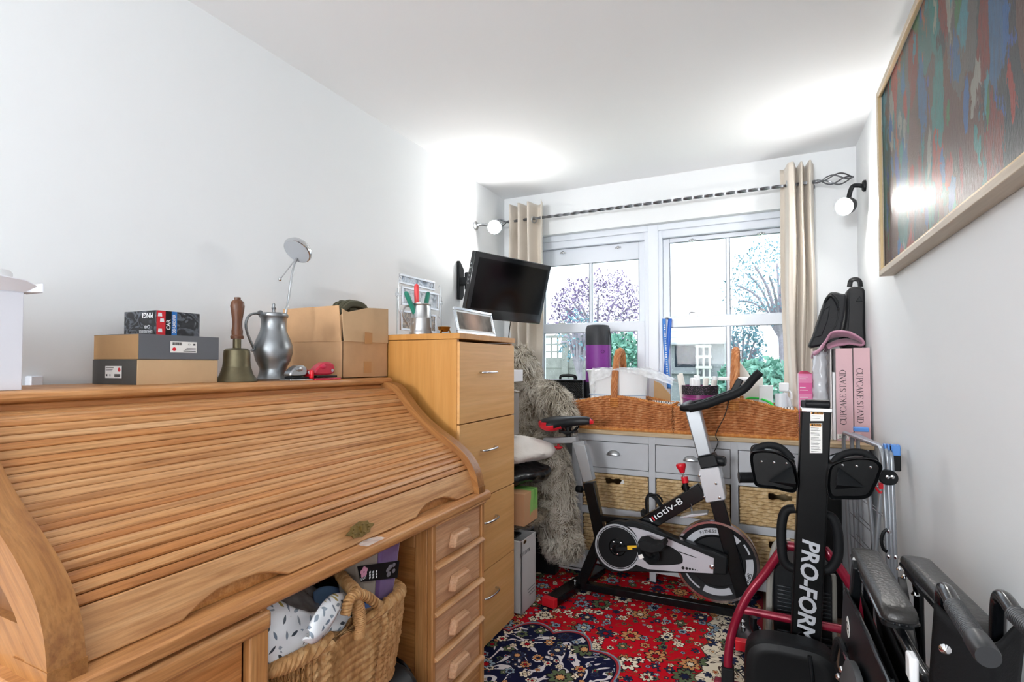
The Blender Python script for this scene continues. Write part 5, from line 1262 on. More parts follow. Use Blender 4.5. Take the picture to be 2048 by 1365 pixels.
def cup_box(label, xpx, ztop_px, txt_dir, txt_c, depth=.30, side_m=None):
    x0, x1 = PY(xpx[0], 700, yc_).x, PY(xpx[1], 700, yc_).x; z1 = PY((xpx[0]+xpx[1])/2, ztop_px, yc_).z
    t = thing('cupcake_stand_box', label, 'box', ((x0+x1)/2, yc_+depth/2, zt), group='pink cake stand boxes')
    MB(t).box(x0+.001, x1-.001, yc_+.001, yc_+depth, zt, z1).build('carton', side_m or PWH, t, bevel=.0015)
    MB(t).box(x0, x1, yc_-.001, yc_+.002, zt, z1).build('pink_face', PINK, t, bevel=.0008)
    m = MB(t); c = PY(*txt_c, yc_); L_ = abs(PY(txt_c[0], 742, yc_).z-PY(txt_c[0], 848, yc_).z)
    serif(m, 'CUPCAKE STAND', .027, (c.x, yc_-.0012, c.z), (0, 0, 1) if txt_dir > 0 else (0, 0, -1), (-1, 0, 0) if txt_dir > 0 else (1, 0, 0), L_/(8.72*.027))
    m.build('lettering', M['black_ink'], t, smooth=0)
    return t, x0, x1, z1
t, x0, x1, z1 = cup_box('left pink box reading upwards, with white recycling label near foot', (1671, 1704.5), 697, 1, (1686, 795))
c = PY(1686, 874, yc_); m = MB(t); m.box(c.x-.025, c.x+.025, yc_-.002, yc_-.001, c.z-.013, c.z+.013); lb = m.build('label_sticker', M['paper'], t, smooth=0)
m = MB(t)
for i in range(3): m.tube([(c.x-.013+.013*i+.0038*math.cos(2*PI*k/10), yc_-.0022, c.z+.0038*math.sin(2*PI*k/10)) for k in range(10)], .0008, 5, True)
for z in (.009, -.009): m.box(c.x-.02, c.x+.02, yc_-.0024, yc_-.002, c.z+z-.0008, c.z+z+.0008)
m.build('printing', M['black_ink'], lb)
t, x0b, x1b, z1b = cup_box('right pink box reading downwards, against right wall', (1706.5, 1739.5), 696, -1, (1720, 792))
m = MB(t); c = PY(1718, 872, yc_); m.lathe([(0, .002), (.014, .001), (.014, 0)], (c.x, yc_-.001, c.z), (0, -1, 0), 20); m.build('round_picture', mat('cupcake_picture', '#e9c6c8', .5), t)
ZBX = z1
# thin boards beside the boxes
for i, (pa, pb, tpx, lab, mt_) in enumerate(((1661, 1663.5, 690, 'thin white board standing left of the pink boxes, taller one', PWH), (1665, 1670.5, 745, 'short white board between tall board and pink box', M['white']))):
    xa_, xb_ = PY(pa, 700, yc_).x, PY(pb, 700, yc_).x; o = MB(((xa_+xb_)/2, yc_+.12, zt)); o.box(xa_, xb_, yc_+.02, yc_+.26, zt, PY(pa, tpx, yc_+.02).z); tag(o.build('thin_board', mt_, bevel=.001), lab, 'board')
# pink product box
YP_ = CYF+.20
xa_, xb_ = PY(1597, 760, YP_).x, PY(1625, 760, YP_).x; zz1 = PY(1610, 748, YP_).z
t = thing('pink_carton', 'small pink printed carton standing by right curtain', 'carton', ((xa_+xb_)/2, YP_+.04, zt))
MB(t).box(xa_, xb_, YP_, YP_+.085, zt, zz1).build('carton', mat('pink_carton_card', '#dc7aa8', .45), t, bevel=.0015)
MB(t).box(xa_+.003, xb_-.002, YP_-.001, YP_+.001, zz1-.11, zz1-.05).build('magenta_panel', mat('magenta_print', '#d44a8e', .45), t, smooth=0)
MB(t).box(xa_-.001, xa_+.001, YP_+.002, YP_+.083, zt, zz1).build('white_side', PWH, t, smooth=0)
m = MB(t); zf = zz1+.016; m.add([(xa_, YP_, zz1), (xb_, YP_, zz1), ((xa_+xb_)/2+.008, YP_+.04, zf), ((xa_+xb_)/2-.02, YP_+.04, zf), (xa_, YP_+.085, zz1), (xb_, YP_+.085, zz1)], [(0, 1, 2, 3), (4, 3, 2, 5), (0, 3, 4), (1, 5, 2)]); m.build('tuck_flap', mat('crimson_edge', '#b8345e', .5), t, smooth=0)
m = MB(t)
for i, (z, w_) in enumerate(((zz1-.018, .7), (zz1-.028, .55), (zz1-.075, .5), (zz1-.09, .7), (zz1-.13, .7), (zz1-.15, .6))): m.box(xa_+.006, xa_+.006+(xb_-xa_-.012)*w_, YP_-.0018, YP_-.001, z-.0015, z+.0015)
m.build('printing', M['white_ink'], t, smooth=0)
# spray bottle and beaker
p = PY(1569, 800, CYF+.17); bs = Vector((p.x, CYF+.17+.0, zt+.016)); bs.x = max(bs.x, a3.x+.05)
YS = CYF+.22
p = PY(1570, 770, YS); bs = Vector((p.x, YS, zt+.016)); hh = PY(1570, 766, YS).z
t = thing('spray_bottle', 'white trigger spray bottle at right end of trug', 'spray bottle', bs)
zs_ = hh-bs.z
MB(t).lathe([(0, 0), (.032, 0), (.034, .006), (.034, zs_*.52), (.028, zs_*.66), (.013, zs_*.74), (.013, zs_*.80)], bs, seg=24).build('bottle', mat('clear_white_bottle', '#e9edf2', .2), t)
m = MB(t); m.box(bs.x-.030, bs.x+.020, bs.y-.011, bs.y+.011, bs.z+zs_*.82, bs.z+zs_); m.build('spray_head', M['white'], t, bevel=.006)
m = MB(t); m.tube(curve([bs+Vector((.016, 0, zs_*.86)), bs+Vector((.030, 0, zs_*.78)), bs+Vector((.030, 0, zs_*.68))], 4), .005, 8); m.build('trigger', M['white'], t)
YS = CYF+.09
p = PY(1562, 812, YS); bs = Vector((p.x, YS+.01, zt+.016)); z1_ = PY(1562, 788, YS).z-bs.z
t = tag(MB(bs).lathe([(0, 0), (.026, 0), (.031, z1_), (.0295, z1_), (.025, .004), (0, .004)], bs, seg=24).build('plastic_beaker', mat('frosted_plastic', '#e4e9f0', .3), loc=bs), 'translucent white beaker in front of the spray bottle', 'beaker')
# clear wrapped bundle
m = MB((PY(1638, 780, CYF+.18).x, CYF+.18, zt)); xa_, xb_ = PY(1620, 790, CYF+.18).x+.012, PY(1657, 790, CYF+.18).x; zz1 = PY(1640, 705, CYF+.18).z
def bun(u, v):
    a_ = 2*PI*u; return ((xa_+xb_)/2+(xb_-xa_)/2*math.cos(a_)*(1-.15*v), CYF+.20+.05*math.sin(a_), zt+(zz1-zt)*v)
m.grid(crumple(bun, .010, 34), 28, 30, True)
tag(m.build('wrapped_bundle', mat('crinkled_clear_wrap', '#c9ccd2', .18, bump=.5, bs=60), smooth=50, solid=.001), 'crinkled clear plastic bundle between pink carton and boards', 'bundle')
# mauve fabric on the boxes
def slab(fn, nu, nv, th, name, m, label, cat, org, amp=.01, s=18):
    o = MB(org); o.grid(crumple(fn, amp, s), nu, nv); o = o.build(name, m, smooth=180, solid=th); tag(o, label, cat); return o
MAU = mat('mauve_cloth', '#a7748a', .6, sheen=.3)
fy = yc_+.02
def fold(u, v):
    c_ = curve([PY(1626, 718, fy), PY(1640, 712, fy), PY(1650, 698, fy), PY(1662, 680, fy), PY(1685, 674, fy), PY(1712, 680, fy), PY(1727, 690, fy), PY(1722, 694, fy), PY(1700, 691, fy), PY(1672, 695, fy), PY(1655, 705, fy)], 6)
    i = u*(len(c_)-1); k = min(int(i), len(c_)-2); p_ = c_[k].lerp(c_[k+1], i-k); return p_+Vector((0, -.02+.16*v, .018+.014*math.sin(5*v+6*u)))
slab(fold, 50, 12, .010, 'folded_fabric', MAU, 'mauve folded fabric draped on top of the pink boxes', 'fabric', (PY(1680, 690, fy).x, fy+.06, ZBX), .008, 22)
# two black bags leaning in the corner
LEA = mat('black_bag_leather', '#131417', .42, bump=.12, bs=90, spec=.35); NYL = mat('black_bag_nylon', '#17191d', .5, bump=.2, bs=150, spec=.3)
yb_ = CYF+.24
def bag(name, label, pts, y, dep, m, strap):
    P_ = [PY(px, py, y) for px, py in pts]; c = sum(P_, Vector())/len(P_)
    t = thing(name, label, 'bag', (c.x, y+dep/2, min(p.z for p in P_)))
    b = MB(t); b.plate(curve(P_, 4, True), (0, 1, 0), dep); b.build('bag_body', m, t, bevel=.014, bseg=3)
    return t, c
B1, c1 = bag('laptop_bag', 'soft black shoulder bag slumped against the taller bag', [(1619, 695), (1628, 668), (1643, 622), (1656, 590), (1668, 584), (1682, 587), (1693, 592), (1690, 625), (1683, 660), (1680, 682), (1650, 690)], yb_-.06, .11, NYL, 0)
m = MB(B1); m.plate([PY(px, py, yb_-.064) for px, py in ((1628, 676), (1648, 620), (1660, 612), (1656, 640), (1644, 672))], (0, 1, 0), .01); m.build('front_pocket', NYL, B1, bevel=.004)
m = MB(B1); m.tube(curve([PY(1648, 606, yb_-.07), PY(1660, 592, yb_-.075), PY(1672, 604, yb_-.075), PY(1676, 616, yb_-.072)], 5), .006, 8, flat=1.5); m.tube([PY(1676, 616, yb_-.075)+Vector((.008*math.cos(2*PI*k/12), 0, .011*math.sin(2*PI*k/12))) for k in range(12)], .0025, 6, True); m.build('strap', M['black_satin'], B1)
m = MB(B1); m.tube(curve([PY(1664, 588, yb_-.066), PY(1678, 606, yb_-.068), PY(1672, 650, yb_-.068), PY(1655, 672, yb_-.066)], 6), .003, 6); m.build('zip', M['black_satin'], B1)
m = MB(B1); m.add([PY(1648, 607, yb_-.07), PY(1660, 592, yb_-.07), PY(1672, 586, yb_-.03), PY(1655, 594, yb_-.02)], [(0, 1, 2, 3)]); m.build('flap_edge', LEA, B1, solid=.006)
B2, c2 = bag('briefcase', 'tall black leather briefcase upright in the room corner', [(1681, 694), (1690, 640), (1692, 592), (1700, 576), (1714, 573), (1729, 578), (1732, 600), (1731, 650), (1729, 694)], yb_+.05, .10, LEA, 0)
m = MB(B2); m.tube(curve([PY(1699, 574, yb_+.09), PY(1702, 562, yb_+.09), PY(1712, 559, yb_+.09), PY(1719, 563, yb_+.09), PY(1721, 574, yb_+.09)], 5), .009, 8, flat=1.7); m.build('carry_handle', LEA, B2)
m = MB(B2); m.prism([(PY(1711, 604, yb_+.05).x, PY(1711, 604, yb_+.05).z), (PY(1725, 604, yb_+.05).x, PY(1725, 604, yb_+.05).z), (PY(1719, 593, yb_+.05).x, PY(1719, 593, yb_+.05).z)], 1, yb_+.042, yb_+.052); m.build('strap_tab', M['black_satin'], B2, bevel=.002)
m = MB(B2); m.tube([PY(1699, 586, yb_+.048), PY(1697, 640, yb_+.048), PY(1694, 690, yb_+.048)], .003, 6); m.build('zip', M['black_satin'], B2)

# ================================================================== giant teddy and the pile behind the cabinet
FURB = mat('teddy_skin', '#8d7f6c', .9)
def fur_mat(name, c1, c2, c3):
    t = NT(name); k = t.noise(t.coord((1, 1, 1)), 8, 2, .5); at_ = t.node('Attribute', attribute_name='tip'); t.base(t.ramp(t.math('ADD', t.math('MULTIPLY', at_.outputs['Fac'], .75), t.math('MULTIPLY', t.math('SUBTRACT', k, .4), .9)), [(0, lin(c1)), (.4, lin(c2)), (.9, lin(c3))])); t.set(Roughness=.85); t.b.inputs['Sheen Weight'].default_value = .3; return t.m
def furry(mb, n, length, width, flow, par_o, lift=.45):
    V = np.array(mb.v); tri = []
    for f in mb.f:
        for i in range(1, len(f)-1): tri.append((f[0], f[i], f[i+1]))
    tri = np.array(tri); A, B, Cc = V[tri[:, 0]], V[tri[:, 1]], V[tri[:, 2]]; cr = np.cross(B-A, Cc-A); ar = np.linalg.norm(cr, axis=1); nr = cr/np.maximum(ar[:, None], 1e-12)
    idx = rng.choice(len(tri), n, p=ar/ar.sum()); u = rng.random((n, 1)); v = rng.random((n, 1)); s = u+v > 1; u = np.where(s, 1-u, u); v = np.where(s, 1-v, v)
    p = A[idx]+u*(B[idx]-A[idx])+v*(Cc[idx]-A[idx]); N_ = nr[idx]; fl = np.array(flow)[None, :]+rng.normal(size=(n, 3))*.35
    wob = np.stack([np.sin(p[:, 2]*31+p[:, 0]*17), np.sin(p[:, 0]*27+p[:, 1]*19), np.zeros(n)], 1)*.55; fl = fl+wob
    cell = np.floor(p/np.array([.032, .032, .045])+np.sin(p[:, ::-1]*60)*.5).astype(np.int64); hsh = (cell[:, 0]*73856093 ^ cell[:, 1]*19349663 ^ cell[:, 2]*83492791) & 0xffff
    crn = np.random.default_rng(5).normal(size=(65536, 3)); fl = fl+crn[hsh]*.8; shade = np.random.default_rng(6).random(65536)[hsh]
    fl = fl-N_*(fl*N_).sum(1, keepdims=True); fl /= np.linalg.norm(fl, axis=1, keepdims=True); d1 = N_*lift+fl*(1-lift*.5); d1 /= np.linalg.norm(d1, axis=1, keepdims=True)
    d2 = N_*lift*.25+fl; d2[:, 2] -= .25; d2 /= np.linalg.norm(d2, axis=1, keepdims=True); L_ = length*rng.uniform(.6, 1.25, (n, 1)); sd = np.cross(d1, N_+rng.normal(size=(n, 3))*.3); sd /= np.linalg.norm(sd, axis=1, keepdims=True)
    q1 = p+d1*L_*.5; q2 = q1+d2*L_*.5; w = width*rng.uniform(.6, 1.2, (n, 1))
    vs = np.concatenate([p-sd*w, p+sd*w, q1-sd*w*.8, q1+sd*w*.8, q2], 1).reshape(-1, 3)
    fs = []
    for i in range(n): b_ = 5*i; fs += [(b_, b_+1, b_+3, b_+2), (b_+2, b_+3, b_+4)]
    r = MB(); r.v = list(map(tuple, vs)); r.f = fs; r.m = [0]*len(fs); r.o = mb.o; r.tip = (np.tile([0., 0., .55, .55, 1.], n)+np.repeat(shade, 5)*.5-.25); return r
YBR = 3.12
T_ = thing('teddy_bear', 'giant shaggy grey brown teddy bear slumped beside filing cabinet', 'teddy bear', (-1.36, 3.05, 0))
b = MB(T_)
hd = PY(1030, 752, 3.16); b.ell(hd, .165, .16, .165); 
er = PY(1047, 706, 3.16); b.ell(er, .052, .035, .050); b.ell(er+Vector((-.24, 0, 0)), .052, .035, .05)
b.ell(hd+Vector((.0, -.14, -.04)), .08, .07, .065)
bd = PY(1040, 880, 3.20); b.ell(bd, .26, .20, .27); b.ell(PY(1040, 820, 3.18), .22, .17, .16)
am = curve([PY(1058, 800, 3.14), PY(1095, 798, 3.10), PY(1118, 820, 3.05), PY(1128, 845, 3.02)], 6)
b.tube(am, [.10]*6+[.098]*6+[.085]*6+[.05], 16); b.ell(am[-1], .07, .07, .07); b.ell(am[0], .11, .10, .11)
am2 = curve([PY(1000, 800, 3.14), PY(990, 850, 3.0), PY(1010, 900, 2.95)], 6); b.tube(am2, .09, 14)
lg = curve([PY(1065, 900, 3.08), PY(1092, 920, 3.00), PY(1104, 985, 2.965), PY(1118, 1060, 2.95), PY(1130, 1100, 2.94)], 6)
b.tube(lg, [.13]*6+[.125]*6+[.118]*6+[.105]*6+[.085], 18); b.ell(lg[0], .15, .14, .15); b.ell(PY(1132, 1090, 2.93), .085, .10, .085)
ft2 = curve([PY(1040, 985, 3.1), PY(1058, 1030, 2.86), PY(1052, 1052, 2.80)], 6); 
bear = remesh(b, .022, 8)
o = bear.build('bear_body', FURB, T_)
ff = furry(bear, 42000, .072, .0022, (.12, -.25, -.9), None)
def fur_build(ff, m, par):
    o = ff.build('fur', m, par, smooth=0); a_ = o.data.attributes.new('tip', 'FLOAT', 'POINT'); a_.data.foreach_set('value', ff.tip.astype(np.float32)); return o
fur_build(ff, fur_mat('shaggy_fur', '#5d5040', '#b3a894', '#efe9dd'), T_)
# pile: white carton, fur cushion, printed box, black sack, fleece
XF = -1.10
def pile_box(name, label, pxs, z0, m, x=XF, ybk=3.30):
    y0 = PX(pxs[0][0], pxs[0][1], x).y
    return None
y0 = 2.40
ya = PX(1072, 1050, XF).y
za, zb_ = 0, PX(1072, 1064, XF).z
t = thing('white_storage_box', 'pale grey white box with small flower emblem on the floor', 'box', (XF-.2, (y0+ya)/2, 0))
b = MB(t); X0, X1 = XF-.36, XF
for a_ in ((X0, X1, y0, y0+.008), (X0, X1, ya-.008, ya), (X0, X0+.008, y0, ya), (X1-.008, X1, y0, ya)): b.box(*a_, .005, zb_+.0)
b.box(X0, X1, y0, ya, .005, .012); b.build('box_body', mat('pale_grey_board', '#c9c9c9', .55), t, bevel=.002)
m = MB(t); c = PX(1050, 1088, XF+.001); S_ = .022
for k in range(6):
    a_ = PI/2+(k-2.5)*.42; m.plate([c, c+Vector((0, -.004+S_*.5*math.cos(a_+.25), S_*.5*math.sin(a_+.25))), c+Vector((0, S_*math.cos(a_), S_*math.sin(a_))), c+Vector((0, .004+S_*.5*math.cos(a_-.25), S_*.5*math.sin(a_-.25)))], (1, 0, 0), .0006)
m.build('flower_emblem', mat('bronze_print', '#8a6a44', .5), t, smooth=0)
m = MB(t); m.text('FOREVER', .026, c+Vector((.0005, 0, -.045)), (0, 1, 0), (0, 0, 1), .0002, space=1.2); 
for i in range(3): m.plate([Vector((XF+.0005, ya-.11+.01*i, .10-.016*i)), Vector((XF+.0005, ya-.02, .10-.016*i)), Vector((XF+.0005, ya-.02, .104-.016*i)), Vector((XF+.0005, ya-.11+.01*i, .104-.016*i))], (1, 0, 0), .0003)
m.build('printing', M['grey_ink'], t, smooth=0)
o = MB((XF-.15, 2.6, .03))
for i in range(5): o.box(XF-.31+.04*i, XF-.29+.04*i, y0+.02, ya-.03, .013, zb_-.03+.012*(i % 3))
tag(o.build('papers', M['paper'], bevel=.001), 'papers and folders filed in the pale grey box', 'papers', kind='stuff')
o = MB((XF-.14, 2.62, zb_)); o.box(XF-.30, XF-.045, y0+.02, ya-.08, zb_+.003, zb_+.015); tag(o.build('black_folder', M['black_satin'], bevel=.006), 'black folder lying across the pale grey box', 'folder')
# fur cushion
zq = zb_+.015; zcb = PX(1045, 1038, XF).z
cu = MB((XF-.16, 2.66, zq)); cu.ell((XF-.155, 2.68, zq+.026), .16, .26, .026); cuv = remesh(cu, .012, 3)
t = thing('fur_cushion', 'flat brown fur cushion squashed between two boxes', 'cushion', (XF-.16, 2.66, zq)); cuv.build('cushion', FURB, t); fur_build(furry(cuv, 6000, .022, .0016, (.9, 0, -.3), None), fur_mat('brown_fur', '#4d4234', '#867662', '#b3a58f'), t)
# printed cardboard box
yb2 = PX(1074, 1000, XF).y; zp0 = zq+.054; zp1 = PX(1074, 975, XF).z
def green_print():
    t = NT('green_splash_print'); v = t.coord(); s = t.node('SeparateXYZ', inp={0: v}); k = t.noise(t.coord((1, 14, 3)), 2, 3, .6)
    msk = t.math('MULTIPLY', t.math('GREATER_THAN', t.math('ADD', s.outputs[1], t.math('MULTIPLY', k, .10)), yb2-2.62-.03), t.math('GREATER_THAN', t.math('ADD', s.outputs[2], t.math('MULTIPLY', k, .18)), (zp1-zp0)*.42+.09))
    t.base(t.mix(msk, lin('#c99a72'), t.ramp(k, [(.4, lin('#2f9a2c')), (.6, lin('#8fc46a'))]))); t.set(Roughness=.6); return t.m
t = thing('printed_carton', 'brown carton with green splash print above the pale box', 'box', (XF-.18, 2.62, zp0))
MB(t).box(XF-.36, XF+.004, 2.42, yb2, zp0, zp1).build('carton', green_print(), t, bevel=.002)
# black sack and fleece
sk = MB((XF-.17, 2.62, zp1)); sk.ell((XF-.16, 2.62, zp1+.062), .175, .24, .058); sk.ell((XF-.06, 2.70, zp1+.055), .09, .14, .05)
skv = remesh(sk, .016, 3, lambda c, n: c+n*(.012*nz(c, 14)+.006*nz(c, 40))); tag(skv.build('bin_sack', mat('black_shiny_plastic', '#111317', .25)), 'glossy black plastic sack lying on the printed carton', 'sack')
zf0 = zp1+.118
fl = MB((XF-.17, 2.62, zf0)); fl.ell((XF-.17, 2.62, zf0+.055), .20, .24, .055); fl.ell((XF-.08, 2.72, zf0+.05), .12, .17, .055); fl.ell((XF-.15, 2.60, zf0+.10), .13, .2, .045)
flv = remesh(fl, .014, 4, lambda c, n: c+n*(.010*nz(c, 9)+.003*nz(c, 120)+.002*nz(c, 260)))
tag(flv.build('fleece_blanket', mat('cream_fleece', '#e6e0d9', .95, bump=.6, bs=260, sheen=.5)), 'rolled cream fleece blanket on top of black sack', 'blanket')
# white packets peeping past the cabinet
o = MB((XF-.18, 2.56, zf0+.16)); p0, p1 = PX(1046, 740, XF-.09), PX(1046, 763, XF-.09); o.box(XF-.30, XF-.09, 2.40, p0.y, p1.z, p0.z); tag(o.build('white_packet', M['white'], bevel=.002), 'white square packet sticking out past filing cabinet, upper', 'packet')
WP_Z = p1.z
o = MB((XF-.20, 2.5, WP_Z-.10)); p2 = PX(1037, 784, XF-.09); o.plate([(XF-.3, 2.40, p2.z-.004), (XF-.09, 2.40, p2.z+.02), (XF-.085, p2.y, p2.z), (XF-.3, p2.y, p2.z-.006)], (0, 0, 1), .003); tag(o.build('white_paper', M['paper']), 'white paper corner below the square packet', 'paper')
o = MB((XF-.2, 2.52, zf0+.11)); o.box(XF-.36, XF-.11, 2.40, 2.60, zf0+.155, p2.z-.010); tag(o.build('stacked_ream', mat('grey_stack', '#8e8a86', .8), bevel=.003), 'grey stack behind the filing cabinet carrying white packets', 'stack')
o = MB((XF-.2, 2.52, p2.z+.02)); o.box(XF-.34, XF-.13, 2.40, 2.53, p2.z+.026, WP_Z); tag(o.build('packet_stack', PWH, bevel=.003), 'pale packets stacked under the upper white packet', 'packets')
# white box under the bear's foot, black box beside it
p0, p1 = PZ(1090, 1112, 0), PZ(1150, 1128, 0)
t = thing('flat_white_box', 'white box with dark outline under the teddy foot', 'box', ((p0.x+p1.x)/2, p0.y+.1, 0)); zz = PY(1100, 1075, p0.y).z*.55
MB(t).box(p0.x, -.995, 3.06, 3.26, .005, .10).build('box_body', M['white'], t, bevel=.002)
m = MB(t); framebox(m, p0.x, p0.x, 0, 0, 0, 0, 0) if False else m.box(p0.x+.012, -1.005, 3.055, 3.061, .02, .023); m.build('printed_line', M['black_ink'], t)
o = MB((-1.14, 3.0, 0)); p = PX(1078, 1100, -1.10); o.box(-1.30, -1.13, 2.93, 3.0, .005, .24); tag(o.build('black_box_file', M['black_satin'], bevel=.003), 'upright black box file between pale box and white box', 'box file')
# ================================================================== exercise bike
YK = 2.82
K = lambda x, y, Y=YK: PY(x, y, Y)
Z3 = lambda x, y, Y=YK: PY(1060+x/2.73, 760+y/2.73, Y)           # the same, from the enlarged view of the bike
bike = thing('exercise_bike', 'black and silver spinning bike with red saddle patches before grey chest', 'exercise bike', (K(1330, 1200).x, YK, 0))
BLK = M['black_metal']; SIL = M['grey_metal']; RAIL = mat('bright_silver_panel', '#c9ccd2', .25, .5)
zb = .034
C0 = PZ(1152, 1163, zb+.02); A0 = PZ(1097, 1206, zb); dr_ = (C0-A0); C0.z = zb; B0 = A0+dr_*((3.07-A0.y)/dr_.y); B0.z = A0.z = zb
m = MB(bike); m.bar(A0, B0, .070, .040); m.build('rear_stabiliser', BLK, bike, bevel=.004)
m = MB(bike); d = (B0-A0).normalized(); m.bar(A0-d*.006, A0+d*.028, .074, .044); m.build('end_cap', M['red'], bike, bevel=.003)
A1 = PZ(1489, 1294, zb); C1 = Vector((A1.x-.02, YK, zb)); B1_ = Vector((A1.x-.03, 3.07, zb))
m = MB(bike); m.bar(A1, B1_, .070, .040); m.build('front_stabiliser', BLK, bike, bevel=.004)
m = MB(bike); d = (B1_-A1).normalized(); m.bar(A1-d*.006, A1+d*.028, .074, .044); m.build('end_cap', M['red'], bike, bevel=.003)
m = MB(bike); m.bar(C0+Vector((0, 0, .005)), C1+Vector((0, 0, .005)), .045, .040); m.build('base_bar', BLK, bike, bevel=.004)
m = MB(bike)
for p in (C0, A1.lerp(C1, .45), A1.lerp(C1, .62)): m.lathe([(.011, 0), (.011, .010), (.004, .016), (0, .016)], p+Vector((-.0, -.02, .019)), seg=12)
m.split('bolt', M['chrome'], bike)
# frame tubes
m = MB(bike); m.bar(Z3(325, 560), Z3(388, 860), .062, .05, (0, 1, 0)); m.bar(Z3(388, 860), C0+Vector((.03, 0, .01)), .055, .05, (0, 1, 0)); m.build('seat_tube', BLK, bike, bevel=.004)
m = MB(bike); m.bar(Z3(378, 752), Z3(640, 775), .030, .045, (0, 1, 0)); m.bar(Z3(612, 800), Z3(945, 600), .075, .05, (0, 1, 0)); tb_ = m.build('main_tube', BLK, bike, bevel=.004)
yt = YK-.0385
m = MB(bike)
def lab(x, y): return Z3(x, y, yt)
p0, p1 = lab(655, 770), lab(860, 645); U = (p1-p0).normalized(); V = Vector((0, -1, 0)).cross(U); V = Vector((-U.z, 0, U.x)); 
hgt = .036
def strk(mb, s0, w, sl=.25): mb.plate([p0+U*(s0+sl*hgt*0)+V*(-.5*hgt*.62), p0+U*(s0+w)+V*(-.5*hgt*.62), p0+U*(s0+w)+V*(.5*hgt*.62), p0+U*s0+V*(.5*hgt*.62)], (0, -1, 0), .0012)
strk(m, .004, .007); strk(m, .032, .007)
m.text('otiv-8', .047, p0+U*.044+V*.003, U, V, .0006, 'LEFT', sx=1.42, bold=.0); m.build('lettering', M['white_ink'], tb_, smooth=0)
m = MB(bike); strk(m, .018, .007); m.build('red_stroke', M['red'], tb_, smooth=0)
m = MB(bike); m.bar(Z3(1020, 650), Z3(1170, 1190), .068, .05, (0, 1, 0)); m.bar(Z3(1170, 1190), C1+Vector((0, 0, .02)), .06, .05, (0, 1, 0)); m.build('front_fork', BLK, bike, bevel=.004)
def zplate(pts, y0, y1, nm, mt_, par=bike, bev=.003, sm=0):
    m = MB(bike); P_ = [Z3(x, y, y0) for x, y in pts]
    if sm: P_ = curve(P_, sm, True)
    m.plate(P_, (0, 1, 0), y1-y0); return m.build(nm, mt_, par, bevel=bev)
zplate([(918, 512), (925, 490), (1026, 476), (1036, 490), (1068, 648), (1062, 658), (966, 673), (958, 668)], YK-.055, YK+.05, 'head_bracket', RAIL, bev=.006)
m = MB(bike)
for x, y in ((925, 525), (1016, 567), (1036, 645), (952, 640)): m.lathe([(.006, 0), (.006, .004), (0, .007)], Z3(x, y, YK-.055), (0, -1, 0), 10)
m.split('bolt', M['chrome'], bike)
zplate([(913, 428), (1008, 410), (1030, 470), (934, 488)], YK-.05, YK+.045, 'post_collar', M['black_satin'], bev=.004)
zplate([(846, 172), (928, 164), (990, 408), (915, 424)], YK-.036, YK+.036, 'handlebar_post', SIL, bev=.006)
zplate([(232, 352), (300, 356), (345, 550), (290, 562)], YK-.026, YK+.026, 'seat_post', SIL, bev=.004)
def knob(x, y, name, mt_, r=.022, dirv=(0, -1, 0), L_=.04, Y=YK-.03):
    m = MB(bike); m.lathe([(.006, -.02), (.006, .0), (r*.7, .002), (r, .008), (r, L_*.6), (r*.8, L_*.75), (0, L_*.76)], Z3(x, y, Y), dirv, 10); return m.build(name, mt_, bike, bevel=.002)
knob(290, 600, 'adjusting_knob', M['black_satin'], .020, (-1, 0, 0), .055, YK); knob(1008, 440, 'adjusting_knob', M['black_satin'], .026, (1, -.2, 0), .07, YK)
# seat slider and saddle
m = MB(bike); a_, b_ = Z3(78, 333), Z3(258, 326); m.bar(a_, b_, .045, .034, (0, 0, 1)); m.bar(Z3(240, 350), Z3(303, 347), .05, .030); m.build('seat_slider', SIL, bike, bevel=.003)
m = MB(bike); c = Z3(155, 350); m.lathe([(.006, .0), (.006, -.012), (.022, -.014), (.026, -.022), (.016, -.030), (0, -.030)], c+Vector((0, -.0, .0)), seg=20); m.build('slider_knob', M['red'], bike)
m = MB(bike); m.lathe([(.016, 0), (.016, .05), (.022, .052), (.022, .062)], Z3(210, 312), seg=14); m.bar(Z3(165, 282), Z3(255, 285), .05, .012)
for s in (-.025, .025): m.tube(curve([Z3(165, 268)+Vector((0, s, 0)), Z3(200, 292)+Vector((0, s, 0)), Z3(235, 285)+Vector((0, s, 0)), Z3(262, 255)+Vector((0, s*.6, 0))], 5), .0045, 8)
m.build('saddle_clamp', M['black_satin'], bike)
st = [(67, 222, 236, .035), (72, 212, 252, .085), (95, 204, 268, .115), (130, 200, 282, .125), (165, 198, 280, .112), (195, 199, 262, .085), (230, 200, 256, .058), (270, 199, 252, .040), (310, 200, 248, .033), (335, 208, 246, .028), (346, 226, 243, .014)]
sv = []; ns = 20
for x, t_, b__, hw in st:
    for k in range(ns):
        a = 2*PI*k/ns; ca, sa = math.cos(a), math.sin(a); yy = hw*math.copysign(abs(ca)**.8, ca); zy = (t_+b__)/2-(b__-t_)/2*math.copysign(abs(sa)**.7, sa)
        if sa < 0: zy = (t_+b__)/2+(b__-t_)/2*abs(sa)**.7*(.75+.45*abs(ca))
        sv.append(Z3(x, zy)+Vector((0, yy, 0)))
m = MB(bike); fs = [(i*ns+k, i*ns+(k+1) % ns, (i+1)*ns+(k+1) % ns, (i+1)*ns+k) for i in range(len(st)-1) for k in range(ns)]+[tuple(range(ns))[::-1], tuple(range((len(st)-1)*ns, len(st)*ns))]
m.add(sv, fs); q0 = len(m.f)
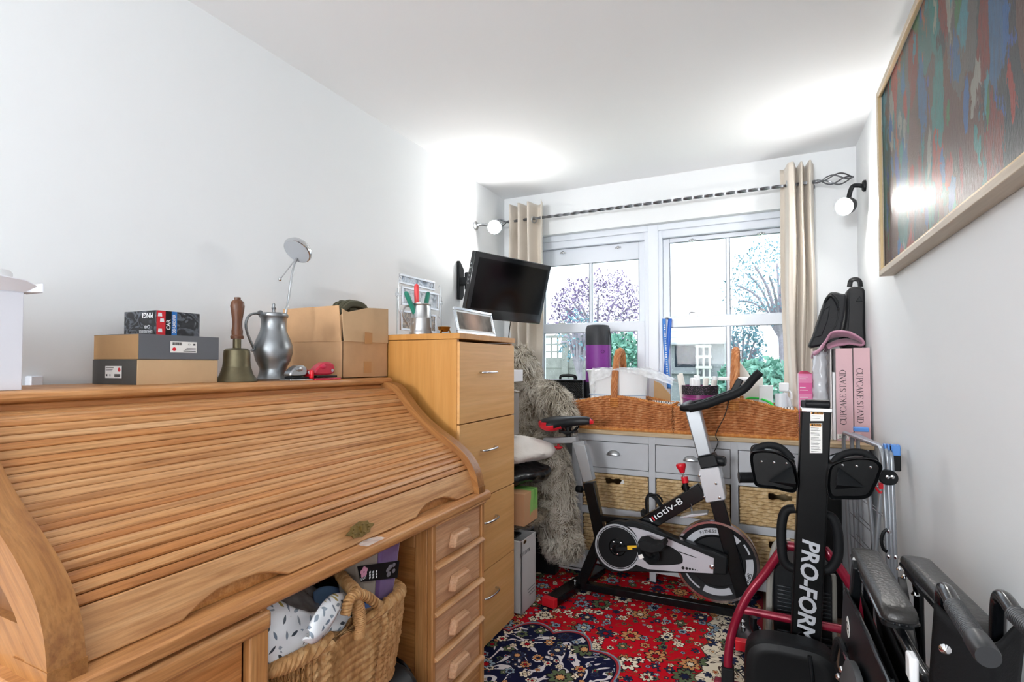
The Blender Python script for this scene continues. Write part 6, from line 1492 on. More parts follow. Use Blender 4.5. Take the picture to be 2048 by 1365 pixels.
for i, f in enumerate(m.f):
    x = st[min(i//ns, len(st)-2)][0]; k = i % ns; a = 2*PI*(k+.5)/ns
    if (x < 170 and math.sin(a) < .75-.012*(x-67) and i < q0-2): m.m[i] = 1
    if x >= 310 and math.sin(a) < .95 and x > 311: m.m[i] = 1
m.build('saddle', [mat('black_saddle_vinyl', '#16181b', .42, spec=.3), M['red']], bike, smooth=60, sub=1)
# handlebars
YN, YF_ = YK-.18, YK+.18
def hb(Y): return curve([PY(1378, 818, Y), PY(1412, 810, Y), PY(1441, 799, Y), PY(1470, 789, Y), PY(1491, 776, Y), PY(1505, 760, Y), PY(1519, 746, Y)], 5)
near = hb(YN); off_ = Vector((0, 2*(YK-YN), 0)); far = [p+off_ for p in near]
m = MB(bike); m.tube(near, .019, 12); m.build('hand_grip', M['rubber'], bike); m = MB(bike); m.tube(far, .019, 12); m.build('hand_grip', M['rubber'], bike)
m = MB(bike); cb_ = curve([near[4], near[0]+Vector((-.022, .01, .0)), near[0]+Vector((-.03, .06, .006)), far[0]+Vector((-.03, -.06, .006)), far[0]+Vector((-.022, -.01, 0)), far[4]], 6); m.tube(cb_, .016, 10); m.build('cross_bar', M['black_satin'], bike)
m = MB(bike); c = near[0].lerp(far[0], .5); m.bar(c+Vector((.0, 0, .0)), c+Vector((.20, 0, .085)), .05, .022); m.bar(c+Vector((.19, 0, .08)), c+Vector((.22, 0, .14)), .05, .03); m.build('console_bracket', M['black_satin'], bike, bevel=.004)
m = MB(bike); pq = c+Vector((.17, -.03, .05)); m.tube(curve([pq, PY(1450, 830, YK-.05), PY(1432, 868, YK-.05), PY(1436, 885, YK-.05), PY(1428, 905, YK-.045)], 7), .0022, 6); m.build('console_cable', M['black_matt'], bike)
# flywheel
fc = Z3(1015, 986, YK); fr_ = (Z3(1250, 986).x-Z3(782, 986).x)/2
m = MB(bike); m.lathe([(fr_*.93, -.026), (fr_*.985, -.026), (fr_, -.018), (fr_, .018), (fr_*.985, .026), (fr_*.93, .026), (fr_*.93, -.026)], fc, (0, -1, 0), 72, cap=False); m.build('flywheel_rim', mat('rose_chrome', '#c4b6ba', .16, 1.0), bike)
m = MB(bike); m.lathe([(0, .020), (fr_*.60, .020), (fr_*.62, .012), (fr_*.70, .012), (fr_*.93, .018), (fr_*.93, -.018), (0, -.018)], fc, (0, -1, 0), 64); fw = m.build('flywheel', M['black_satin'], bike)
def arcband(mb, r0, r1, a0, a1, y, n=24, c=None):
    c = fc if c is None else c; vs = []
    for i in range(n+1):
        a = R(a0+(a1-a0)*i/n)
        for r in (r0, r1): vs.append(Vector((c.x+r*math.cos(a), y, c.z+r*math.sin(a))))
    mb.add(vs, [(2*i, 2*i+1, 2*i+3, 2*i+2) for i in range(n)])
ye = YK-.0195
m = MB(bike)
for a0, a1, r0, r1 in ((45, 150, .66, .82), (-42, 12, .70, .86), (-112, -62, .66, .82), (20, 38, .80, .84), (-150, -118, .78, .82)): arcband(m, fr_*r0, fr_*r1, a0, a1, ye)
m.build('silver_decal', M['silver_ink'], fw, smooth=0, solid=.0012)
m = MB(bike)
def arctext(mb, s, r, a0, step, size, c, y, inv=1):
    for i, ch in enumerate(s):
        a = R(a0-step*i*inv); p = Vector((c.x+r*math.cos(a), y, c.z+r*math.sin(a))); mb.text(ch, size, p, (math.sin(a)*inv, 0, -math.cos(a)*inv), (math.cos(a)*inv, 0, math.sin(a)*inv), .0003, bold=.0003)
arctext(m, 'FITNESS', fr_*.74, 117, 4.6, .020, fc, ye-.0012); arctext(m, 'SPIN', fr_*.785, -14, 5.2, .028, fc, ye-.0012); m.build('lettering', M['black_ink'], fw, smooth=0)
m = MB(bike); a_ = Z3(995, 1015, YK-.07); m.cyl(a_+Vector((0, .07, 0)), a_+Vector((0, -.02, 0)), .012, seg=12); m.lathe([(.018, 0), (.018, .012), (.010, .014), (.010, .024), (0, .026)], a_, (0, -1, 0), 6); m.cyl(a_, Z3(1045, 1024, YK-.075), .006, seg=8); m.build('axle_nut', M['chrome'], bike)
# chain guard
yg0, yg1 = YK-.085, YK-.035; gc = (478, 915)
outl = [(gc[0]+128*math.cos(R(a)), gc[1]-140*math.sin(R(a))) for a in range(75, 286, 10)]+[(620, 1052), (800, 1058), (1004, 1064), (1074, 1068), (1078, 975), (1010, 945), (800, 870), (640, 795), (560, 772)]
zplate(outl, yg0, yg1, 'chain_guard', M['black_satin'], bev=.006)
m = MB(bike); gw = [Z3(x, y, yg0-.001) for x, y in [(gc[0]+118*math.cos(R(a)), gc[1]-128*math.sin(R(a))) for a in range(62, -60, -8)]+[(580, 1010), (640, 1034), (800, 1048), (1000, 1058), (1004, 975), (940, 948), (760, 872), (640, 826), (575, 808)]]
m.plate(gw, (0, -1, 0), .0012); gp = m.build('silver_panel', mat('silver_guard_panel', '#c3c2ca', .4, .3), bike, smooth=0)
zplate([(640, 905), (735, 900), (815, 945), (834, 985), (812, 1008), (680, 1014), (636, 1000), (618, 955)], yg0-.0045, yg0-.002, 'guard_opening', M['black_matt'], gp, 0, 4)
m = MB(bike); cc = Z3(*gc, yg0-.002); rG = (Z3(gc[0]+120, 915).x-Z3(gc[0]-120, 915).x)/2
m.lathe([(0, .002), (rG*.99, .002), (rG*.99, 0)], cc, (0, -1, 0), 56); gd = m.build('crank_disc', M['black_satin'], bike)
m = MB(bike); 
for r0, r1 in ((.93, 1.0), (.87, .895)): m.lathe([(rG*r0, .0022), (rG*r0, .003), (rG*r1, .003), (rG*r1, .0022)], cc, (0, -1, 0), 56, cap=False)
m.build('silver_ring', M['silver_ink'], gd)
m = MB(bike); m.lathe([(rG*.34, .003), (rG*.36, .006), (rG*.38, .003)], cc, (0, -1, 0), 40, cap=False); m.lathe([(.024, .002), (.024, .03), (0, .032)], cc, (0, -1, 0), 20); m.build('crank_hub', M['black_metal'], gd)
m = MB(bike)
for k in range(5): m.lathe([(.005, 0), (.005, .004), (0, .006)], cc+Vector((rG*.27*math.cos(2.2+k*1.256), -.003, rG*.27*math.sin(2.2+k*1.256))), (0, -1, 0), 8)
m.split('bolt', M['chrome'], gd)
m = MB(bike)
for i, x in enumerate((836, 856, 873, 888, 902, 914)): m.lathe([(0, .002), (.0075-.0011*i, .002), (.0075-.0011*i, 0)], Z3(x, 1028+i*2.6, yg0-.002), (0, -1, 0), 12)
m.plate([Z3(x, y, yg0-.002) for x, y in ((815, 938), (908, 970), (908, 974), (815, 943))], (0, -1, 0), .001); m.build('printed_dots', M['black_ink'], gp, smooth=0)
# crank and pedal
m = MB(bike); p0_, p1_ = cc+Vector((0, -.03, 0)), Z3(610, 920, yg0-.035); m.bar(p0_, p1_, .022, .03, (0, 1, 0)); m.build('crank_arm', M['black_satin'], bike, bevel=.004)
m = MB(bike); y_ = yg0-.048; m.plate([Z3(x, y, y_) for x, y in ((530, 906), (582, 905), (583, 928), (532, 929))], (0, -1, 0), .001); m.build('yellow_tag', mat('yellow_label', '#e9b91c', .5), bike, smooth=0)
m = MB(bike); yp = yg0-.10; 
m.plate([Z3(x, y, yp-.045) for x, y in ((585, 885), (625, 880), (660, 900), (700, 905), (728, 886), (740, 915), (715, 942), (660, 950), (600, 935))], (0, 1, 0), .09); m.build('pedal', M['rubber'], bike, bevel=.005)
m = MB(bike); m.tube(curve([Z3(600, 925, yp), Z3(620, 965, yp-.04), Z3(660, 988, yp-.02), Z3(690, 965, yp+.02), Z3(680, 930, yp+.02)], 6), .008, 8, flat=2.2); m.build('toe_strap', M['rubber'], bike)
m = MB(bike); m.plate([Z3(x, y, yp-.055) for x, y in ((590, 960), (612, 952), (622, 972), (600, 982))], (0, -1, 0), .001); m.build('white_tag', M['paper'], bike, smooth=0)
m = MB(bike); yf = YK+.10
m.tube(curve([Z3(640, 735, yf), Z3(636, 660, yf), Z3(655, 628, yf), Z3(690, 650, yf), Z3(715, 690, yf)], 6), .006, 8, flat=2); m.tube(curve([Z3(655, 632, yf-.03), Z3(690, 628, yf-.03), Z3(716, 650, yf-.03), Z3(722, 668, yf-.03)], 6), .005, 8, flat=2); m.build('toe_strap', M['rubber'], bike)
m = MB(bike); m.plate([Z3(x, y, YK+.06) for x, y in ((600, 720), (640, 745), (650, 775), (615, 775))], (0, 1, 0), .08); m.build('pedal', M['rubber'], bike, bevel=.004)
# brake lever
m = MB(bike); a_ = Z3(848, 600); b_ = Z3(823, 470); dv = (b_-a_).normalized(); m.cyl(a_, Z3(835, 510), .006, seg=10); m.cyl(Z3(878, 680, YK-.03), Z3(886, 745), .005, seg=8); m.build('brake_rod', M['chrome'], bike)
m = MB(bike); m.cyl(Z3(864, 640), Z3(846, 560), .014, seg=14); m.build('brake_sleeve', M['black_satin'], bike)
m = MB(bike); m.cyl(Z3(849, 562), Z3(843, 530), .017, seg=14); m.build('sleeve_cap', M['red'], bike)
m = MB(bike); c = Z3(832, 508); m.lathe([(.007, -.002), (.012, .0), (.016, .012), (.024, .030), (.0255, .040), (.022, .046), (0, .048)], c, dv, 18); m.build('brake_knob', M['red'], bike)
m = MB(bike); m.plate([Z3(x, y, YK-.035) for x, y in ((815, 752), (880, 735), (968, 728), (972, 738), (890, 752), (830, 758))], (0, 1, 0), .07); m.build('brake_pad', RAIL, bike, bevel=.003)

# ================================================================== rowing machine folded upright
YR = 2.15
R4 = lambda x, y, Y=YR: PY(1440+x/2.255, 760+y/2.255, Y)
R5 = lambda x, y, Y=YR: PY(1440+x/3.74, 1000+y/3.74, Y)
row = thing('rowing_machine', 'folded black rowing machine with burgundy arms standing upright', 'rowing machine', (R4(420, 1300).x, YR+.1, 0))
pT0, pT1 = R4(368, 130), R4(505, 132); pB0, pB1 = R4(328, 1000), R4(465, 1000)
ex = (pB0-pT0)/(pB0.z-pT0.z); zlo = .06
def atz(p, z): return p+ex*(z-p.z)
m = MB(row); q = [atz(pT0, pT0.z), atz(pT1, pT0.z), atz(pB1, zlo), atz(pB0, zlo)]
m.plate(q[::-1], (0, 1, 0), .075); rail = m.build('seat_rail', mat('black_powder_coat', '#090b0d', .34, spec=.22), row, bevel=.005)
m = MB(row); zt_ = pT0.z; cx_ = (pT0.x+pT1.x)/2; m.box(pT0.x-.002, pT1.x+.002, YR-.003, YR+.078, zt_-.012, zt_+.004); m.build('end_plate', M['chrome'], row, bevel=.003)
m = MB(row); m.tube([(pT0.x+.012, YR+.02, zt_+.016), (pT1.x-.004, YR+.02, zt_+.016)], .016, 14); m.box(pT0.x+.0, pT1.x-.006, YR+.015, YR+.06, zt_+.002, zt_+.028); m.build('lift_handle', M['black_satin'], row, bevel=.003)
rx = (pT1-pT0).normalized(); rz = -ex.normalized() if ex.z < 0 else ex.normalized()
def warn(x0, x1, y0, y1, lines):
    p = [R4(x, y, YR-.0008) for x, y in ((x0, y1), (x1, y1), (x1, y0), (x0, y0))]; m = MB(row); m.plate(p, (0, -1, 0), .0006); lb = m.build('warning_label', M['paper'], rail, smooth=0)
    w = p[1].x-p[0].x; zt2 = p[2].z; xm = (p[0].x+p[1].x)/2
    m = MB(row); m.plate([Vector((p[0].x+.002, YR-.0016, zt2-.012)), Vector((p[1].x-.002, YR-.0016, zt2-.012)), Vector((p[1].x-.002, YR-.0016, zt2-.002)), Vector((p[0].x+.002, YR-.0016, zt2-.002))], (0, -1, 0), .0003); m.build('orange_band', mat('orange_warning', '#d9932f', .5), lb, smooth=0)
    m = MB(row); m.text('WARNING', .0095, (xm+.005, YR-.0022, zt2-.007), (1, 0, 0), (0, 0, 1), .0001, sx=.8, bold=.0003)
    m.add([(p[0].x+.004, YR-.0024, zt2-.011), (p[0].x+.013, YR-.0024, zt2-.011), (p[0].x+.0085, YR-.0024, zt2-.003)], [(0, 1, 2)])
    z = zt2-.017
    for i in range(lines):
        for s in range(3 if lines > 3 else 1):
            if z < p[0].z+.004: break
            m.box(p[0].x+.004, p[0].x+.004+(w-.008)*rng.uniform(.65, 1), YR-.0019, YR-.0015, z-.0012, z); z -= .0042
        z -= .004
    m.build('printing', M['black_ink'], lb, smooth=0)
warn(408, 468, 142, 186, 3); warn(405, 461, 197, 331, 9)
m = MB(row); tcn = R5(652, 715, YR-.001); tdir = (R5(630, 1090)-R5(675, 300)).normalized()
tc_ = R5(675, 298, YR-.0008)
m.text('PRO-FORM', .0745, tc_, tdir, Vector((-tdir.z, 0, tdir.x)) if tdir.z < 0 else (1, 0, 0), .0006, 'LEFT', sx=.97, shear=.18, bold=.0022); m.build('lettering', M['silver_ink'], rail, smooth=0)
# seat that has slid to the foot of the rail
def seat(u, v):
    a = 2*PI*u; cx, sy = math.cos(a), math.sin(a); pw = .55; X = math.copysign(abs(cx)**pw, cx); Zz = math.copysign(abs(sy)**pw, sy)
    rr = (1, 1, .96, .82, .4, 0); dd = (.10, .03, .008, .0, .006*1, .010); i = v*5; k = min(int(i), 4); f = i-k; r = rr[k]*(1-f)+rr[k+1]*f; d = dd[k]*(1-f)+dd[k+1]*f
    return (R5(520, 1250).x+.145*r*X, 2.02+d, .165+.135*r*Zz+.012*X*X*0)
m = MB(row); m.grid(seat, 56, 21, True); m.build('sliding_seat', mat('black_seat_foam', '#0d0f11', .5, spec=.25), row, smooth=50)
sx_c = R5(520, 1250).x
m = MB(row); m.tube(curve([(sx_c+.055, 2.017, .285), (sx_c+.062, 2.012, .20), (sx_c+.06, 2.012, .05)], 6), .006, 8, flat=1.0); m.build('seat_seam', M['black_satin'], row)
m = MB(row); m.tube(curve([R5(250, 880), R5(250, 940), R5(275, 1000), R5(330, 1055), R5(370, 1085)], 6), .013, 10); m.build('curved_stay', M['black_metal'], row)
# pedals
def pedal(pts, loop, side_):
    m = MB(row); P_ = curve([R4(x, y, YR-.06) for x, y in pts], 4, True); c = sum(P_, Vector())/len(P_)
    n = len(P_); outer = P_; back = [p+Vector((0, .16, 0)) for p in P_]; inner = [c+(p-c)*.86+Vector((0, .02, 0)) for p in P_]; vs = outer+back+inner
    fs = [(i, (i+1) % n, n+(i+1) % n, n+i) for i in range(n)]+[(i, 2*n+i, 2*n+(i+1) % n, (i+1) % n) for i in range(n)]+[tuple(range(2*n, 3*n))]+[tuple(range(n, 2*n))[::-1]]
    m.add(vs, fs); m.build('foot_plate', mat('foot_plate_black', '#0a0c0e', .32, spec=.25), row, bevel=.003)
    m = MB(row)
    m.add([c+Vector((.02*side_, -.0, -.03)), c+Vector((-.055*side_, .0, .03)), c+Vector((-.065*side_, 0, -.045)), c+Vector((-.065*side_, -.055, -.02))], [(0, 1, 2), (0, 1, 3), (0, 2, 3), (1, 2, 3)]); m.build('stiffener_rib', M['black_satin'], row)
    m = MB(row); m.tube(curve([R4(x, y, YR-.02) for x, y in loop], 6), .012, 10, flat=.45); m.tube(curve([R4(x+4, y+14, YR+.02) for x, y in loop], 6), .009, 8, flat=.5); m.build('foot_strap', M['rubber'], row)
    m = MB(row)
    for dx in (-.04, .0, .04): m.lathe([(.004, 0), (.004, .003), (0, .005)], c+Vector((dx, .018, .035)), (0, -1, 0), 8)
    m.split('bolt', M['chrome'], row)
pedal([(135, 345), (165, 322), (255, 328), (325, 372), (352, 440), (350, 490), (325, 512), (240, 492), (165, 482), (148, 440)], [(150, 330), (175, 305), (220, 295), (270, 305), (305, 335), (325, 360)], -1)
pedal([(490, 410), (530, 374), (620, 356), (700, 362), (734, 392), (724, 430), (703, 482), (665, 536), (560, 541), (490, 530)], [(512, 375), (540, 345), (600, 326), (655, 333), (690, 358), (700, 372)], 1)
m = MB(row); m.tube([R4(88, 441, YR), R4(420, 441, YR+.10)], .020, 14); m.build('foam_roller', M['rubber'], row); m = MB(row); m.tube([R4(84, 441, YR-.001), R4(90, 441, YR)], .021, 14); m.build('roller_cap', M['black_satin'], row)
for pts in ([(590, 1018), (572, 1022), (564, 1045), (563, 1085), (567, 1120), (582, 1136), (600, 1138)], [(1650, 1030), (1664, 1036), (1674, 1058), (1677, 1090), (1674, 1118), (1660, 1138), (1645, 1141)]):
    m = MB(row); m.tube(curve([PY(x if x > 1000 else x+1000, y, YR+.05) for x, y in pts], 6), .0165, 10); m.build('hand_grip', M['rubber'], row)
BU = M['burgundy']
lp = curve([R5(505, 345, YR+.11), R5(450, 392, YR+.1), R5(330, 560, YR+.1), R5(220, 700, YR+.09), R5(150, 830, YR+.08), R5(110, 930, YR+.08), R5(76, 1060, YR+.07), R5(60, 1200, YR+.06)], 5)
lp.append(Vector((lp[-1].x, lp[-1].y, .02)))
m = MB(row); m.tube(lp, .017, 12, flat=.8); m.build('floor_arm', BU, row)
rp_ = curve([R5(780, 372, YR+.11), R5(815, 415, YR+.1), R5(900, 520, YR+.1), R5(975, 640, YR+.1), R5(1050, 770, YR+.1), R5(1105, 880, YR+.1), R5(1150, 1010, YR+.1)], 5); rp_.append(Vector((rp_[-1].x+.01, rp_[-1].y, .02)))
m = MB(row); m.tube(rp_, .018, 12, flat=.8); m.build('floor_arm', BU, row)
m = MB(row); m.tube([R5(175, 825, YR+.09), R5(900, 968, YR+.09), R5(1130, 1010, YR+.1)], .0155, 12); m.build('cross_tube', BU, row)
m = MB(row); m.tube([lp[0], rp_[0]], .018, 12); m.build('top_tube', BU, row)
m = MB(row); fz = lp[-1]; m.box(fz.x-.05, fz.x+.05, fz.y-.02, fz.y+.02, .004, .03); m.build('foot', BU, row, bevel=.004)
m = MB(row); c = R5(58, 1285, YR+.06); m.box(c.x-.022, c.x+.022, c.y-.022, c.y+.024, c.z-.06, c.z+.02); m.build('rubber_sleeve', M['rubber'], row, bevel=.004)
# vented fan housing
yv = YR+.17
h0, h1 = R5(395, 480, yv), R5(860, 1300, yv); ztop = R5(500, 470, yv).z
m = MB(row); m.prism([(h0.x, .03), (h1.x, .03), (h1.x, ztop-.03), (h1.x-.03, ztop), (h0.x+.03, ztop), (h0.x, ztop-.03)], 1, yv, yv+.16); m.build('fan_housing', M['black_satin'], row, bevel=.008)
m = MB(row); VZ = [R5(0, 565+28*i, yv).z for i in range(9)]
for z in VZ:
    for xa_, xb_ in ((425, 530), (740, 828)): a_, b_ = R5(xa_, 600, yv).x, R5(xb_, 600, yv).x; m.box(a_, b_, yv-.006, yv+.002, z-.0085, z)
for i in range(8):
    z = VZ[-1]-.05-.022*i
    for xa_, xb_ in ((425, 530), (740, 828)): a_, b_ = R5(xa_, 600, yv).x, R5(xb_, 600, yv).x; m.box(a_, b_, yv-.006, yv+.002, z-.010, z)
m.split('vent_slat', mat('dark_blue_grey_slats', '#161c21', .35), row, bevel=.002)
m = MB(row); m.tube(curve([R5(365, 1200, yv), R5(370, 700, yv), R5(385, 480, yv), R5(410, 360, yv), R5(440, 320, yv+.02), R5(520, 310, yv+.04)], 6), .012, 8); m.build('grey_edge', mat('warm_grey_plastic', '#8f8e88', .4), row)
m = MB(row); m.tube(curve([R5(858, 1200, yv), R5(856, 650, yv), R5(845, 560, yv)], 6), .008, 8); m.build('grey_edge', mat('warm_grey_plastic_trim', '#77766f', .4), row)
# ================================================================== folded wheelchair against the right wall
WX = .205; W2 = .325
wc = thing('wheelchair', 'folded black transit wheelchair with padded armrests facing the window', 'wheelchair', (.28, 1.5, 0))
W5 = lambda x, y: (1640+x/3.547, 980+y/3.547)
def WZ(x, y, z): return PZ(*W5(x, y), z)
def WPX(x, y, X): return PX(*W5(x, y), X)
LEATH = mat('black_armrest_vinyl', '#272625', .36, bump=.35, bs=120)
zp = .757
def arm(pl, pr_, name, far_r):
    """padded armrest from its outline on the pad's top plane"""
    c0, c1 = pl; w = pr_
    d = (c1-c0); L_ = d.length; d.normalize(); n = Vector((d.y, -d.x, 0)); out = []
    for k in range(13): a = PI*k/12; out.append((-w*.42*math.sin(a)*1.0, w*math.cos(a)))
    pts = [(-s, t) for s, t in out]
    P_ = [c0+d*(w*.45-w*.45*math.sin(PI*k/12)*1.2)+n*(w*math.cos(PI*k/12)) for k in range(13)]+[c1-d*(w*.45-w*.45*math.sin(PI*k/12)*1.2)-n*(w*math.cos(PI*k/12)) for k in range(13)]
    m = MB(wc); c = (c0+c1)/2; k_ = len(P_); lay = []
    for z, s in ((-.028, .97), (-.026, 1.0), (-.014, 1.01), (-.004, .96), (.0, .86), (.003, .6)): lay.append([c+(p-c)*s*1.0+Vector((0, 0, z)) for p in P_])
    vs = sum(lay, []); fs = [(j*k_+i, j*k_+(i+1) % k_, (j+1)*k_+(i+1) % k_, (j+1)*k_+i) for j in range(len(lay)-1) for i in range(k_)]+[tuple(range(k_))[::-1], tuple(range((len(lay)-1)*k_, len(lay)*k_))]
    m.add(vs, fs); m.build('arm_pad', LEATH, wc, smooth=60)
    m = MB(wc); m.tube([p+Vector((0, 0, -.026)) for p in P_], .0035, 6, True); m.build('pad_piping', mat('shiny_black_edge', '#16181b', .12), wc)
    m = MB(wc); m.plate([c+(p-c)*.9+Vector((0, 0, -.045)) for p in P_], (0, 0, 1), .02); m.build('pad_base', M['black_satin'], wc)
    return c0, c1, d
a0, a1, ad = arm((WZ(300, 400, zp)+Vector((.004, 0, 0)), WZ(575, 860, zp)), .031, 'a', 0)
b0, b1, bd_ = arm((WZ(660, 455, zp), WZ(660, 455, zp)+(a1-a0)+Vector((.022, 0, 0))), .031, 'b', 0)
for s, (p0, p1) in enumerate(((a0, a1), (b0, b1))):
    m = MB(wc); z = zp-.055
    f0 = Vector((p0.x+.0, p0.y-.10, z)); r0 = Vector((p1.x+.005, p1.y-.09, z)); rr_ = Vector((p1.x+.012, p1.y-.16, z-.015))
    m.tube(curve([Vector((p0.x, p0.y-.06, .42)), Vector((p0.x, p0.y-.05, z-.04)), f0+Vector((0, .02, 0)), r0, rr_, rr_+Vector((0, -.02, -.10)), rr_+Vector((0, -.02, -.30))], 6), .011, 10)
    m.build('armrest_tube', M['black_metal'], wc)
    X = p0.x-.012 if s == 0 else p0.x+.01
# side skirt with the approval mark
m = MB(wc); sk_ = [WPX(x, y, WX-.012) for x, y in ((165, 712), (188, 708), (330, 1010), (470, 1320), (520, 1420), (560, 1560), (150, 1560), (130, 1300), (150, 1000))]
m.plate(sk_, (1, 0, 0), .006); sp_ = m.build('side_skirt', M['black_satin'], wc, bevel=.002)
m = MB(wc); m.tube([WPX(188, 708, WX-.013), WPX(330, 1010, WX-.013), WPX(470, 1320, WX-.013), WPX(560, 1530, WX-.013)], .0045, 8); m.build('skirt_edge', M['black_metal'], wc)
c = WPX(200, 975, WX-.0135); m = MB(wc); m.lathe([(0, .001), (.026, .001), (.026, 0)], c, (-1, 0, 0), 28); ce = m.build('approval_sticker', M['paper'], sp_, smooth=0)
m = MB(wc); m.text('CE', .03, c+Vector((-.0014, 0, 0)), (0, -1, 0), (0, 0, 1), .0002, space=1.1); m.build('printing', M['black_ink'], ce, smooth=0)
# frame: seat rails, cross brace, legs
zs_ = .47
def tubes(name, segs, mt_=M['black_metal'], r=.0125):
    m = MB(wc)
    for s in segs: m.tube(s, r, 10)
    return m.build(name, mt_, wc)
yf_, yb2_ = a0.y-.02, 1.00
for X in (WX+.005, W2+.035):
    tubes('side_frame', [curve([(X, yb2_+.05, .25), (X, yb2_+.05, zs_), (X, yf_-.05, zs_), (X, yf_+.06, zs_-.05), (X, yf_+.10, .25), (X, yf_+.16, .12)], 5)])
    tubes('lower_rail', [[(X, yb2_+.05, .25), (X, yf_+.10, .25)]])
m = MB(wc); m.bar((WX+.03, 1.15, .66), (W2-.005, 1.72, .66), .018, .05); m.build('seat_rail_bar', M['black_satin'], wc, bevel=.003)
m = MB(wc)
for x, y in ((567, 570), (602, 627), (677, 748)): m.lathe([(.009, 0), (.009, .003), (.005, .008), (0, .009)], WZ(x, y, .686), seg=12)
m.split('bolt', M['chrome'], wc)
tubes('cross_brace', [[(WX+.01, 1.30, .28), (W2+.03, 1.34, .62)], [(W2+.03, 1.24, .28), (WX+.01, 1.28, .62)]])
m = MB(wc)
for dx in (0, .028, .058): m.grid(lambda u, v, dx=dx: (WX+.018+dx+.012*math.sin(PI*v), 1.08+.62*u, .40+.24*v), 8, 8)
m.build('folded_seat_cloth', mat('black_seat_cloth', '#0a0b0d', .75, bump=.2, bs=200, spec=.2), wc, solid=.004, smooth=180)
# back canes, handles, back cloth
zh_ = .905
def handle(x, g0, g1, post):
    P_ = curve([Vector(p) for p in post]+[g0], 7); m = MB(wc); m.tube(P_, .0105, 12); m.build('back_cane', M['black_metal'], wc)
    d = (g1-g0).normalized(); L_ = (g1-g0).length; m = MB(wc); prof = [(.0105, -.004), (.0128, 0)]
    n = 22
    for i in range(n): s = L_*.66*i/n; prof += [(.0130, s+.0012), (.0117, s+L_*.33/n), (.0130, s+L_*.6/n)]
    prof += [(.0138, L_*.68), (.0142, L_*.74), (.0142, L_*.95), (.0128, L_*1.0), (.0, L_*1.0)]
    m.lathe(prof, g0, d, 26); m.build('hand_grip', mat('dark_grey_rubber_grip', '#232528', .42), wc)
gA0, gA1 = WZ(955, 830, zh_), WZ(1195, 1190, zh_-.006)
handle(0, gA0, gA1, [(gA0.x+.014, gA0.y+.17, .30), (gA0.x+.012, gA0.y+.14, .55), (gA0.x+.008, gA0.y+.10, .80), (gA0.x+.006, gA0.y+.082, .885), (gA0.x+.003, gA0.y+.055, .908)])
dX = WZ(1395, 890, zh_)-gA0
handle(0, gA0+dX, gA1+dX+Vector((.012, 0, 0)), [Vector((gA0.x+.014, gA0.y+.17, .30))+dX, Vector((gA0.x+.012, gA0.y+.14, .55))+dX, Vector((gA0.x+.008, gA0.y+.10, .80))+dX, Vector((gA0.x+.006, gA0.y+.082, .885))+dX, Vector((gA0.x+.003, gA0.y+.055, .908))+dX])
xA = gA0.x-.008; xB = gA0.x+dX.x+.03
def back(u, v):
    z = .885-.50*v; y = gA0.y+.075+.14*((.885-z)/.58)**.9; X = xA+(xB-xA)*u; w = math.sin(PI*min(1, u*1.0))
    return (X+.012*math.sin(3*v+4*u)*w, y-.030*w**.8*(.25+.75*min(1, v*3.2))-.012+.01*math.sin(8*u)*v, z-.045*w*(1-v))
BCL = mat('black_back_cloth', '#0a0b0d', .7, bump=.15, bs=260, spec=.2)
m = MB(wc); m.grid(back, 22, 26); m.build('back_cloth', BCL, wc, smooth=180, solid=.005)
m = MB(wc)
for v in (.12, .42): p = Vector(back(.10, v)); m.lathe([(.008, 0), (.008, .003), (.004, .007), (0, .008)], p+Vector((0, -.004, 0)), (-.25, -1, 0), 12)
m.split('bolt', M['chrome'], wc)
m = MB(wc); c = WPX(655, 1260, WX+.02); m.box(c.x-.008, c.x+.006, c.y-.02, c.y+.012, c.z-.02, c.z+.024); m.build('white_clip', M['white'], wc, bevel=.004)
m = MB(wc); c = WPX(258, 520, WX+.003); m.box(c.x-.008, c.x+.008, c.y-.01, c.y+.01, c.z-.014, c.z+.012); m.build('white_clip', M['white'], wc, bevel=.004)
# front upright under the first armrest
m = MB(wc); m.bar(WPX(265, 530, WX), WPX(235, 860, WX), .03, .022, (1, 0, 0)); m.bar(WPX(235, 860, WX), Vector((WX, WPX(235, 860, WX).y, .30)), .03, .022, (1, 0, 0)); m.build('front_upright', M['black_satin'], wc, bevel=.004)
# wheels
def wheel(X, y, r, name, w=.026):
    m = MB(wc); m.lathe([(r*.80, -w/2), (r*.93, -w/2), (r, -w/4), (r, w/4), (r*.93, w/2), (r*.80, w/2), (r*.80, -w/2)], (X, y, r), (1, 0, 0), 48, cap=False); t_ = m.build('tyre', mat('grey_tyre', '#4d5053', .6), wc)
    m = MB(wc); m.lathe([(r*.66, -w*.3), (r*.80, -w*.35), (r*.80, w*.35), (r*.66, w*.3), (r*.66, -w*.3)], (X, y, r), (1, 0, 0), 48, cap=False)
    for k in range(5): a = 2*PI*k/5; m.bar((X, y, r), (X, y+r*.7*math.cos(a), r+r*.7*math.sin(a)), .016, .012, (1, 0, 0))
    m.cyl((X-w*.6, y, r), (X+w*.6, y, r), .022, seg=16); m.build('wheel_rim', M['black_satin'], t_)
wt = WPX(262, 1285, WX-.03); r_ = wt.z/2
wheel(WX-.03, wt.y-.02, r_, 'w'); wheel(W2+.09, wt.y-.02, r_, 'w')
wheel(WX+.0, yb2_+.12, .155, 'w'); wheel(W2+.085, yb2_+.12, .155, 'w')
m = MB(wc); m.tube([WPX(175, 1150, WX-.03), WPX(230, 1285, WX-.03)], .006, 8); m.build('brake_rod', M['chrome'], wc)
